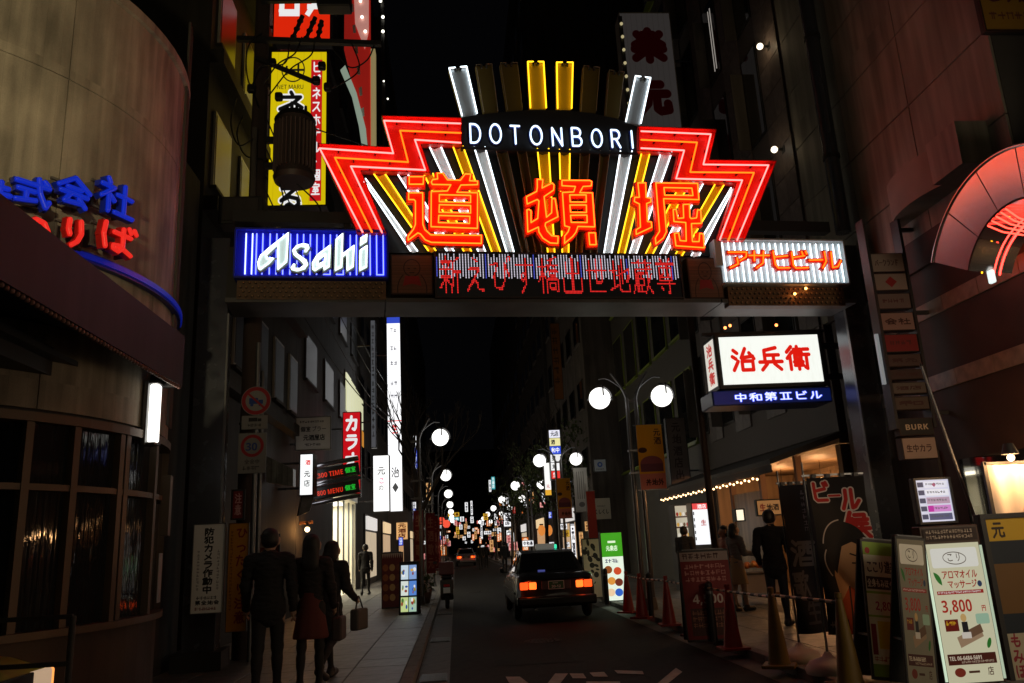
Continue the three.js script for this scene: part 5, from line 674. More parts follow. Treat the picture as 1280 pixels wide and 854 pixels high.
{ // fan-shaped aluminium arch with red neon in its throat
  const X = XR - 0.55, C = onX(1282, 362, X), T = onX(1282, 174, X), Ro = T.y - C.y, Ri = Ro * 0.65, Rt = Ro * 0.5, t = thing('arch_canopy', 'fan-shaped brushed metal arch canopy glowing red from neon in its throat', 'canopy', C.clone(), -Math.PI / 2);
  const ring = (a0, a1, r0, z0, r1, z1, n = 12) => { const v = []; for (let i = 0; i < n; i++) { const b0 = (a0 + (a1 - a0) * i / n) * Math.PI / 180, b1 = (a0 + (a1 - a0) * (i + 1) / n) * Math.PI / 180, p = (r, b, zz) => [r * Math.cos(b), r * Math.sin(b), zz]; v.push(...p(r0, b0, z0), ...p(r1, b0, z1), ...p(r1, b1, z1), ...p(r0, b0, z0), ...p(r1, b1, z1), ...p(r0, b1, z0)); } const g = new THREE.BufferGeometry(); g.setAttribute('position', new THREE.Float32BufferAttribute(v, 3)); g.computeVertexNormals(); return metric(mergeVertices(g, 1e-4).toNonIndexed()); };
  const alu = new THREE.MeshPhysicalMaterial({ color: lin(0.48, 0.46, 0.46), metalness: 1, roughness: 0.24 }), cuts = [149, 124, 99, 74, 48, 24];
  for (let i = 0; i + 1 < cuts.length; i++) { part('arch_panel', ring(cuts[i] - 0.35, cuts[i + 1] + 0.35, Ro, 0.12, Ri, 0), alu, t); part('soffit_panel', ring(cuts[i] - 0.35, cuts[i + 1] + 0.35, Ri - 0.03, 0.0, Rt, -0.45), alu, t); }
  part('outer_edge', new THREE.TorusGeometry(Ro, 0.025, 6, 48, Math.PI * 125 / 180).rotateZ(24 * Math.PI / 180).translate(0, 0, 0.12), alu, t); part('rim_back', ring(149, 24, Ro - 0.01, 0.1, Ro - 0.06, -0.5, 40), MAT.black, t); part('inner_gap', ring(149, 24, Ri, -0.02, Ri - 0.03, -0.02, 40), MAT.black, t);
  for (let k = 0; k < 4; k++) { const r = Rt + 0.05 + k * 0.05, pts = []; for (let a = 150; a >= 20; a -= 5) pts.push(V(r * Math.cos(a * Math.PI / 180), r * Math.sin(a * Math.PI / 180), -0.32 + k * 0.05)); part('neon_tube', tube(pts, 0.012), k === 3 ? TUBE.yellow : glow(1, 0.035, 0.025, 9), t); }
  for (let k = 0; k < 5; k++) { const a = (112 - k * 5) * Math.PI / 180, pts = [V(Ro * 0.62 * Math.cos(a), Ro * 0.62 * Math.sin(a), 0.0), V(Ro * 0.54 * Math.cos(a - 0.03), Ro * 0.54 * Math.sin(a - 0.03), -0.12), V(Ro * 0.47 * Math.cos(a - 0.12), Ro * 0.47 * Math.sin(a - 0.12), -0.3)]; part('neon_tube', tube(pts, 0.011), glow(1, 0.05, 0.03, 6), t); }
  part('bracket', bx(-0.05, 0.05, Ro * 0.5, Ro * 0.6, -0.54, -0.44), MAT.dark, t); part('lamp', rbox(0.1, 0.18, 0.06, 0.02, -Rt * 0.92, Rt * 0.5, -0.2), glow(0.85, 1, 0.95, 1.2), t);
  panelLight(C.clone().add(V(0.02, Ro * 0.5, 0)), V(-1, -0.2, 0), 0.8, 0.3, 0xff2a1c, 0.8);
}
signBox('wall_sign', 'yellow sign with violet print high on the beige panel wall', 'sign', [1222, -40, 1330, 40], -9.1, { depth: 0.08, back: false, rimMat: MAT.wallBrown, face: printed(print(256, 200, (c, w, h) => { c.fillStyle = '#a07a2c'; c.fillRect(0, 0, w, h); row(c, 'こり道楽', 20, 50, 46, 60, '#5a2a3a', 0.14); tinyPrint(c, 20, 140, 200, 30, '#6a3a30', 24); })) });
// front right: digital screen, massage boards
signBox('info_screen', 'bright upright digital screen with rows of listings above the massage board', 'screen', [1145, 597, 1192, 655], -9.2, { depth: 0.09, back: false, light: 0.5, lightColor: 0xe8e0ff, face: lit(print(200, 260, (c, w, h) => { c.fillStyle = '#d8d8ea'; c.fillRect(0, 0, w, h); const k = ['#e6e6f4', '#ececf6', '#b89ab0', '#d48ad0', '#5a5a78']; for (let i = 0; i < 5; i++) { c.fillStyle = '#4a4a60'; c.fillRect(10, 14 + i * 50, 36, 30); c.fillStyle = k[i]; c.fillRect(52, 10 + i * 50, 138, 40); tinyPrint(c, 60, 20 + i * 50, 120, 20, '#555', 15); } c.fillStyle = '#a05070'; c.beginPath(); c.moveTo(110, 18); c.lineTo(122, 32); c.lineTo(110, 46); c.lineTo(98, 32); c.fill(); c.fillStyle = '#c030a0'; c.fillRect(52, 162, 34, 36); }), 1.0) });
function massagePrint(c, w, h, dim) {
  c.fillStyle = dim ? '#8a8470' : '#e8e4c0'; c.fillRect(0, 0, w, h); c.fillStyle = '#fbfaf0'; c.beginPath(); c.roundRect(24, 26, w - 48, 110, 16); c.fill(); c.strokeStyle = '#4a3a2a'; c.lineWidth = 4; c.beginPath(); c.ellipse(w / 2, 84, 86, 34, 0.06, 0, 7); c.stroke(); put(c, 'こ', w / 2 - 58, 54, 50, 50, '#4a3a2a', 0.09); put(c, 'り', w / 2 + 6, 54, 46, 50, '#4a3a2a', 0.09);
  row(c, 'アロマオイル', 84, 152, 42, 46, '#b02a1c', 0.13, 0.06); row(c, 'マッサージ', 116, 208, 42, 44, '#b02a1c', 0.13, 0.06); c.fillStyle = '#2c7a2c'; c.beginPath(); c.moveTo(22, 158); c.quadraticCurveTo(80, 170, 74, 232); c.quadraticCurveTo(30, 214, 22, 158); c.fill(); c.fillStyle = '#243a5c'; c.beginPath(); c.arc(w - 44, 232, 17, 0, 7); c.fill();
  c.fillStyle = '#a82018'; c.fillRect(26, 264, w - 52, 20); tinyPrint(c, 34, 267, w - 70, 14, '#fff', 13); latin(c, '3,800', 40, 296, 92, '#b8281a', w - 110); put(c, '円', w - 64, 350, 34, 34, '#b8281a', 0.12);
  c.fillStyle = '#6a1810'; c.fillRect(44, 420, 100, 64); tinyPrint(c, 52, 428, 84, 46, '#e0b020', 24); c.fillStyle = '#a8ccb0'; c.beginPath(); c.roundRect(w - 120, 396, 100, 56, 12); c.fill(); c.fillStyle = '#a88a6c'; c.save(); c.translate(w / 2 + 10, 516); c.rotate(-0.3); c.fillRect(-90, -26, 190, 60); c.fillStyle = '#70523c'; c.fillRect(10, -34, 100, 46); c.restore(); c.fillStyle = '#d8b070'; c.beginPath(); c.arc(w / 2 - 12, 414, 22, 0, 7); c.fill(); c.fillStyle = '#1c1c20'; c.fillRect(w / 2 - 32, 436, 44, 56); c.fillStyle = '#e6dcd0'; c.fillRect(w / 2 - 44, 492, 70, 34);
  c.fillStyle = '#2c7a2c'; c.beginPath(); c.ellipse(w - 54, 556, 14, 30, 0.5, 0, 7); c.fill(); c.fillStyle = '#4a1c14'; c.fillRect(22, 606, w - 44, 58); latin(c, 'TEL 06-6484-5691', 34, 612, 30, '#e6d8c0', w - 80); tinyPrint(c, 120, 644, w - 160, 14, '#c8b8a0', 13); c.fillStyle = '#7a2a1c'; c.beginPath(); c.ellipse(96, 704, 40, 24, 0, 0, 7); c.fill(); c.fillStyle = '#4a2a1c'; c.fillRect(160, 698, 80, 12); put(c, '店', w - 100, 682, 44, 44, '#4a2a1c', 0.1);
}
{ const z = -7.75, a = onZ(1152, 656, z), d = onZ(1228, 652, z), w = d.x - a.x - 0.02, h = 1.75, t = thing('massage_board', 'lit standing massage board priced 3,800, leaning back before the digital screen', 'sign board', V((a.x + d.x) / 2 - 0.04, 0, z));
  const top = a.y; t.position.y = PV; const H = top - PV - 0.02; part('case', rbox(w, H, 0.14, 0.015, 0, H / 2, -0.08), mat(lin(0.06, 0.03, 0.02), 0.5), t); part('lit_face', new THREE.PlaneGeometry(w - 0.07, H - 0.2).translate(0, (H - 0.2) / 2 + 0.03, 0.0), lit(print(400, 760, (c, W, H2) => massagePrint(c, W, H2)), 0.62), t); part('header', new THREE.PlaneGeometry(w - 0.06, 0.12).translate(0, H - 0.085, 0.0), printed(print(256, 40, (c, W, H2) => { c.fillStyle = '#2a140e'; c.fillRect(0, 0, W, H2); tinyPrint(c, 12, 4, 230, 34, '#c8b8a8', 13); })), t);
  part('lamp_strip', bx(-w / 2 + 0.005, -w / 2 + 0.028, 0.05, H - 0.2, -0.005, 0.004), glow(0.8, 1, 0.75, 0.8), t); part('lamp_strip', bx(w / 2 - 0.028, w / 2 - 0.005, 0.05, H - 0.2, -0.005, 0.004), glow(0.8, 1, 0.75, 0.5), t); for (const x of [-w / 2 + 0.05, w / 2 - 0.05]) part('foot', bx(x - 0.04, x + 0.04, -0.02, 0.02, -0.35, 0.2), MAT.dark, t); panelLight(t.position.clone().add(V(0.08, H / 2, 0.08)), V(0, 0, 1), w, H, 0xfff2c8, 0.35); }
function aBoard(name, label, px0, px1, pyTop, pyBot, turn, tex, o = {}) {
  const b = onY((px0 + px1) / 2, pyBot, PV), a = onZ((px0 + px1) / 2, pyTop, b.z), w = onZ(px1, pyBot, b.z).x - onZ(px0, pyBot, b.z).x, h = a.y - PV, t = thing(name, label, 'sign board', V(b.x, PV + (o.roll ? 0.03 : 0), b.z), turn), m = o.lit ? lit(tex, o.lit) : printed(tex), tilt = 0.12;
  t.rotation.z = o.roll ?? 0; for (const s of [1, -1]) { const g = part('board', rbox(w, h, 0.03, 0.008).translate(0, h / 2, 0), MAT.dark, t); g.rotation.x = -s * tilt; g.position.z = s * h * tilt * 0.98 + s * 0.02; if (s < 0) g.rotation.y = 0; const f = part('sign_face', new THREE.PlaneGeometry(w - 0.04, h - 0.06).translate(0, h / 2, s * 0.017), m, g); if (s < 0) f.geometry = new THREE.PlaneGeometry(w - 0.04, h - 0.06).rotateY(Math.PI).translate(0, h / 2, -0.017); }
  part('hinge', box(w * 0.8, 0.03, 0.05, 0, h - 0.01, 0), MAT.greySteel, t); for (const x of [-w * 0.4, w * 0.4]) part('stay', box(0.02, 0.02, h * tilt * 1.4, x, h * 0.3, 0), MAT.greySteel, t);
  if (o.light) panelLight(V(b.x + Math.sin(turn) * 0.35, PV + h / 2, b.z + Math.cos(turn) * 0.35), V(Math.sin(turn), 0, Math.cos(turn)), w, h, o.lightColor ?? 0xffffff, o.light); return t;
}
aBoard('massage_board', 'unlit folding massage board with a green header priced 2,800', 1078, 1127, 676, 852, 0.05, print(300, 900, (c, w, h) => { c.fillStyle = '#d2d2be'; c.fillRect(0, 0, w, h); c.fillStyle = '#8cb03c'; c.fillRect(0, 0, w, 90); c.fillRect(0, 340, w, 16); c.fillRect(0, 500, w, 14); c.fillStyle = '#b03030'; c.beginPath(); c.arc(40, 60, 22, 0, 7); c.fill(); row(c, 'ここり道楽', 20, 130, 50, 84, '#3a2a34', 0.14, 0.06); c.fillStyle = '#3a2a28'; c.fillRect(8, 240, w - 16, 86); row(c, '全身もみほぐし', 16, 256, 36, 56, '#d8d4c8', 0.14, 0.06); latin(c, '2,800', 66, 392, 80, '#a03060', 180); put(c, '円', 250, 412, 40, 44, '#a03060', 0.12); c.fillStyle = '#c8b020'; c.fillRect(70, 540, 120, 180); c.fillStyle = '#8c2030'; c.fillRect(10, 560, 44, 200); c.fillStyle = '#7a9a2c'; c.fillRect(0, 820, w, 80); tinyPrint(c, 20, 770, 260, 40, '#a03030', 32); }), { roll: -0.13 });
aBoard('massage_board', 'unlit folding massage board priced 3,800 between the green-headed board and the lit one', 1124, 1162, 672, 862, -0.1, print(400, 760, (c, w, h) => massagePrint(c, w, h, true)), { roll: -0.13 });
aBoard('price_board', 'leaning red price board reading 4,500 among the red cones', 858, 921, 686, 800, -0.12, print(300, 520, (c, w, h) => { c.fillStyle = '#7a0c10'; c.fillRect(0, 0, w, h); c.fillStyle = '#9a8a84'; c.fillRect(0, 0, w, 56); tinyPrint(c, 14, 8, 270, 40, '#3a1412', 36); tinyPrint(c, 20, 74, 260, 150, '#c88c84', 30); latin(c, '4,500', 52, 240, 76, '#d8ccc4', 190); put(c, '円', 250, 266, 34, 36, '#d8ccc4', 0.1); c.fillStyle = '#4a2018'; c.fillRect(30, 340, 240, 160); tinyPrint(c, 40, 352, 220, 130, '#a06a50', 28); }));
signAt('lit_board', 'standing lit board with green header and food pictures beyond the lamp post', 'sign board', V(onY(770, 752, PV).x, PV, onY(770, 752, PV).z), 0.58, 1.68, { depth: 0.14, light: 1.4, lightColor: 0xd8ffd0, face: lit(print(160, 420, (c, w, h) => { c.fillStyle = '#e6f2e0'; c.fillRect(0, 0, w, h); c.fillStyle = '#3c9a1c'; c.fillRect(0, 0, w, 150); c.fillStyle = '#dff0d0'; c.fillRect(50, 50, 60, 14); row(c, '元楽店', 34, 80, 28, 34, '#eaffdf', 0.14); tinyPrint(c, 20, 164, 120, 34, '#335', 24); for (const [x, y, k] of [[40, 230, '#8a4a20'], [110, 240, '#c84a28'], [60, 300, '#d8903c'], [115, 310, '#703020'], [50, 370, '#e8c8a0'], [110, 372, '#3060c0']]) { c.fillStyle = k; c.beginPath(); c.ellipse(x, y, 30, 24, 0, 0, 7); c.fill(); } }), 1.2) });
signAt('poster_board', 'standing cream poster board with dark ink blots beside the green lit board', 'sign board', V(onY(743, 748, PV).x, PV, onY(743, 748, PV).z), 0.5, 1.55, { depth: 0.05, face: printed(print(128, 400, (c, w, h) => { c.fillStyle = '#d8ccb0'; c.fillRect(0, 0, w, h); c.fillStyle = '#2a2420'; for (let i = 0; i < 18; i++) { c.beginPath(); c.ellipse(rr(10, 118), rr(20, 380), rr(4, 20), rr(4, 26), rr(0, 3), 0, 7); c.fill(); } })) });
// cones, bollards, bars
function cone(name, label, x, z, m, h = 0.72, group) { const t = thing(name, label, 'cone', V(x, PV, z), rr(0, 3), group); part('base', rbox(0.36, 0.035, 0.36, 0.01, 0, 0.018, 0), m, t); part('cone', new THREE.LatheGeometry([[0.13, 0.036], [0.12, 0.06], [0.036, h - 0.03], [0.03, h], [0.0, h]].map((p) => new THREE.Vector2(...p)), 20), m, t); part('collar', cyl(0.035, 0.035, 0.05, 0, h, 0, 12), m, t); return t; }
const coneRed = mat(lin(0.4, 0.022, 0.018), 0.5, { map: blotch2 }), coneYellow = mat(lin(0.24, 0.14, 0.015), 0.55, { map: blotch2 }), conePts = [[786, 766], [803, 773], [837, 782], [871, 795], [917, 812]].map(([x, y]) => onY(x, y, PV));
const coneLabels = ['red traffic cone beside the green lit board', 'red traffic cone beside the lamp post', 'red traffic cone standing alone between post and price board', 'red traffic cone at the near edge of the price board', 'red traffic cone beside the black bollard before the restaurant'];
conePts.forEach((p, i) => cone('traffic_cone', coneLabels[i], p.x, p.z, coneRed, 0.78));
for (const [x, y, lab] of [[975, 834, 'yellow traffic cone before the dark blue banner'], [1064, 858, 'yellow traffic cone before the beer banner']]) { const p = onY(x, y, PV); cone('traffic_cone', lab, p.x, p.z, coneYellow, 0.82); }
const barStripe = rep(print(64, 16, (c) => { c.fillStyle = '#181818'; c.fillRect(0, 0, 64, 16); c.fillStyle = '#c9b890'; c.fillRect(0, 0, 32, 16); }), 1, 1); barStripe.wrapS = barStripe.wrapT = THREE.RepeatWrapping;
function coneBar(a, b, lab) { const t = thing('cone_bar', lab, 'barrier bar', a.clone()); const d = b.clone().sub(a), n = 12; for (let i = 0; i < n; i++) part('stripe', bar(d.clone().multiplyScalar(i / n), d.clone().multiplyScalar((i + 1) / n), 0.017, 0.017, 8), i % 2 ? MAT.dark : mat(lin(0.6, 0.5, 0.36), 0.5), t); return t; }
const top = (p) => V(p.x, PV + 0.74, p.z); ['first', 'second', 'third', 'last'].forEach((w, i) => coneBar(top(conePts[i]), top(conePts[i + 1]), w + ' striped bar between the red cones counting from the green lit board'));
{ const a = onY(975, 834, PV), b = onY(1064, 858, PV); coneBar(V(a.x, PV + 0.78, a.z), V(b.x, PV + 0.78, b.z), 'striped bar between the two yellow cones'); coneBar(top(conePts[4]), V(a.x, PV + 0.76, a.z), 'striped bar from the last red cone to a yellow cone'); }
for (const [x, y, lab] of [[762, 756, 'black bollard before the green lit board'], [818, 772, 'black bollard beside the lamp post'], [897, 802, 'black bollard between the price board and the last red cone']]) { const p = onY(x, y, PV), t = thing('bollard', lab, 'bollard', V(p.x - 0.05, PV, p.z)); part('post', cyl(0.055, 0.055, 0.78, 0, 0, 0, 12), MAT.black, t); part('cap', new THREE.SphereGeometry(0.056, 12, 6, 0, 7, 0, 1.57).translate(0, 0.78, 0), MAT.black, t); part('ring', cyl(0.058, 0.058, 0.04, 0, 0.66, 0, 12), MAT.greySteel, t); }
// banners on weighted bases
function banner(label, bp, tl, br, tex, wave) {
  const b = onY(...bp, PV), z = b.z, q = rectZ([...tl, ...br], z), t = thing('banner', label, 'banner', V(b.x, PV, z)), w = q.w, h = q.h, a = V(q.cx - w / 2 - b.x, q.y0 + h - PV, 0), c = V(q.cx + w / 2 - b.x, q.y0 - PV, 0);
  part('base', new THREE.LatheGeometry([[0.24, 0], [0.25, 0.05], [0.2, 0.12], [0.06, 0.17], [0.03, 0.22], [0, 0.22]].map((p) => new THREE.Vector2(...p)), 20), mat(lin(0.5, 0.48, 0.44), 0.6), t);
  part('pole', cyl(0.014, 0.011, a.y + 0.08, 0, 0.1, 0, 8), MAT.greySteel, t); part('arm', bx(Math.min(0, a.x) - 0.02, c.x + 0.02, a.y + 0.02, a.y + 0.04, -0.01, 0.01), MAT.greySteel, t);
  const g = new THREE.PlaneGeometry(w, h, 14, 28), p = g.attributes.position; for (let i = 0; i < p.count; i++) { const u = p.getX(i) / w + 0.5, v = p.getY(i) / h + 0.5; p.setZ(i, wave * Math.sin(u * 5 + v * 3) * (1.1 - v) + 0.02 * Math.sin(v * 11 + u * 2)); } g.translate((a.x + c.x) / 2, (a.y + c.y) / 2, 0.03); g.computeVertexNormals();
  part('cloth', g, new THREE.MeshStandardMaterial({ map: tex, roughness: 0.9, side: THREE.DoubleSide }), t); for (let i = 0; i < 4; i++) part('loop', box(0.05, 0.04, 0.05, a.x + w * (i + 0.5) / 4, a.y + 0.02, 0.015), MAT.dark, t);
}
banner('dark blue banner with faded white brush characters on a weighted base', [1002, 828], [984, 606], [1024, 792], print(200, 800, (c, w, h) => { c.fillStyle = '#0c0c1c'; c.fillRect(0, 0, w, h); tinyPrint(c, 130, 30, 50, 260, '#56566a', 26); row(c, '酒', 20, 300, 150, 150, '#5c5c66', 0.14); put(c, '歌', 10, 470, 110, 140, '#55555f', 0.13); put(c, '生', 60, 620, 120, 140, '#3c3c48', 0.12); }), 0.05);
banner('black beer banner with red and white lettering over a painted face with topknot', [1038, 842], [1020, 596], [1092, 792], print(400, 1100, (c, w, h) => {
  c.fillStyle = '#120c0c'; c.fillRect(0, 0, w, h); const t2 = [['ビ', 20, 30, 130, 150], ['ー', 140, 90, 90, 90], ['ル', 220, 80, 140, 170], ['候', 230, 260, 160, 190]]; for (const a of t2) put(c, ...a, '#b8a8a4', 0.3); for (const a of t2) put(c, ...a, '#a01c1a', 0.17);
  c.fillStyle = '#b48a64'; c.beginPath(); c.moveTo(120, 560); c.quadraticCurveTo(150, 470, 250, 470); c.quadraticCurveTo(330, 500, 335, 580); c.lineTo(352, 660); c.lineTo(336, 690); c.quadraticCurveTo(340, 800, 290, 850); c.lineTo(210, 900); c.lineTo(110, 880); c.lineTo(96, 700); c.closePath(); c.fill(); c.strokeStyle = '#2a1812'; c.lineWidth = 5; c.stroke();
  c.fillStyle = '#17110f'; c.beginPath(); c.moveTo(40, 470); c.quadraticCurveTo(50, 330, 180, 318); c.quadraticCurveTo(310, 340, 345, 440); c.quadraticCurveTo(330, 480, 260, 470); c.lineTo(180, 500); c.lineTo(150, 600); c.lineTo(120, 690); c.lineTo(92, 640); c.closePath(); c.fill(); c.strokeStyle = '#a89a92'; c.lineWidth = 9; c.beginPath(); c.moveTo(80, 700); c.quadraticCurveTo(20, 600, 60, 520); c.moveTo(44, 470); c.quadraticCurveTo(60, 330, 180, 312); c.stroke();
  c.strokeStyle = '#1c1210'; c.lineWidth = 10; c.beginPath(); c.moveTo(236, 556); c.lineTo(318, 588); c.moveTo(248, 622); c.lineTo(312, 628); c.moveTo(270, 742); c.lineTo(318, 740); c.moveTo(322, 630); c.lineTo(348, 676); c.stroke(); c.fillStyle = '#a84414'; c.beginPath(); c.moveTo(90, 900); c.lineTo(200, 780); c.lineTo(300, 850); c.lineTo(390, 1080); c.lineTo(120, 1100); c.fill(); c.strokeStyle = '#20120e'; c.lineWidth = 14; c.beginPath(); c.moveTo(200, 786); c.lineTo(150, 1090); c.stroke(); c.fillStyle = '#1a1416'; c.fillRect(0, 1000, 130, 100); tinyPrint(c, 14, 1010, 100, 80, '#7a6c68', 40);
}), 0.06);
// right edge: a lit curtain with a lamp and a dark tall board
{ const z = -8.9, a = onZ(1232, 582, z), t = thing('lit_curtain', 'pale curtain lit by a clip lamp at the shop entrance', 'curtain', V(a.x, PV, z)), h = a.y - PV, g = new THREE.PlaneGeometry(1.5, h - 0.5, 40, 4), p = g.attributes.position; for (let i = 0; i < p.count; i++) p.setZ(i, 0.025 * Math.sin(p.getX(i) * 26)); g.computeVertexNormals(); part('cloth', g.translate(0.75, (h + 0.5) / 2, 0), mat(lin(0.62, 0.56, 0.5), 0.9, { side: THREE.DoubleSide }), t); part('rail', bx(-0.03, 1.55, h + 0.005, h + 0.035, -0.02, 0.02), MAT.dark, t); part('post', bx(-0.04, 0.0, 0, h + 0.04, -0.02, 0.02), MAT.dark, t); for (const [x, n] of [[0.18, 1], [0.55, 2]]) { const l = part('clip_lamp', cyl(0.09, 0.05, 0.12, x, h + 0.1, 0.2, 12), MAT.dark, t); part('lamp_bulb', new THREE.SphereGeometry(0.04, 8, 6).translate(x, h + 0.06, 0.2), glow(1, 0.75, 0.45, 8), l); lampLight(t.position.clone().add(V(x, h + 0.03, 0.2)), 0xffc080, 2.6, 3); } part('emblem', new THREE.TorusGeometry(0.16, 0.03, 6, 24).translate(0.52, h - 0.55, 0.04), MAT.redPaint, t); }
signBox('tall_board', 'tall black framed board with a yellow header and blue picture at the shop entrance', 'sign board', [1246, 640, 1330, 900], -7.9, { depth: 0.1, rim: 0.05, face: printed(print(200, 500, (c, w, h) => { c.fillStyle = '#14202c'; c.fillRect(0, 0, w, h); c.fillStyle = '#c8a020'; c.fillRect(0, 0, w, 60); put(c, '元', 20, 8, 44, 44, '#2a1a10', 0.14); c.fillStyle = '#6a4a20'; c.fillRect(0, 120, w, 130); c.fillStyle = '#b0a890'; c.fillRect(0, 300, w, 200); col(c, 'もみほぐし', 10, 300, 40, 36, '#8c2030', 0.13); })) });
{ const a = onZ(1152, 458, -9.6), b = onZ(1216, 640, -9.6), t = thing('leaning_pole', 'bare grey pole leaning before the tenant sign stack', 'pole', V(b.x, PV, -9.6)), d = b.clone().sub(a).normalize(); const foot = b.clone().addScaledVector(d, (b.y - PV) / -d.y); part('pole', bar(foot.clone().sub(t.position), a.clone().sub(t.position), 0.022, 0.018, 10), MAT.greySteel, t); part('ferrule', bar(foot.clone().sub(t.position), foot.clone().sub(t.position).addScaledVector(d, -0.1), 0.03, 0.03, 10), MAT.dark, t); part('cap', bar(a.clone().sub(t.position), a.clone().sub(t.position).addScaledVector(d, -0.04), 0.024, 0.012, 10), MAT.dark, t); }
// unlit sign tower, dark red characters; faint face glow stands in for ambient city light
signBox('sign_tower', 'tall pale unlit sign tower with dark red round characters and a faint added glow behind the gate', 'sign', [786, 16, 852, 300], -21, { depth: 0.6, bracket: 1.6, caseMat: mat(lin(0.2, 0.19, 0.18), 0.5), rimMat: mat(lin(0.25, 0.24, 0.22), 0.5), face: lit(print(200, 860, (c, w, h) => { c.fillStyle = '#cfc4c0'; c.fillRect(0, 0, w, h); c.strokeStyle = 'rgba(90,70,70,0.4)'; for (let i = 1; i < 9; i++) { c.beginPath(); c.moveTo(i * 22, 0); c.lineTo(i * 22, h); c.stroke(); } put(c, '楽', 40, 70, 130, 120, '#6a0c10', 0.26); put(c, '元', 36, 270, 130, 130, '#6a0c10', 0.26); put(c, '歌', 36, 470, 130, 130, '#6a0c10', 0.26); }), 0.045) });
{ const z = -20.9, t = thing('bulb_strip', 'vertical strip of dim yellow bulbs on the edge of the pale sign tower', 'light strip', onZ(783, 100, z)); part('rail', bx(-0.05, 0.05, -1.0, 2.2, -0.1, 0), MAT.dark, t); for (let i = 0; i < 7; i++) part('bulb', new THREE.SphereGeometry(0.05, 8, 6).translate(0, -0.8 + i * 0.45, 0.04), glow(1, 0.85, 0.45, 0.5), t); }
for (const [x, y, lab] of [[950, 58, 'small glowing lamp high on the tiled building'], [968, 187, 'small glowing lamp low on the tiled building']]) { const p = onX(x, y, XR - 0.25), t = thing('facade_lamp', lab, 'lamp', p); part('lamp_globe', new THREE.SphereGeometry(0.075, 12, 8), glow(1, 0.85, 0.6, 3), t); part('arm', bx(0.06, 0.22, -0.02, 0.02, -0.02, 0.02), MAT.dark, t); part('wall_plate', bx(0.2, 0.24, -0.08, 0.08, -0.08, 0.08), MAT.dark, t); lampLight(p, 0xffd8a0, 0.25, 3); }
// ---------------------------------------------------------------- street lamps: two poles side by side, two arms, two glass globes
const globeM = glow(1, 0.99, 0.94, 2.4), poleM = mat(lin(0.12, 0.12, 0.125), 0.35, { metalness: 0.6 });
function streetLamp(label, x, z, power, sides = [-1, 1]) {
  const t = thing('street_lamp', label, 'street lamp', V(x, PV, z), 0, 'twin globe street lamps along the kerbs'), H = 4.62;
  for (const s of sides) {
    part('pole', cyl(0.055, 0.045, 4.6, s * 0.1, 0, 0, 10), poleM, t);
    part('arm', cable([V(s * 0.1, 4.58, 0), V(s * 0.18, 4.8, 0), V(s * 0.34, 5.08, 0), V(s * 0.42, 5.2, 0)], 0.03, 10, 7), poleM, t); part('bow', cable([V(s * 0.1, 4.72, 0), V(s * 0.3, 4.92, 0), V(s * 0.56, 5.08, 0), V(s * 0.72, 5.06, 0)], 0.02, 10, 7), poleM, t);
    const g = part('lamp_globe', new THREE.SphereGeometry(0.244, 28, 18).translate(s * 0.72, H, 0), globeM, t); part('hanger', cyl(0.018, 0.018, 0.24, s * 0.72 + 0.04, H + 0.02, 0.262, 8), MAT.black, g); part('globe_cap', new THREE.SphereGeometry(0.25, 20, 6, 0, Math.PI * 2, 0, 0.36).translate(s * 0.72, H + 0.003, 0), poleM, g); part('globe_band', new THREE.TorusGeometry(0.246, 0.006, 5, 32).rotateX(Math.PI / 2).translate(s * 0.72, H - 0.03, 0), poleM, g);
    const cres = new THREE.TorusGeometry(0.29, 0.024, 5, 18, Math.PI * 0.55).translate(0, 0, 0).rotateZ(s > 0 ? 0 : Math.PI * 0.02).translate(s * 0.72, H, 0); part('guard_hoop', cres, poleM, g); for (const k of [-1, 1]) part('knob', new THREE.SphereGeometry(0.03, 8, 6).translate(s * 0.72 + k * 0.285, H - 0.03, 0), poleM, g);
    if (power) lampLight(V(x + s * 0.72, PV + H, z), 0xfff4e0, power, 10);
  }
  for (const y of [3.4, 2.9]) part('clamp', rbox(0.34, 0.05, 0.12, 0.01, 0, y, 0), poleM, t); part('cross_piece', bx(-0.14, 0.14, 4.5, 4.56, -0.03, 0.03), poleM, t); part('foot', cyl(0.2, 0.17, 0.24, 0, 0, 0, 14), poleM, t); return t;
}
const xr = onY(807, 768, PV).x + 0.32;
streetLamp('twin globe street lamp carrying a yellow banner beside the red cones', xr, -17.8, 0.55);
['second', 'third', 'fourth', 'fifth', 'sixth', 'seventh', 'eighth'].forEach((w, i) => streetLamp(w + ' twin globe street lamp along the kerb of the red cones', xr, -31.4 - i * 13.3, i < 3 ? 1.2 : 0));
['first', 'second', 'third', 'fourth', 'fifth', 'sixth', 'seventh'].forEach((w, i) => streetLamp(w + ' twin globe street lamp along the kerb of the bare tree', -1.08, -23.4 - i * 12.8, i < 3 ? 1.4 : 0, [1]));
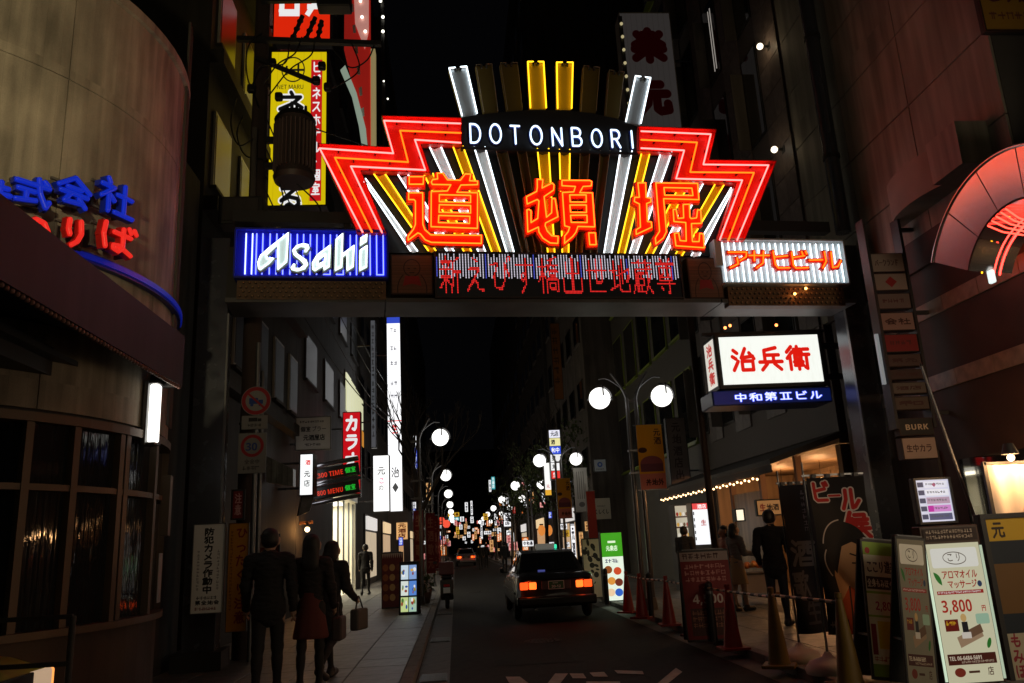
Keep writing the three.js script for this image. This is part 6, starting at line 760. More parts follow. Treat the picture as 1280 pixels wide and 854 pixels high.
// banners on the lamp posts and facade
const yellowBanner = print(128, 330, (c, w, h) => { c.fillStyle = '#d89a10'; c.fillRect(0, 0, w, h); c.fillStyle = '#4a2a20'; c.beginPath(); c.ellipse(24, 130, 22, 14, 0, 0, 7); c.fill(); c.fillStyle = '#8a4a52'; c.beginPath(); c.ellipse(64, 200, 56, 40, 0, Math.PI, 0); c.fill(); c.fillStyle = '#6a3a4a'; c.fillRect(8, 200, 112, 40); c.fillStyle = '#c8786a'; c.fillRect(0, 250, w, 80); col(c, '元酒', 84, 20, 34, 40, '#4a2a10', 0.12); row(c, '丼地外', 28, 276, 28, 34, '#3a1410', 0.13); });
function hanging(label, r, z, tex, k = 0) { const { w, h, cx, y0 } = rectZ(r, z), t = thing('hanging_banner', label, 'banner', V(cx, y0, z)), g = new THREE.PlaneGeometry(w, h, 6, 12), p = g.attributes.position; for (let i = 0; i < p.count; i++) p.setZ(i, 0.02 * Math.sin(p.getY(i) * 3 + p.getX(i) * 4)); g.computeVertexNormals(); part('cloth', g.translate(0, h / 2, 0), new THREE.MeshStandardMaterial({ map: tex, roughness: 0.85, side: THREE.DoubleSide }), t); for (const y of [0, h]) part('rod', bx(-w / 2 - 0.06, w / 2 + 0.04, y - 0.012, y + 0.012, -0.035, -0.011), poleM, t); }
hanging('yellow and pink festival banner on the nearest twin globe lamp post', [798, 531, 830, 612], -17.7, yellowBanner);
hanging('yellow and violet festival banner on the second lamp post of the cone side', [697, 598, 714, 648], -31.2, yellowBanner);
hanging('pale upright banner with grey lines beyond the second lamp post', [718, 585, 735, 640], -32.5, print(64, 240, (c, w, h) => { c.fillStyle = '#9a9a96'; c.fillRect(0, 0, w, h); c.fillStyle = '#555'; for (let i = 0; i < 4; i++) c.fillRect(14 + i * 10, 20, 3, 150); c.beginPath(); c.arc(32, 200, 14, 0, 7); c.fill(); }));
signBox('upright_sign', 'unlit grey upright sign with outlined characters on the olive trimmed building', 'sign', [835, 522, 860, 606], -24.5, { depth: 0.2, bracket: 0.6, face: printed(print(100, 330, (c, w, h) => { c.fillStyle = '#6a605c'; c.fillRect(0, 0, w, h); col(c, '元地酒店出', 26, 20, 46, 50, '#3a2a28', 0.12, 0.2); })) });
signBox('wall_sign', 'pale board with black wavy print beyond the lamp post', 'sign', [740, 622, 764, 650], -33, { depth: 0.15, face: printed(print(160, 180, (c, w, h) => { c.fillStyle = '#a8a494'; c.fillRect(0, 0, w, h); row(c, 'くしくし', 14, 96, 30, 40, '#222', 0.14, 0.1); tinyPrint(c, 40, 60, 80, 16, '#555', 14); })) });
signBox('wall_sign', 'square pale sign with a blue ring above the wavy board', 'sign', [742, 574, 758, 590], -33, { depth: 0.15, face: printed(print(96, 96, (c, w, h) => { c.fillStyle = '#8a9298'; c.fillRect(0, 0, w, h); c.fillStyle = '#2a4a8c'; c.beginPath(); c.arc(48, 40, 22, 0, 7); c.fill(); c.fillStyle = '#8a9298'; c.beginPath(); c.arc(48, 40, 10, 0, 7); c.fill(); tinyPrint(c, 14, 72, 70, 16, '#333', 12); })) });
signBox('lit_sign', 'stacked lit signs in white, blue and red beyond the second lamp post', 'sign', [687, 537, 702, 600], -32.6, { depth: 0.4, light: 0.8, face: lit(print(100, 420, (c, w, h) => { const k = ['#f0f0ff', '#e8e0a0', '#3050d8', '#e8e8e8', '#f4f4f4', '#e03028']; k.forEach((q, i) => { c.fillStyle = q; c.fillRect(0, i * 70, w, 66); row(c, ['元店', '酒', '和中', '第', '地', '生'][i], 14, i * 70 + 10, 36, 44, i === 2 || i === 5 ? '#fff' : '#222', 0.13); }); }), 1.2) });
signBox('lit_sign', 'white upright lit sign with a yellow foot beyond the second lamp post', 'sign', [680, 578, 689, 620], -33, { depth: 0.4, light: 0.8, face: lit(print(60, 300, (c, w, h) => { c.fillStyle = '#f4f4f0'; c.fillRect(0, 0, w, h); c.fillStyle = '#d8a030'; c.fillRect(0, 250, w, 50); put(c, '元', 14, 200, 32, 36, '#a44', 0.12); }), 1.3) });
signBox('banner_sign', 'orange torn hanging sign high on the pale tiled block', 'sign', [690, 404, 702, 500], -40, { depth: 0.06, back: false, face: printed(print(60, 400, (c, w, h) => { c.fillStyle = '#7a4a14'; c.fillRect(0, 0, w, h); tinyPrint(c, 6, 20, 48, 360, '#3a2008', 40); })) });
// trees
function bareTree(label, x, z, h, spread) {
  const t = thing('bare_tree', label, 'tree', V(x, PV, z)), crown = [], trunk = [];
  const grow = (p, d, len, r, lv, out) => { let q = p; const n = 3; for (let i = 0; i < n; i++) { const nd = d.clone().add(V(rr(-0.16, 0.16), rr(-0.02, 0.1), rr(-0.16, 0.16))).normalize(), e = q.clone().addScaledVector(nd, len / n), r0 = r * (1 - i / n * 0.35), r1 = r * (1 - (i + 1) / n * 0.35); out.push(bar(q, e, r0, r1, lv < 2 ? 8 : 5)); q = e; d = nd; }
    if (lv > 4 || len < 0.18) return; const k = lv === 0 ? 5 : 2 + (rnd() > 0.5); for (let i = 0; i < k; i++) { const a = rr(0, 6.28), sp = (lv === 0 ? rr(0.25, 0.7) : rr(0.3, 0.8)) * spread; grow(q, d.clone().add(V(Math.cos(a) * sp, rr(0.05, 0.3), Math.sin(a) * sp)).normalize(), len * rr(0.55, 0.75), r * 0.6, lv + 1, lv === 0 ? (crown[i] = []) : out); } };
  grow(V(0, 0, 0), V(0.02, 1, 0), h * 0.36, 0.11, 0, trunk); part('trunk', mrg(trunk), MAT.bark, t); for (const c of crown) part('limb', mrg(c), MAT.bark, t); return t;
}
bareTree('leafless street tree with thin upright twigs before the white signs', -1.35, -26, 7.4, 0.75); bareTree('leafless street tree further down the kerb behind the first', -1.5, -40, 7, 0.8); bareTree('leafless street tree between the second and third lamp posts', 4.3, -38, 8, 0.8);
const leafM = new THREE.MeshStandardMaterial({ color: lin(0.05, 0.07, 0.02), roughness: 0.8, side: THREE.DoubleSide });
function leafyTree(label, x, z, h, w) {
  const t = thing('leafy_tree', label, 'tree', V(x, PV, z)), leaf = []; part('trunk', bar(V(0, 0, 0), V(0.1, h * 0.55, 0), 0.14, 0.08, 10), MAT.bark, t); for (let i = 0; i < 5; i++) { const a = i * 1.3; part('limb', bar(V(0.08, h * (0.38 + i * 0.03), 0), V(Math.cos(a) * w * 0.35, h * (0.6 + (i % 3) * 0.1), Math.sin(a) * w * 0.35), 0.05, 0.02, 6), MAT.bark, t); }
  const clumps = Array.from({ length: 16 }, () => { const a = rr(0, 6.28), r = Math.sqrt(rnd()) * w * 0.5; return V(Math.cos(a) * r, h * rr(0.48, 0.98), Math.sin(a) * r); });
  for (let i = 0; i < 1500; i++) { const c = clumps[i % 16], s = rr(0.05, 0.11), g = new THREE.PlaneGeometry(s, s * 1.7); g.rotateX(rr(0, 3.1)).rotateY(rr(0, 6.2)).translate(c.x + (rnd() + rnd() - 1) * w * 0.24, c.y + (rnd() + rnd() - 1) * 0.7, c.z + (rnd() + rnd() - 1) * w * 0.24); leaf.push(g); } bits('crown', leaf, leafM, t); return t;
}
leafyTree('dark leafy street tree beyond the second lamp post of the cone side', 4.25, -35, 6.6, 2.6); leafyTree('dark leafy street tree beyond the third lamp post of the cone side', 4.2, -47, 6.8, 2.8); leafyTree('dark leafy street tree far along the cone side', 4.2, -62, 6.8, 2.8);
// left kerb: menu boards, scooter, flags, planters
aBoard('menu_board', 'folding lit menu board with six food pictures before the bare tree', 500, 525, 702, 768, -0.12, print(160, 250, (c, w, h) => { c.fillStyle = '#0c0c0c'; c.fillRect(0, 0, w, h); const k = ['#cfe0ec', '#8aa8dc', '#e0e8e0', '#5a8ad8', '#c8d890', '#a8c8b0']; for (let i = 0; i < 6; i++) { const x = 10 + (i % 2) * 72, y = 10 + Math.floor(i / 2) * 80; c.fillStyle = k[i]; c.fillRect(x, y, 66, 72); for (let j = 0; j < 5; j++) { c.fillStyle = ['#e0b050', '#50783c', '#903828', '#f4f4f4', '#3050a0'][(i + j) % 5]; c.beginPath(); c.ellipse(x + rr(10, 56), y + rr(12, 60), rr(5, 14), rr(5, 12), 0, 0, 7); c.fill(); } } }), { lit: 1.0, light: 0.5 });
aBoard('menu_board', 'wide dim red menu board with food pictures beside the lit menu board', 477, 505, 690, 760, 0.1, print(160, 260, (c, w, h) => { c.fillStyle = '#6a2018'; c.fillRect(0, 0, w, h); c.fillStyle = '#b8aca0'; for (let i = 0; i < 10; i++) { c.beginPath(); c.moveTo(i * 16, 0); c.lineTo(i * 16 + 8, 26); c.lineTo(i * 16 + 16, 0); c.fill(); } for (let i = 0; i < 12; i++) { c.fillStyle = ['#a8602c', '#c8a060', '#7a3a20'][i % 3]; c.beginPath(); c.ellipse(26 + (i % 3) * 52, 70 + Math.floor(i / 3) * 48, 22, 17, 0, 0, 7); c.fill(); } }));
function flag(label, x, z, h, cMat, w = 0.42) { const t = thing('flag_banner', label, 'banner', V(x, PV, z)); part('pole', cyl(0.013, 0.011, h + 0.15, 0, 0.08, 0, 8), MAT.greySteel, t); part('base', cyl(0.17, 0.1, 0.1, 0, 0, 0, 14), MAT.greySteel, t); const g = new THREE.PlaneGeometry(w, h - 0.75, 6, 14), p = g.attributes.position; for (let i = 0; i < p.count; i++) p.setZ(i, 0.04 * Math.sin(p.getY(i) * 4 + p.getX(i) * 9)); g.computeVertexNormals(); part('cloth', g.translate(w / 2 + 0.015, 0.7 + (h - 0.75) / 2, 0), cMat, t); part('arm', bx(0.012, w + 0.03, h - 0.04, h - 0.025, -0.008, 0.008), MAT.greySteel, t); }
const flagTex = print(64, 300, (c, w, h) => { c.fillStyle = '#5c0d0d'; c.fillRect(0, 0, w, h); col(c, '生酒歌元', 12, 20, 40, 56, '#7a5040', 0.13, 0.2); }), flagM = new THREE.MeshStandardMaterial({ map: flagTex, roughness: 0.9, side: THREE.DoubleSide });
[[-1.3, -25.4, 'beside the lit menu board'], [-1.0, -27.6, 'behind the bare tree'], [-0.95, -30.4, 'past the bare tree'], [-0.95, -34, 'furthest along the bare tree kerb']].forEach(([x, z, w]) => flag('red flag banner with pale characters ' + w, x, z, 2.7, flagM, 0.3));
flag('slim red flag banner on the cone side before the second lamp post', onZ(738, 700, -28).x, -28, 3.2, mat(lin(0.35, 0.05, 0.04), 0.9, { side: THREE.DoubleSide }), 0.3);
{ const p = onY(548, 762, 0), t = thing('scooter', 'dark parked scooter with a red tail lamp at the kerb beside the menu boards', 'scooter', V(-0.28, 0, -23.2)), tyre = (z) => part('wheel', new THREE.TorusGeometry(0.2, 0.055, 8, 20).rotateY(Math.PI / 2).translate(0, 0.255, z), MAT.rubber, t), paint = mat(lin(0.03, 0.02, 0.022), 0.25);
  for (const z of [0.55, -0.6]) { const w = tyre(z); part('rim', cyl(0.13, 0.13, 0.05, 0, 0, 0, 12).rotateZ(Math.PI / 2).translate(0.025, 0.255, z), MAT.greySteel, w); }
  part('body', slab([[0.85, 0.42], [0.8, 0.75], [0.25, 0.78], [0.1, 0.5], [-0.3, 0.32], [-0.42, 0.36], [-0.55, 0.95], [-0.62, 0.95], [-0.6, 0.35], [-0.3, 0.22], [0.4, 0.24]], -0.15, 0.15, [], 0.02).rotateY(-Math.PI / 2), paint, t); part('seat', rbox(0.28, 0.1, 0.62, 0.04, 0, 0.84, 0.5), MAT.black, t); part('handlebar', bar(V(-0.32, 1.02, -0.5), V(0.32, 1.02, -0.5), 0.016), MAT.greySteel, t); part('steering', bar(V(0, 0.3, -0.6), V(0, 1.04, -0.5), 0.03), MAT.greySteel, t); part('front_shield', rbox(0.36, 0.5, 0.06, 0.02, 0, 0.7, -0.62), paint, t); for (const s of [-1, 1]) part('mirror', rbox(0.1, 0.07, 0.02, 0.01, s * 0.33, 1.2, -0.48), MAT.dark, t); part('tail_lamp', rbox(0.16, 0.06, 0.03, 0.01, 0, 0.62, 0.9), mat(lin(0.5, 0.02, 0.02), 0.2), t); part('rear_box', rbox(0.4, 0.34, 0.4, 0.04, 0, 1.06, 0.75), mat(lin(0.12, 0.03, 0.03), 0.4), t); part('number_plate', box(0.18, 0.14, 0.008, 0, 0.5, 0.93), MAT.whitePaint, t); }
for (const [x, z, w] of [[-0.95, -24.0, 'beside the scooter'], [-0.98, -25.9, 'at the foot of the bare tree']]) { const t = thing('flower_planter', 'small planter with pale flowers and leaves ' + w, 'planter', V(x, PV, z)); part('pot', new THREE.LatheGeometry([[0, 0], [0.16, 0], [0.22, 0.3], [0.19, 0.3], [0.18, 0.26], [0, 0.26]].map((p) => new THREE.Vector2(...p)), 16), mat(lin(0.16, 0.08, 0.05), 0.8), t); const l = [], f = []; for (let i = 0; i < 90; i++) { const a = rr(0, 6.28), r = rr(0, 0.3), y = rr(0.28, 0.7); const g = new THREE.PlaneGeometry(0.07, 0.12).rotateX(rr(0, 3)).rotateY(rr(0, 6)).translate(Math.cos(a) * r, y, Math.sin(a) * r); (i % 4 ? l : f).push(g); } bits('leaves', l, leafM, t); bits('petals', f, new THREE.MeshStandardMaterial({ color: lin(0.5, 0.4, 0.36), roughness: 0.8, side: THREE.DoubleSide }), t); }
// far lit signs, lanterns and shop fronts
const tints = { white: [1, 0.98, 0.95], warm: [1, 0.72, 0.4], red: [1, 0.12, 0.06], blue: [0.3, 0.45, 1], yellow: [1, 0.75, 0.2], teal: [0.25, 0.8, 0.8], orange: [1, 0.4, 0.12], pink: [1, 0.6, 0.6] };
const farM = {}; for (const k in tints) farM[k] = glow(...tints[k], k === 'white' ? 1.5 : 0.9);
const farFace = {}; { const dk = { white: ['#f2f2f4', '#2a2a30'], warm: ['#e8b070', '#5a2a10'], red: ['#d82416', '#f4d8d0'], blue: ['#2c48d8', '#e8f0ff'], yellow: ['#e0b030', '#4a2008'], teal: ['#38a8b0', '#f0ffff'], orange: ['#e8701c', '#fff0d8'], pink: ['#f0a8a0', '#902030'] }; for (const q in dk) farFace[q] = [0, 1].map((v) => lit(print(v ? 48 : 120, v ? 120 : 48, (c, w, h) => { c.fillStyle = dk[q][0]; c.fillRect(0, 0, w, h); c.fillStyle = 'rgba(0,0,0,0.35)'; c.fillRect(0, 0, w, 5); c.fillRect(0, h - 5, w, 5); if (v) col(c, '元酒店', 8, 8, 32, 30, dk[q][1], 0.16, 0.14); else row(c, '中和楽', 8, 8, 32, 32, dk[q][1], 0.16, 0.14); }), q === 'white' ? 1.5 : 1.1)); }
const far = [
  ['white', 581, 628, 585, 640, 90], ['white', 588, 626, 591, 644, 95], ['yellow', 560, 641, 574, 646, 120], ['teal', 560, 647, 574, 651, 120], ['white', 575, 646, 580, 652, 110], ['white', 588, 646, 592, 654, 84], ['white', 567, 652, 571, 656, 118], ['pink', 568, 650, 571, 657, 104], ['white', 605, 664, 614, 668, 66], ['white', 601, 650, 603, 674, 78], ['orange', 590, 668, 593, 676, 90], ['white', 574, 656, 578, 662, 100], ['yellow', 570, 659, 574, 668, 112], ['warm', 612, 675, 617, 690, 62], ['white', 618, 642, 621, 657, 70], ['red', 641, 632, 644, 642, 58], ['white', 628, 622, 631, 632, 60], ['white', 633, 622, 635, 630, 60], ['orange', 624, 666, 627, 676, 64], ['yellow', 604, 642, 610, 650, 82],
  ['white', 611, 600, 614, 615, 56], ['teal', 614, 596, 619, 612, 58], ['white', 659, 604, 663, 614, 52], ['white', 697, 655, 709, 662, 36], ['blue', 684, 640, 690, 648, 46], ['yellow', 704, 663, 712, 671, 35], ['white', 706, 678, 712, 684, 34], ['white', 653, 676, 667, 683, 40], ['warm', 593, 664, 596, 674, 96], ['white', 584, 665, 588, 672, 108], ['blue', 548, 670, 551, 675, 70], ['white', 557, 669, 560, 673, 90], ['white', 548, 657, 553, 661, 75], ['warm', 580, 655, 583, 668, 100], ['orange', 599, 672, 602, 680, 80], ['white', 545, 683, 549, 694, 52], ['white', 530, 650, 534, 662, 44], ['blue', 499, 672, 503, 682, 30], ['white', 520, 640, 524, 660, 40], ['blue', 516, 636, 519, 650, 41], ['white', 517, 545, 520, 560, 43], ['blue', 518, 560, 521, 590, 43],
  ['warm', 731, 652, 736, 664, 33], ['white', 716, 655, 719, 720, 31], ['warm', 724, 665, 730, 695, 31.5], ['white', 730, 676, 735, 694, 31], ['warm', 742, 663, 746, 674, 30],
];
for (let i = 0; i < 84; i++) { const d = rr(44, 150), s = rnd() < 0.5 ? -1 : 1, x = 570 + (s < 0 ? rr(-3.6, -1.2) : rr(4, 6.4)) / d * 1000, y = 684 - (x - 570) * 0.051 - rr(-0.9, 4.2) / d * 1000, w = rr(0.2, 0.8) / d * 1000, h = rr(0.25, 1.3) / d * 1000; far.push([['white', 'white', 'warm', 'warm', 'orange', 'red', 'warm', 'pink', 'orange', 'white'][Math.floor(rnd() * 10)], x - w / 2, y - h / 2, x + w / 2, y + h / 2, d]); }
for (let i = 0; i < 26; i++) { const d = rr(125, 195), x = rr(566, 608), y = rr(648, 679), w = rr(1.5, 4), h = rr(1.5, 5); far.push([['white', 'warm', 'orange', 'white', 'red', 'warm'][i % 6], x - w / 2, y - h / 2, x + w / 2, y + h / 2, d]); }
far.forEach(([k, x0, y0, x1, y1, d]) => { const a = onZ(x0, y0, -d), b = onZ(x1, y1, -d), w = Math.max(0.15, b.x - a.x), h = a.y - b.y, t = thing('far_sign', 'small ' + k + ' lit sign among the lights far down the street', 'sign', V((a.x + b.x) / 2, b.y, -d), 0, 'lit signs far down the street'); part('lit_face', new THREE.PlaneGeometry(w, h).translate(0, h / 2, 0.012), farFace[k][h > w ? 1 : 0], t); part('case', box(w * 1.06, h * 1.06, 0.2, 0, h / 2, -0.1), MAT.dark, t); });
for (const [x, y, r, d, w] of [[552, 651, 4, 70, 'nearer'], [558, 655, 4.5, 74, 'further']]) { const p = onZ(x, y, -d), R = r * d / 1000, t = thing('red_lantern', w + ' of two big round red lanterns over the far street', 'lantern', p); part('lantern_paper', new THREE.SphereGeometry(R, 14, 10).scale(1, 1.1, 1), glow(1, 0.1, 0.05, 1.1), t); part('cap', cyl(R * 0.5, R * 0.5, R * 0.2, 0, R * 1.02, 0, 10), MAT.dark, t); part('cap', cyl(R * 0.5, R * 0.5, R * 0.2, 0, -R * 1.22, 0, 10), MAT.dark, t); }
for (const [x, y, w] of [[677, 663, 'left'], [686, 663, 'right']]) { const d = 38, p = onZ(x, y, -d), t = thing('paper_lantern', 'amber paper lantern hanging beyond the taxi, ' + (w === 'left' ? 'on the taxi door side' : 'next to the stacked signs'), 'lantern', p); part('lantern_paper', new THREE.SphereGeometry(0.17, 12, 10).scale(1, 1.5, 1), glow(1, 0.33, 0.06, 0.8), t); part('cap', cyl(0.09, 0.09, 0.06, 0, 0.23, 0, 10), MAT.dark, t); }
// the far street's own light: lit shop fronts on both sides
[[-1, -38], [-1, -47], [-1, -60], [-1, -75], [1, -40], [1, -54], [1, -68], [1, -84], [-1, -92]].forEach(([s, z], i) => { const X = s < 0 ? XL + 0.02 : XR - 1.65, f = -s, t = thing('lit_shop', ['bright glazed shop front beyond the walking man', 'second lit shop front on the bare tree side', 'third lit shop front on the bare tree side', 'fourth lit shop front on the bare tree side', 'lit shop front in the pale tiled block', 'lit shop front at the foot of the dark tower', 'second lit shop front past the dark tower', 'third lit shop front past the dark tower', 'last lit shop front on the bare tree side'][i], 'shop', V(X, 0, z)); const c = [0xfff0d8, 0xffd8a8, 0xffe8d0, 0xffc890][i % 4];
  part('frame', bx(0, f * 0.06, 0.1, 3.3, -5, 0), MAT.dark, t); for (let k = 0; k < 4; k++) part('lit_window', bx(f * 0.062, f * 0.1, 0.4, 2.5, -0.15 - k * 1.2, -1.25 - k * 1.2), glow(1, 0.8 - (i % 3) * 0.12, 0.55 - (i % 3) * 0.15, 0.55), t); part('sign_board', bx(f * 0.062, f * 0.16, 2.6, 3.2, -0.2, -4.8), i % 2 ? farM.warm : glow(1, 0.95, 0.9, 0.8), t); panelLight(V(X + f * 0.25, 1.6, z - 2.5), V(f, 0, 0), 4.6, 2.2, c, 0.9); });
// unseen shops added round the crossing to light the rounded wall, pavements and boards
function addedShop(label, pos, turn, w, h, y, colr, k) { const t = thing('added_shop', label, 'building', pos, turn); part('wall', bx(-w / 2 - 2, w / 2 + 2, 0, 14, -5, -0.3), MAT.wallMid, t); part('lit_sign_face', bx(-w / 2, w / 2, y, y + h, -0.29, -0.05), new THREE.MeshStandardMaterial({ color: lin(0.3, 0.3, 0.3), roughness: 0.5, emissive: colr, emissiveIntensity: 0.8 }), t); part('shop_window', bx(-w / 2, w / 2, 0.6, 2.6, -0.29, -0.22), glow(1, 0.85, 0.6, 0.5), t); for (let i = 0; i <= 4; i++) part('mullion', bx(-w / 2 + w * i / 4 - 0.04, -w / 2 + w * i / 4 + 0.04, 0.6, 2.6, -0.21, -0.15), MAT.dark, t); const n = V(Math.sin(turn), 0, Math.cos(turn)); panelLight(pos.clone().addScaledVector(n, 0.05).add(V(0, y + h / 2, 0)), n, w, h, colr, k); }
addedShop('unseen corner shop behind the viewer, its broad yellow lit sign added to light the rounded building', V(3, 0, 9), -2.705, 5, 2.2, 7, new THREE.Color(1, 0.82, 0.46), 1);
addedShop('unseen shop next to the brown tiled building, its warm lit front added to light the boards', V(7.4, 0, -2.7), -Math.PI / 2, 4, 1.4, 2.8, new THREE.Color(1, 0.72, 0.45), 1);
signAt('added_sign', 'unseen white lit sign added over the pavement to light the massage boards', 'sign', V(6.5, 2.1, -4.3), 1.2, 1.6, { turn: Math.PI, depth: 0.25, light: 22, lightColor: 0xffe2bc, bracket: -0.4, face: glow(1, 0.88, 0.72, 1.3) });  // out of view, added as a light source for the massage boards
// ---------------------------------------------------------------- people: each body one continuous surface meshed from tapered capsules
function field(lo, hi, n, fn) {
  const mc = new MarchingCubes(n, MAT.dark, false, false, 160000); mc.isolation = 0; const s = V((hi.x - lo.x) / (n - 3), (hi.y - lo.y) / (n - 3), (hi.z - lo.z) / (n - 3)), p = V();
  for (let k = 0; k < n; k++) for (let j = 0; j < n; j++) for (let i = 0; i < n; i++) { p.set(lo.x + (i - 1) * s.x, lo.y + (j - 1) * s.y, lo.z + (k - 1) * s.z); mc.field[k * n * n + j * n + i] = -fn(p); }
  mc.update(); const c = mc.count ?? mc.geometry.drawRange.count, src = mc.positionArray, out = new Float32Array(c * 3), half = n / 2;
  for (let i = 0; i < c; i++) { out[i * 3] = lo.x + (src[i * 3] * half + half - 1) * s.x; out[i * 3 + 1] = lo.y + (src[i * 3 + 1] * half + half - 1) * s.y; out[i * 3 + 2] = lo.z + (src[i * 3 + 2] * half + half - 1) * s.z; }
  const g = new THREE.BufferGeometry(); g.setAttribute('position', new THREE.BufferAttribute(out, 3)); const m = mergeVertices(g, 1e-4); m.computeVertexNormals(); return m;
}
const seg = (a, b, ra, rb, kz = 1) => ({ a, d: b.clone().sub(a), ra, rb, kz, l2: b.distanceToSquared(a) || 1e-9 });
const tq = V();
function dist(p, s) { tq.copy(p).sub(s.a); const h = Math.max(0, Math.min(1, tq.dot(s.d) / s.l2)); const x = tq.x - s.d.x * h, y = tq.y - s.d.y * h, z = (tq.z - s.d.z * h) / s.kz; return Math.sqrt(x * x + y * y + z * z) - (s.ra + (s.rb - s.ra) * h); }
const union = (p, list, k) => { let d = 1e3; for (const s of list) { const e = dist(p, s), h = Math.max(k - Math.abs(d - e), 0) / k; d = Math.min(d, e) - h * h * k * 0.25; } return d; };
function person(label, pos, turn, o) {
  const t = thing('person', label, 'person', pos, turn), H = o.h, k = H / 1.7, W = o.w ?? 1, J = {}; // local +z is the way the person faces
  const lean = o.lean ?? 0, P = (x, y, z) => V(x * k, y * k, (z + lean * Math.max(0, y - 0.9)) * k);
  J.pel = P(0, 0.93, 0); J.wai = P(0, 1.08, 0); J.che = P(0, 1.3, 0); J.nec = P(0, 1.45, -0.01); J.hed = P(o.turnHead ? 0.01 : 0, 1.58, 0.02);
  const legs = [], shoes = [], arms = [], hands = [], footAt = [];
  [-1, 1].forEach((s, i) => {
    const [hipA, kneeA] = (o.legs ?? [[0, 0], [0, 0]])[i], hip = P(s * 0.09, 0.9, 0); hip.z = 0; const kn = V(hip.x + s * 0.005, hip.y - 0.43 * k * Math.cos(hipA), hip.z + 0.43 * k * Math.sin(hipA)), b = hipA - kneeA, an = V(kn.x, kn.y - 0.41 * k * Math.cos(b), kn.z + 0.41 * k * Math.sin(b)), fa = b * 0.9, toe = V(an.x + s * 0.02, an.y - 0.055 * k - 0.15 * k * Math.sin(-fa) * 0.8, an.z + 0.15 * k * Math.cos(fa));
    legs.push(seg(hip, kn, 0.085 * k * W, 0.056 * k * W), seg(kn, an, 0.054 * k * W, 0.036 * k * W)); const calf = kn.clone().lerp(an, 0.3); calf.z -= 0.02; legs.push(seg(calf, kn.clone().lerp(an, 0.5).add(V(0, 0, -0.015)), 0.05 * k * W, 0.04 * k * W));
    const heel = an.clone().add(V(0, -0.05 * k, -0.04 * k)); shoes.push(seg(an, heel, 0.045 * k, 0.04 * k), seg(heel, toe, 0.04 * k, 0.035 * k)); footAt.push(Math.min(heel.y, toe.y));
    const [shA, elA, out] = (o.arms ?? [[0.05, 0.2, 0.1], [0.05, 0.2, 0.1]])[i], sh = P(s * 0.185 * W, 1.39, 0), el = V(sh.x + s * out * 0.29 * k, sh.y - 0.28 * k * Math.cos(shA), sh.z + 0.28 * k * Math.sin(shA)), c = shA + elA, wr = V(el.x + s * (out - 0.12) * 0.2 * k, el.y - 0.25 * k * Math.cos(c), el.z + 0.25 * k * Math.sin(c));
    arms.push([seg(sh, el, 0.056 * k, 0.044 * k), seg(el, wr, 0.042 * k, 0.03 * k)]); const dir = wr.clone().sub(el).normalize(), palm = wr.clone().addScaledVector(dir, 0.055 * k); const hl = [seg(wr, palm, 0.026 * k, 0.034 * k, 1)]; for (let f = 0; f < 4; f++) { const q = palm.clone().addScaledVector(dir, 0.02 * k).add(V(0, 0, (f - 1.5) * 0.021 * k)), L = [0.06, 0.072, 0.068, 0.054][f] * k, m = q.clone().addScaledVector(dir, L * 0.55), e = m.clone().addScaledVector(dir, L * 0.4).add(V(-s * 0.022 * k, 0, 0)); hl.push(seg(q, m, 0.0095 * k, 0.009 * k), seg(m, e, 0.009 * k, 0.0075 * k)); } const th = wr.clone().addScaledVector(dir, 0.03 * k); hl.push(seg(th, th.clone().addScaledVector(dir, 0.04 * k).add(V(-s * 0.01, 0, 0.042 * k)), 0.012 * k, 0.009 * k)); hands.push(hl);
  });
  const ground = Math.min(...footAt) - 0.035 * k, drop = (g) => g.translate(0, -ground, 0);
  const torso = [seg(J.pel, J.wai, 0.135 * k * W, 0.115 * k * W, 0.72), seg(J.wai, J.che, 0.118 * k * W, 0.14 * k * W, 0.7), seg(P(-0.12 * W, 1.38, 0), P(0.12 * W, 1.38, 0), 0.075 * k, 0.075 * k, 0.9), seg(J.che, J.nec, 0.1 * k, 0.055 * k, 0.9)];
  const head = [seg(J.nec, J.hed, 0.05 * k, 0.055 * k), seg(J.hed.clone().add(V(0, 0.045 * k, -0.015 * k)), J.hed.clone().add(V(0, 0.015 * k, 0.01 * k)), 0.092 * k, 0.085 * k, 1.08), seg(J.hed.clone().add(V(0, -0.05 * k, 0.045 * k)), J.hed.clone().add(V(0, 0, 0.03 * k)), 0.05 * k, 0.07 * k), seg(J.hed.clone().add(V(0, 0.02 * k, 0.1 * k)), J.hed.clone().add(V(0, -0.015 * k, 0.115 * k)), 0.01 * k, 0.015 * k), ...[-1, 1].map((s) => seg(J.hed.clone().add(V(s * 0.088 * k, 0.03 * k, 0)), J.hed.clone().add(V(s * 0.088 * k, -0.02 * k, 0.005 * k)), 0.018 * k, 0.013 * k, 1.4))];
  const all = [...torso, ...legs, ...shoes, ...head, ...arms.flat()], box3 = (list, pad) => { const b = new THREE.Box3(); for (const s of list) { const r = Math.max(s.ra, s.rb) + pad; for (const q of [s.a, s.a.clone().add(s.d)]) { b.expandByPoint(q.clone().addScalar(r)); b.expandByPoint(q.clone().addScalar(-r)); } } return b; }, mesh = (list, n, kk = 0.03, grow = 0) => { const L = list.map((s) => ({ ...s, ra: s.ra + grow, rb: s.rb + grow })), b = box3(L, 0.03); return field(b.min, b.max, n, (p) => union(p, L, kk)); };
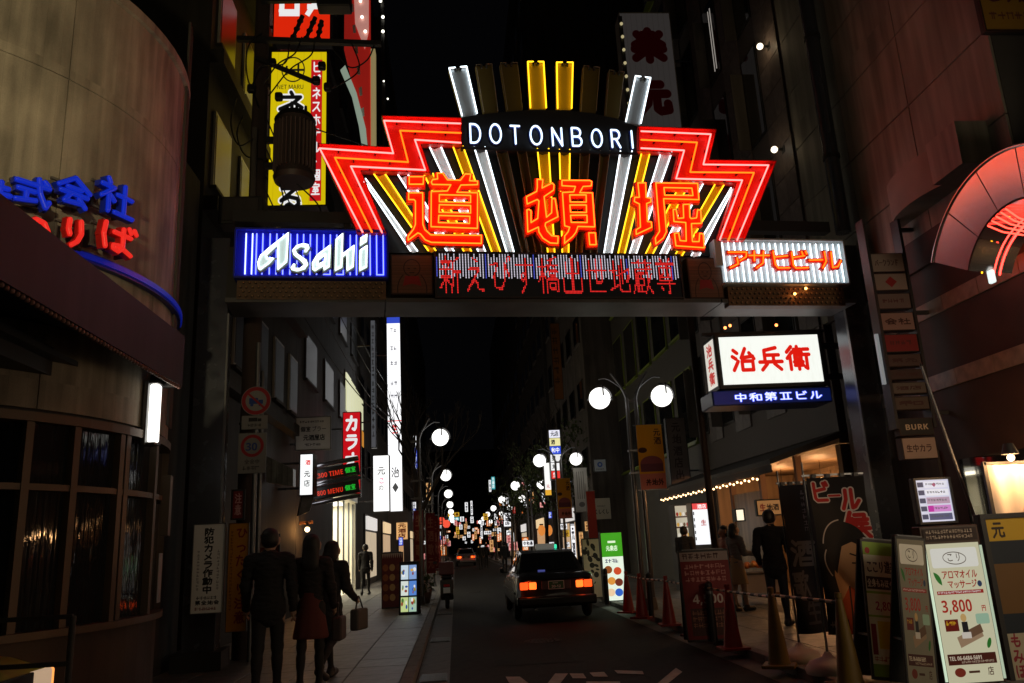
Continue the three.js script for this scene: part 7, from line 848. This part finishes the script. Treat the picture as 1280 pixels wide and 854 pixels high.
  let body = mesh(all, o.res ?? 84, 0.035 * k); const geos = [body]; if (o.hands !== false) for (const h of hands) geos.push(mesh(h, 40, 0.008)); else for (const h of hands) geos.push(mesh(h.slice(0, 1), 20, 0.01)); body = mergeGeometries(geos.map((g) => { for (const a of Object.keys(g.attributes)) if (a !== 'position' && a !== 'normal') g.deleteAttribute(a); return g.index ? g.toNonIndexed() : g; }), false);
  const col3 = new Float32Array(body.attributes.position.count * 3), pp = V(), lc = o.leg, sk = lin(0.42, 0.26, 0.18); for (let i = 0; i < col3.length / 3; i++) { pp.fromBufferAttribute(body.attributes.position, i); const hand = hands.some((h) => dist(pp, h[0]) < 0.1 * k), c = !hand && pp.y < 0.97 * k ? lc : sk; c.toArray(col3, i * 3); } body.setAttribute('color', new THREE.BufferAttribute(col3, 3));
  const m0 = part('body', drop(body), new THREE.MeshStandardMaterial({ vertexColors: true, roughness: 0.75 }), t);
  for (const q of [0, 2]) part('shoe', drop(mesh(shoes.slice(q, q + 2), 30, 0.02, 0.009)), mat(o.shoe ?? lin(0.02, 0.018, 0.018), 0.5), t);
  const coat = [...torso.slice(0, 4), ...arms.flat().map((s) => ({ ...s, kz: 1 }))]; if (o.coatLen) coat.push(seg(J.pel, J.pel.clone().add(V(0, -o.coatLen * k, -0.01)), 0.14 * k * W, (0.15 + o.coatLen * 0.12) * k * W, 0.8)); const jg = drop(mesh(coat, o.res ?? 72, 0.04 * k, 0.016 * k)), jp = jg.attributes.position, jn = jg.attributes.normal; for (let i = 0; i < jp.count; i++) { const f = 0.022 * fbm(jp.getX(i) * 9 + H * 3, jp.getY(i) * 22, jp.getZ(i) * 9, 3); jp.setXYZ(i, jp.getX(i) + jn.getX(i) * f, jp.getY(i) + jn.getY(i) * f, jp.getZ(i) + jn.getZ(i) * f); } jg.computeVertexNormals(); part('jacket', jg, mat(o.coat, 0.85), t);
  if (o.skirt) { const s0 = J.wai.clone().add(V(0, -0.05 * k, 0)), s1 = V(0, (0.93 - o.skirtLen) * k, (o.skirtZ ?? 0) * k); const sg = [seg(s0, s1, 0.13 * k * W, 0.215 * k * W, 0.8)], sb = box3(sg, 0.03); part('skirt', drop(field(sb.min, sb.max, 52, (p) => Math.max(union(p, sg, 0.02) + 0.008 * Math.sin(Math.atan2(p.x, p.z) * 9) * Math.max(0, 1 - p.y / (0.9 * k)), s1.y - 0.03 - p.y))), mat(o.skirt, 0.85), t); }
  const hr = [seg(J.hed.clone().add(V(0, 0.06 * k, -0.022 * k)), J.hed.clone().add(V(0, 0.02 * k, -0.03 * k)), 0.098 * k, 0.095 * k)]; if (o.longHair) hr.push(seg(J.hed.clone().add(V(0, 0.02 * k, -0.045 * k)), J.hed.clone().add(V(0, -o.longHair * k, -0.085 * k)), 0.095 * k, 0.11 * k, 0.6)); const hb = box3(hr, 0.02); part('hair', drop(field(hb.min, hb.max, 44, (p) => Math.max(union(p, hr, 0.03), -(dist(p, seg(J.hed.clone().add(V(0, -0.03 * k, 0.09 * k)), J.hed.clone().add(V(0, 0.02 * k, 0.1 * k)), 0.075 * k, 0.06 * k)))))), mat(lin(0.012, 0.009, 0.008), 0.55), t);
  for (const s of [-1, 1]) { const e = J.hed.clone().add(V(s * 0.034 * k, 0.012 * k, 0.082 * k)); part('eye', new THREE.SphereGeometry(0.012 * k, 8, 6).translate(e.x, e.y - ground, e.z), mat(lin(0.05, 0.03, 0.02), 0.2), t); }
  const mo = J.hed.clone().add(V(0, -0.048 * k, 0.09 * k)); part('mouth', new THREE.SphereGeometry(0.02 * k, 8, 5).scale(1.2, 0.3, 0.4).translate(mo.x, mo.y - ground, mo.z), mat(lin(0.3, 0.08, 0.07), 0.5), t);
  if (o.bag) { const s = o.bag.side, wr = arms[s > 0 ? 1 : 0][1]; const q = wr.a.clone().add(wr.d); const bg = part(o.bag.name, rbox(0.12, 0.26, 0.3, 0.03, q.x + s * 0.06, q.y - ground - 0.26, q.z), mat(o.bag.color, 0.7), t); part('strap', cable([V(q.x + s * 0.06, q.y - ground - 0.14, q.z - 0.1), V(q.x + s * 0.05, q.y - ground + 0.02, q.z), V(q.x + s * 0.06, q.y - ground - 0.14, q.z + 0.1)], 0.01, 12), MAT.dark, bg); }
  return t;
}
const blk = lin(0.014, 0.013, 0.014), PI = Math.PI;
{ const p = (x, y, z) => { const q = onZ(x, y, z); q.y = PV; return q; };
  person('person in a dark jacket and dark trousers walking beside two women', p(336, 740, -9.6), PI + 0.05, { h: 1.74, w: 1.12, leg: blk, coat: lin(0.016, 0.015, 0.017), coatLen: 0.06, legs: [[0.12, 0.05], [-0.1, 0.12]], arms: [[-0.1, 0.3, 0.16], [0.12, 0.3, 0.16]], res: 96 });
  person('person with long dark hair in a dark top and dull red skirt', p(389, 740, -9.7), PI - 0.06, { h: 1.66, w: 0.95, leg: blk, coat: lin(0.02, 0.016, 0.016), skirt: lin(0.12, 0.028, 0.022), skirtLen: 0.34, longHair: 0.2, legs: [[0.06, 0.04], [-0.08, 0.1]], arms: [[0.1, 0.5, 0.16], [-0.05, 0.4, 0.14]], res: 96, bag: { side: -1, name: 'handbag', color: lin(0.06, 0.045, 0.045) } });
  person('person in a short dark coat striding with one heel raised', p(413, 740, -10.7), PI - 0.35, { h: 1.63, w: 0.95, leg: blk, coat: lin(0.022, 0.02, 0.021), coatLen: 0.3, longHair: 0.06, legs: [[-0.28, 0.55], [0.3, 0.1]], arms: [[0.1, 0.9, 0.14], [-0.2, 0.5, 0.18]], lean: 0.05, res: 96, bag: { side: -1, name: 'shoulder_bag', color: lin(0.08, 0.07, 0.065) } });
  const wk = onY(457, 744, PV); person('person in a dark suit walking past the bright glazed shop', V(wk.x, PV, wk.z), PI, { h: 1.72, leg: blk, coat: blk, coatLen: 0.05, legs: [[0.25, 0.1], [-0.25, 0.3]], arms: [[-0.2, 0.2, 0.14], [0.2, 0.25, 0.14]], res: 64, hands: false });
  const ml = onY(982, 786, PV); person('person in a black jacket standing with hands in pockets beside the banner', V(onZ(970, 720, -13.4).x, PV, -13.4), PI * 0.8, { h: 1.78, w: 1.12, leg: lin(0.015, 0.017, 0.024), coat: lin(0.013, 0.012, 0.013), coatLen: 0.08, legs: [[0.04, 0.02], [-0.04, 0.02]], arms: [[-0.15, 0.8, 0.16], [-0.15, 0.8, 0.16]], res: 84, hands: false });
  person('person in a grey jacket and tan skirt with bobbed hair at the restaurant front', V(onZ(923, 720, -16.2).x, PV, -16.2), PI * 0.6, { h: 1.62, leg: lin(0.3, 0.2, 0.14), coat: lin(0.12, 0.11, 0.11), skirt: lin(0.3, 0.2, 0.1), skirtLen: 0.4, longHair: 0.05, legs: [[0.1, 0.05], [-0.08, 0.08]], arms: [[0.2, 1.3, 0.1], [0.3, 1.2, 0.1]], res: 72, hands: false });
  person('person in a pale pink top facing the woman in the tan skirt', V(onZ(911, 720, -16.7).x, PV, -16.7), -PI * 0.45, { h: 1.6, leg: lin(0.04, 0.035, 0.035), coat: lin(0.45, 0.24, 0.18), longHair: 0.12, legs: [[0.05, 0.03], [-0.05, 0.05]], arms: [[0.2, 1.2, 0.1], [0.1, 0.9, 0.1]], res: 64, hands: false });
  person('person in dark clothes looking at the lit food sample case', V(onZ(858, 700, -20.5).x, PV, -20.5), PI * 0.8, { h: 1.66, leg: blk, coat: lin(0.03, 0.03, 0.03), legs: [[0.05, 0.03], [-0.05, 0.05]], arms: [[0.1, 0.4, 0.1], [0.1, 0.4, 0.1]], res: 60, hands: false });
  for (const [x, z, w] of [[600, -58, 'crossing beyond the far car'], [607, -62, 'beside the far warm signs'], [630, -48, 'on the pavement beyond the leafy tree']]) person('far pedestrian in dark clothes ' + w, V(onZ(x, 684, z).x, 0, z), PI, { h: 1.7, leg: blk, coat: blk, legs: [[0.2, 0.05], [-0.2, 0.2]], arms: [[0.1, 0.2, 0.12], [-0.1, 0.2, 0.12]], res: 40, hands: false });
}
// ---------------------------------------------------------------- cars: lofted sedan bodies, local -z is forward
function sedan(name, label, pos, turn, paintC, o = {}) {
  const t = thing(name, label, 'car', pos, turn), paint = new THREE.MeshPhysicalMaterial({ color: paintC, roughness: 0.45, specularIntensity: 0.5, clearcoat: 0.7, clearcoatRoughness: 0.04 }), glass = new THREE.MeshPhysicalMaterial({ color: lin(0.01, 0.012, 0.013), roughness: 0.03, clearcoat: 1 }), chrome = mat(lin(0.6, 0.6, 0.6), 0.15, { metalness: 1 });
  // stations along z: [z, half width, bottom, top]
  const S = [[-2.33, 0.68, 0.42, 0.6], [-2.28, 0.78, 0.3, 0.72], [-2.05, 0.84, 0.24, 0.79], [-1.5, 0.85, 0.22, 0.86], [-0.95, 0.85, 0.22, 0.92], [0, 0.85, 0.22, 0.95], [1.0, 0.85, 0.22, 0.97], [1.45, 0.85, 0.24, 0.98], [2.05, 0.84, 0.28, 0.97], [2.28, 0.8, 0.32, 0.93], [2.34, 0.74, 0.42, 0.84]];
  const prof = (w, b, h) => { const q = [[w * 0.8, b], [w * 0.97, b + 0.07], [w, b + (h - b) * 0.3], [w * 1.0, b + (h - b) * 0.62], [w * 0.975, h - 0.09], [w * 0.93, h - 0.02], [w * 0.8, h]]; return [...q.map((p) => [-p[0], p[1]]).reverse().map((p) => p), ...[]].reverse().concat([[-w * 0.3, h + 0.012], [w * 0.3, h + 0.012]]).concat(q.slice().reverse()); };
  const rings = S.map(([z, w, b, h]) => prof(w, b, h).map(([x, y]) => V(x, y, z))), idx = [], vs = []; rings.forEach((r) => r.forEach((p) => vs.push(p.x, p.y, p.z))); const n = rings[0].length;
  for (let i = 0; i + 1 < rings.length; i++) for (let j = 0; j < n; j++) { const a = i * n + j, b = i * n + (j + 1) % n, c = a + n, d = b + n; idx.push(a, c, b, b, c, d); } for (const e of [0, rings.length - 1]) for (let j = 1; j + 1 < n; j++) idx.push(e * n, e * n + j, e * n + j + 1);
  const g = new THREE.BufferGeometry(); g.setAttribute('position', new THREE.Float32BufferAttribute(vs, 3)); g.setIndex(idx); g.computeVertexNormals(); const body = part('body', g, paint, t);
  // greenhouse
  const q = (z, w, y) => [V(-w, y, z), V(w, y, z)], G = [q(-1.12, 0.7, 0.94), q(-0.45, 0.6, 1.4), q(0.0, 0.6, 1.445), q(0.6, 0.6, 1.43), q(0.88, 0.58, 1.38), q(1.42, 0.7, 0.97)], base = [-1.12, -0.45, 0, 0.6, 0.88, 1.42].map((z) => q(z, 0.78, 0.94)), cv = [];
  const tri = (a, b, c) => cv.push(...a.toArray(), ...b.toArray(), ...c.toArray()), qd = (a, b, c, d) => { tri(a, b, c); tri(a, c, d); }; for (let i = 0; i < 5; i++) { qd(G[i][0], G[i + 1][0], G[i + 1][1], G[i][1]); for (const s of [0, 1]) qd(G[i][s], base[i][s], base[i + 1][s], G[i + 1][s]); }
  const cg = new THREE.BufferGeometry(); cg.setAttribute('position', new THREE.Float32BufferAttribute(cv, 3)); cg.computeVertexNormals(); part('cabin', cg, paint, t);
  const pane4 = (nm, a, b, c, d, out) => { const f = new THREE.BufferGeometry(), P4 = [a, b, c, d].map((p) => p.clone().add(out)); f.setAttribute('position', new THREE.Float32BufferAttribute([P4[0], P4[1], P4[2], P4[0], P4[2], P4[3]].flatMap((p) => p.toArray()), 3)); f.computeVertexNormals(); return part(nm, f, glass, t); };
  pane4('rear_window', V(-0.52, 1.35, 0.92), V(0.52, 1.35, 0.92), V(0.62, 1.01, 1.37), V(-0.62, 1.01, 1.37), V(0, 0.012, 0.012)); pane4('windscreen', V(-0.53, 1.37, -0.49), V(0.53, 1.37, -0.49), V(0.64, 0.98, -1.07), V(-0.64, 0.98, -1.07), V(0, 0.012, -0.012));
  for (const s of [-1, 1]) { pane4('side_window', V(s * 0.61, 1.36, -0.4), V(s * 0.61, 1.38, 0.12), V(s * 0.765, 0.98, 0.12), V(s * 0.765, 0.98, -0.9), V(s * 0.014, 0, 0)); pane4('side_window', V(s * 0.61, 1.38, 0.2), V(s * 0.605, 1.36, 0.78), V(s * 0.765, 0.98, 1.1), V(s * 0.765, 0.98, 0.2), V(s * 0.014, 0, 0)); const m = part('mirror', rbox(0.1, 0.12, 0.16, 0.03, s * 0.93, 0.98, -1.15), paint, t); part('mirror_arm', bx(s * 0.8, s * 0.89, 0.92, 0.95, -1.18, -1.12), MAT.dark, m); for (const z of [-0.25, 0.75]) part('door_handle', rbox(0.02, 0.03, 0.16, 0.008, s * 0.862, 0.82, z), chrome, t); part('side_trim', bx(s * 0.851, s * 0.862, 0.56, 0.6, -1.8, 1.9), MAT.dark, t); }
  for (const [z, s] of [[-1.42, -1], [-1.42, 1], [1.38, -1], [1.38, 1]]) { const w = part('wheel', new THREE.TorusGeometry(0.235, 0.085, 10, 24).rotateY(Math.PI / 2).translate(s * 0.76, 0.32, z), MAT.rubber, t); part('rim', cyl(0.18, 0.18, 0.06, 0, 0, 0, 18).rotateZ(Math.PI / 2).translate(s * 0.8 + 0.03, 0.32, z), chrome, w); }
  part('rear_bumper', rbox(1.66, 0.2, 0.16, 0.05, 0, 0.43, 2.34), paint, t); part('front_bumper', rbox(1.62, 0.2, 0.16, 0.05, 0, 0.4, -2.33), paint, t); part('grille', rbox(0.9, 0.16, 0.04, 0.01, 0, 0.62, -2.325), chrome, t);
  const lampM = o.lampsOn ? glow(1, 0.08, 0.01, 2.0) : mat(lin(0.4, 0.02, 0.015), 0.2), amber = o.lampsOn ? glow(1, 0.13, 0.015, 3.0) : mat(lin(0.5, 0.15, 0.02), 0.2);
  for (const s of [-1, 1]) { const c = part('tail_lamp', rbox(0.17, 0.15, 0.05, 0.02, s * 0.67, 0.74, 2.33), lampM, t); part('brake_lamp', rbox(0.15, 0.14, 0.05, 0.02, s * 0.49, 0.74, 2.345), amber, c); part('head_lamp', rbox(0.3, 0.16, 0.06, 0.03, s * 0.6, 0.62, -2.31), o.headOn ? glow(1, 0.7, 0.45, 0.5) : mat(lin(0.5, 0.5, 0.5), 0.1), t); part('indicator', rbox(0.08, 0.14, 0.1, 0.02, s * 0.78, 0.62, -2.27), o.headOn ? glow(1, 0.35, 0.08, 1.6) : mat(lin(0.6, 0.2, 0.02), 0.2), t); if (o.lampsOn) lampLight(pos.clone().add(V(s * 0.56, 0.74, 2.42).applyAxisAngle(V(0, 1, 0), turn)), 0xff4010, 0.18, 3); }
  part('boot_garnish', rbox(0.62, 0.17, 0.02, 0.008, 0, 0.74, 2.335), MAT.dark, t);
  const pl = part('number_plate', box(0.33, 0.165, 0.012, 0, 0.74, 2.354), MAT.whitePaint, t); part('plate_print', new THREE.PlaneGeometry(0.31, 0.145).translate(0, 0.74, 2.362), printed(plateTex), pl); part('exhaust', cyl(0.03, 0.03, 0.16, 0, 0, 0, 10).rotateX(Math.PI / 2).translate(-0.45, 0.27, 2.24), chrome, t);
  if (o.taxi) { part('roof_lamp', rbox(0.46, 0.13, 0.14, 0.04, 0.05, 1.51, 0.05), glow(0.35, 0.35, 0.3, 0.3), t); part('roof_lamp_side', rbox(0.05, 0.1, 0.12, 0.02, 0.31, 1.5, 0.05), glow(0.05, 0.9, 0.5, 1.2), t); part('rear_sticker', rbox(0.16, 0.05, 0.004, 0.001, -0.2, 1.0, 1.44), glow(0.2, 0.25, 1, 0.25), t); part('seat_back', rbox(1.1, 0.5, 0.14, 0.05, 0, 0.86, 0.6), MAT.dark, t); }
  return t;
}
const plateTex = print(128, 64, (c) => { c.fillStyle = '#1d5c34'; c.fillRect(0, 0, 128, 64); tinyPrint(c, 34, 6, 60, 16, '#d8d8d8', 15); latin(c, '30-12', 22, 26, 32, '#d8d8d8', 84); });
sedan('taxi', 'black taxi with glowing orange tail lamps and a green roof lamp driving away', V(2.05, 0, -19.6), 0, lin(0.008, 0.008, 0.009), { lampsOn: true, taxi: true });
sedan('car', 'pale far car with red tail lamps further down the road', V(onZ(582, 690, -72).x, 0, -72), 0, lin(0.3, 0.3, 0.3), { lampsOn: true });
{ const c = onY(56, 816, 0.9); sedan('car', 'yellow-green car nosing out before the rounded building, its corner lamp lit', V(c.x - 2.28 * 1.12, 0, c.z + 0.8), -Math.PI / 2, lin(0.34, 0.34, 0.03), { headOn: true }).scale.setScalar(1.12); }
{ const p = onY(92, 872, 0), t = thing('barrier_post', 'dark barrier rail on thin posts before the curved glazing', 'barrier', V(p.x, 0, -6.9)); t.position.x = onZ(92, 760, -6.9).x; for (const x of [0, -0.9, -1.8]) part('post', cyl(0.025, 0.025, 1.22, x, 0, 0, 10), MAT.dark, t); for (const y of [0.45, 0.85, 1.2]) part('rail', bx(-1.8, 0, y, y + 0.035, -0.015, 0.015), MAT.dark, t); for (const x of [0, -0.9, -1.8]) part('foot', cyl(0.07, 0.06, 0.02, x, 0, 0, 10), MAT.dark, t); }
// ---------------------------------------------------------------- shadows for every mesh, then the picture
scene.traverse((o) => { if (o.isMesh) { o.castShadow = true; o.receiveShadow = true; } });
renderer.render(scene, camera);
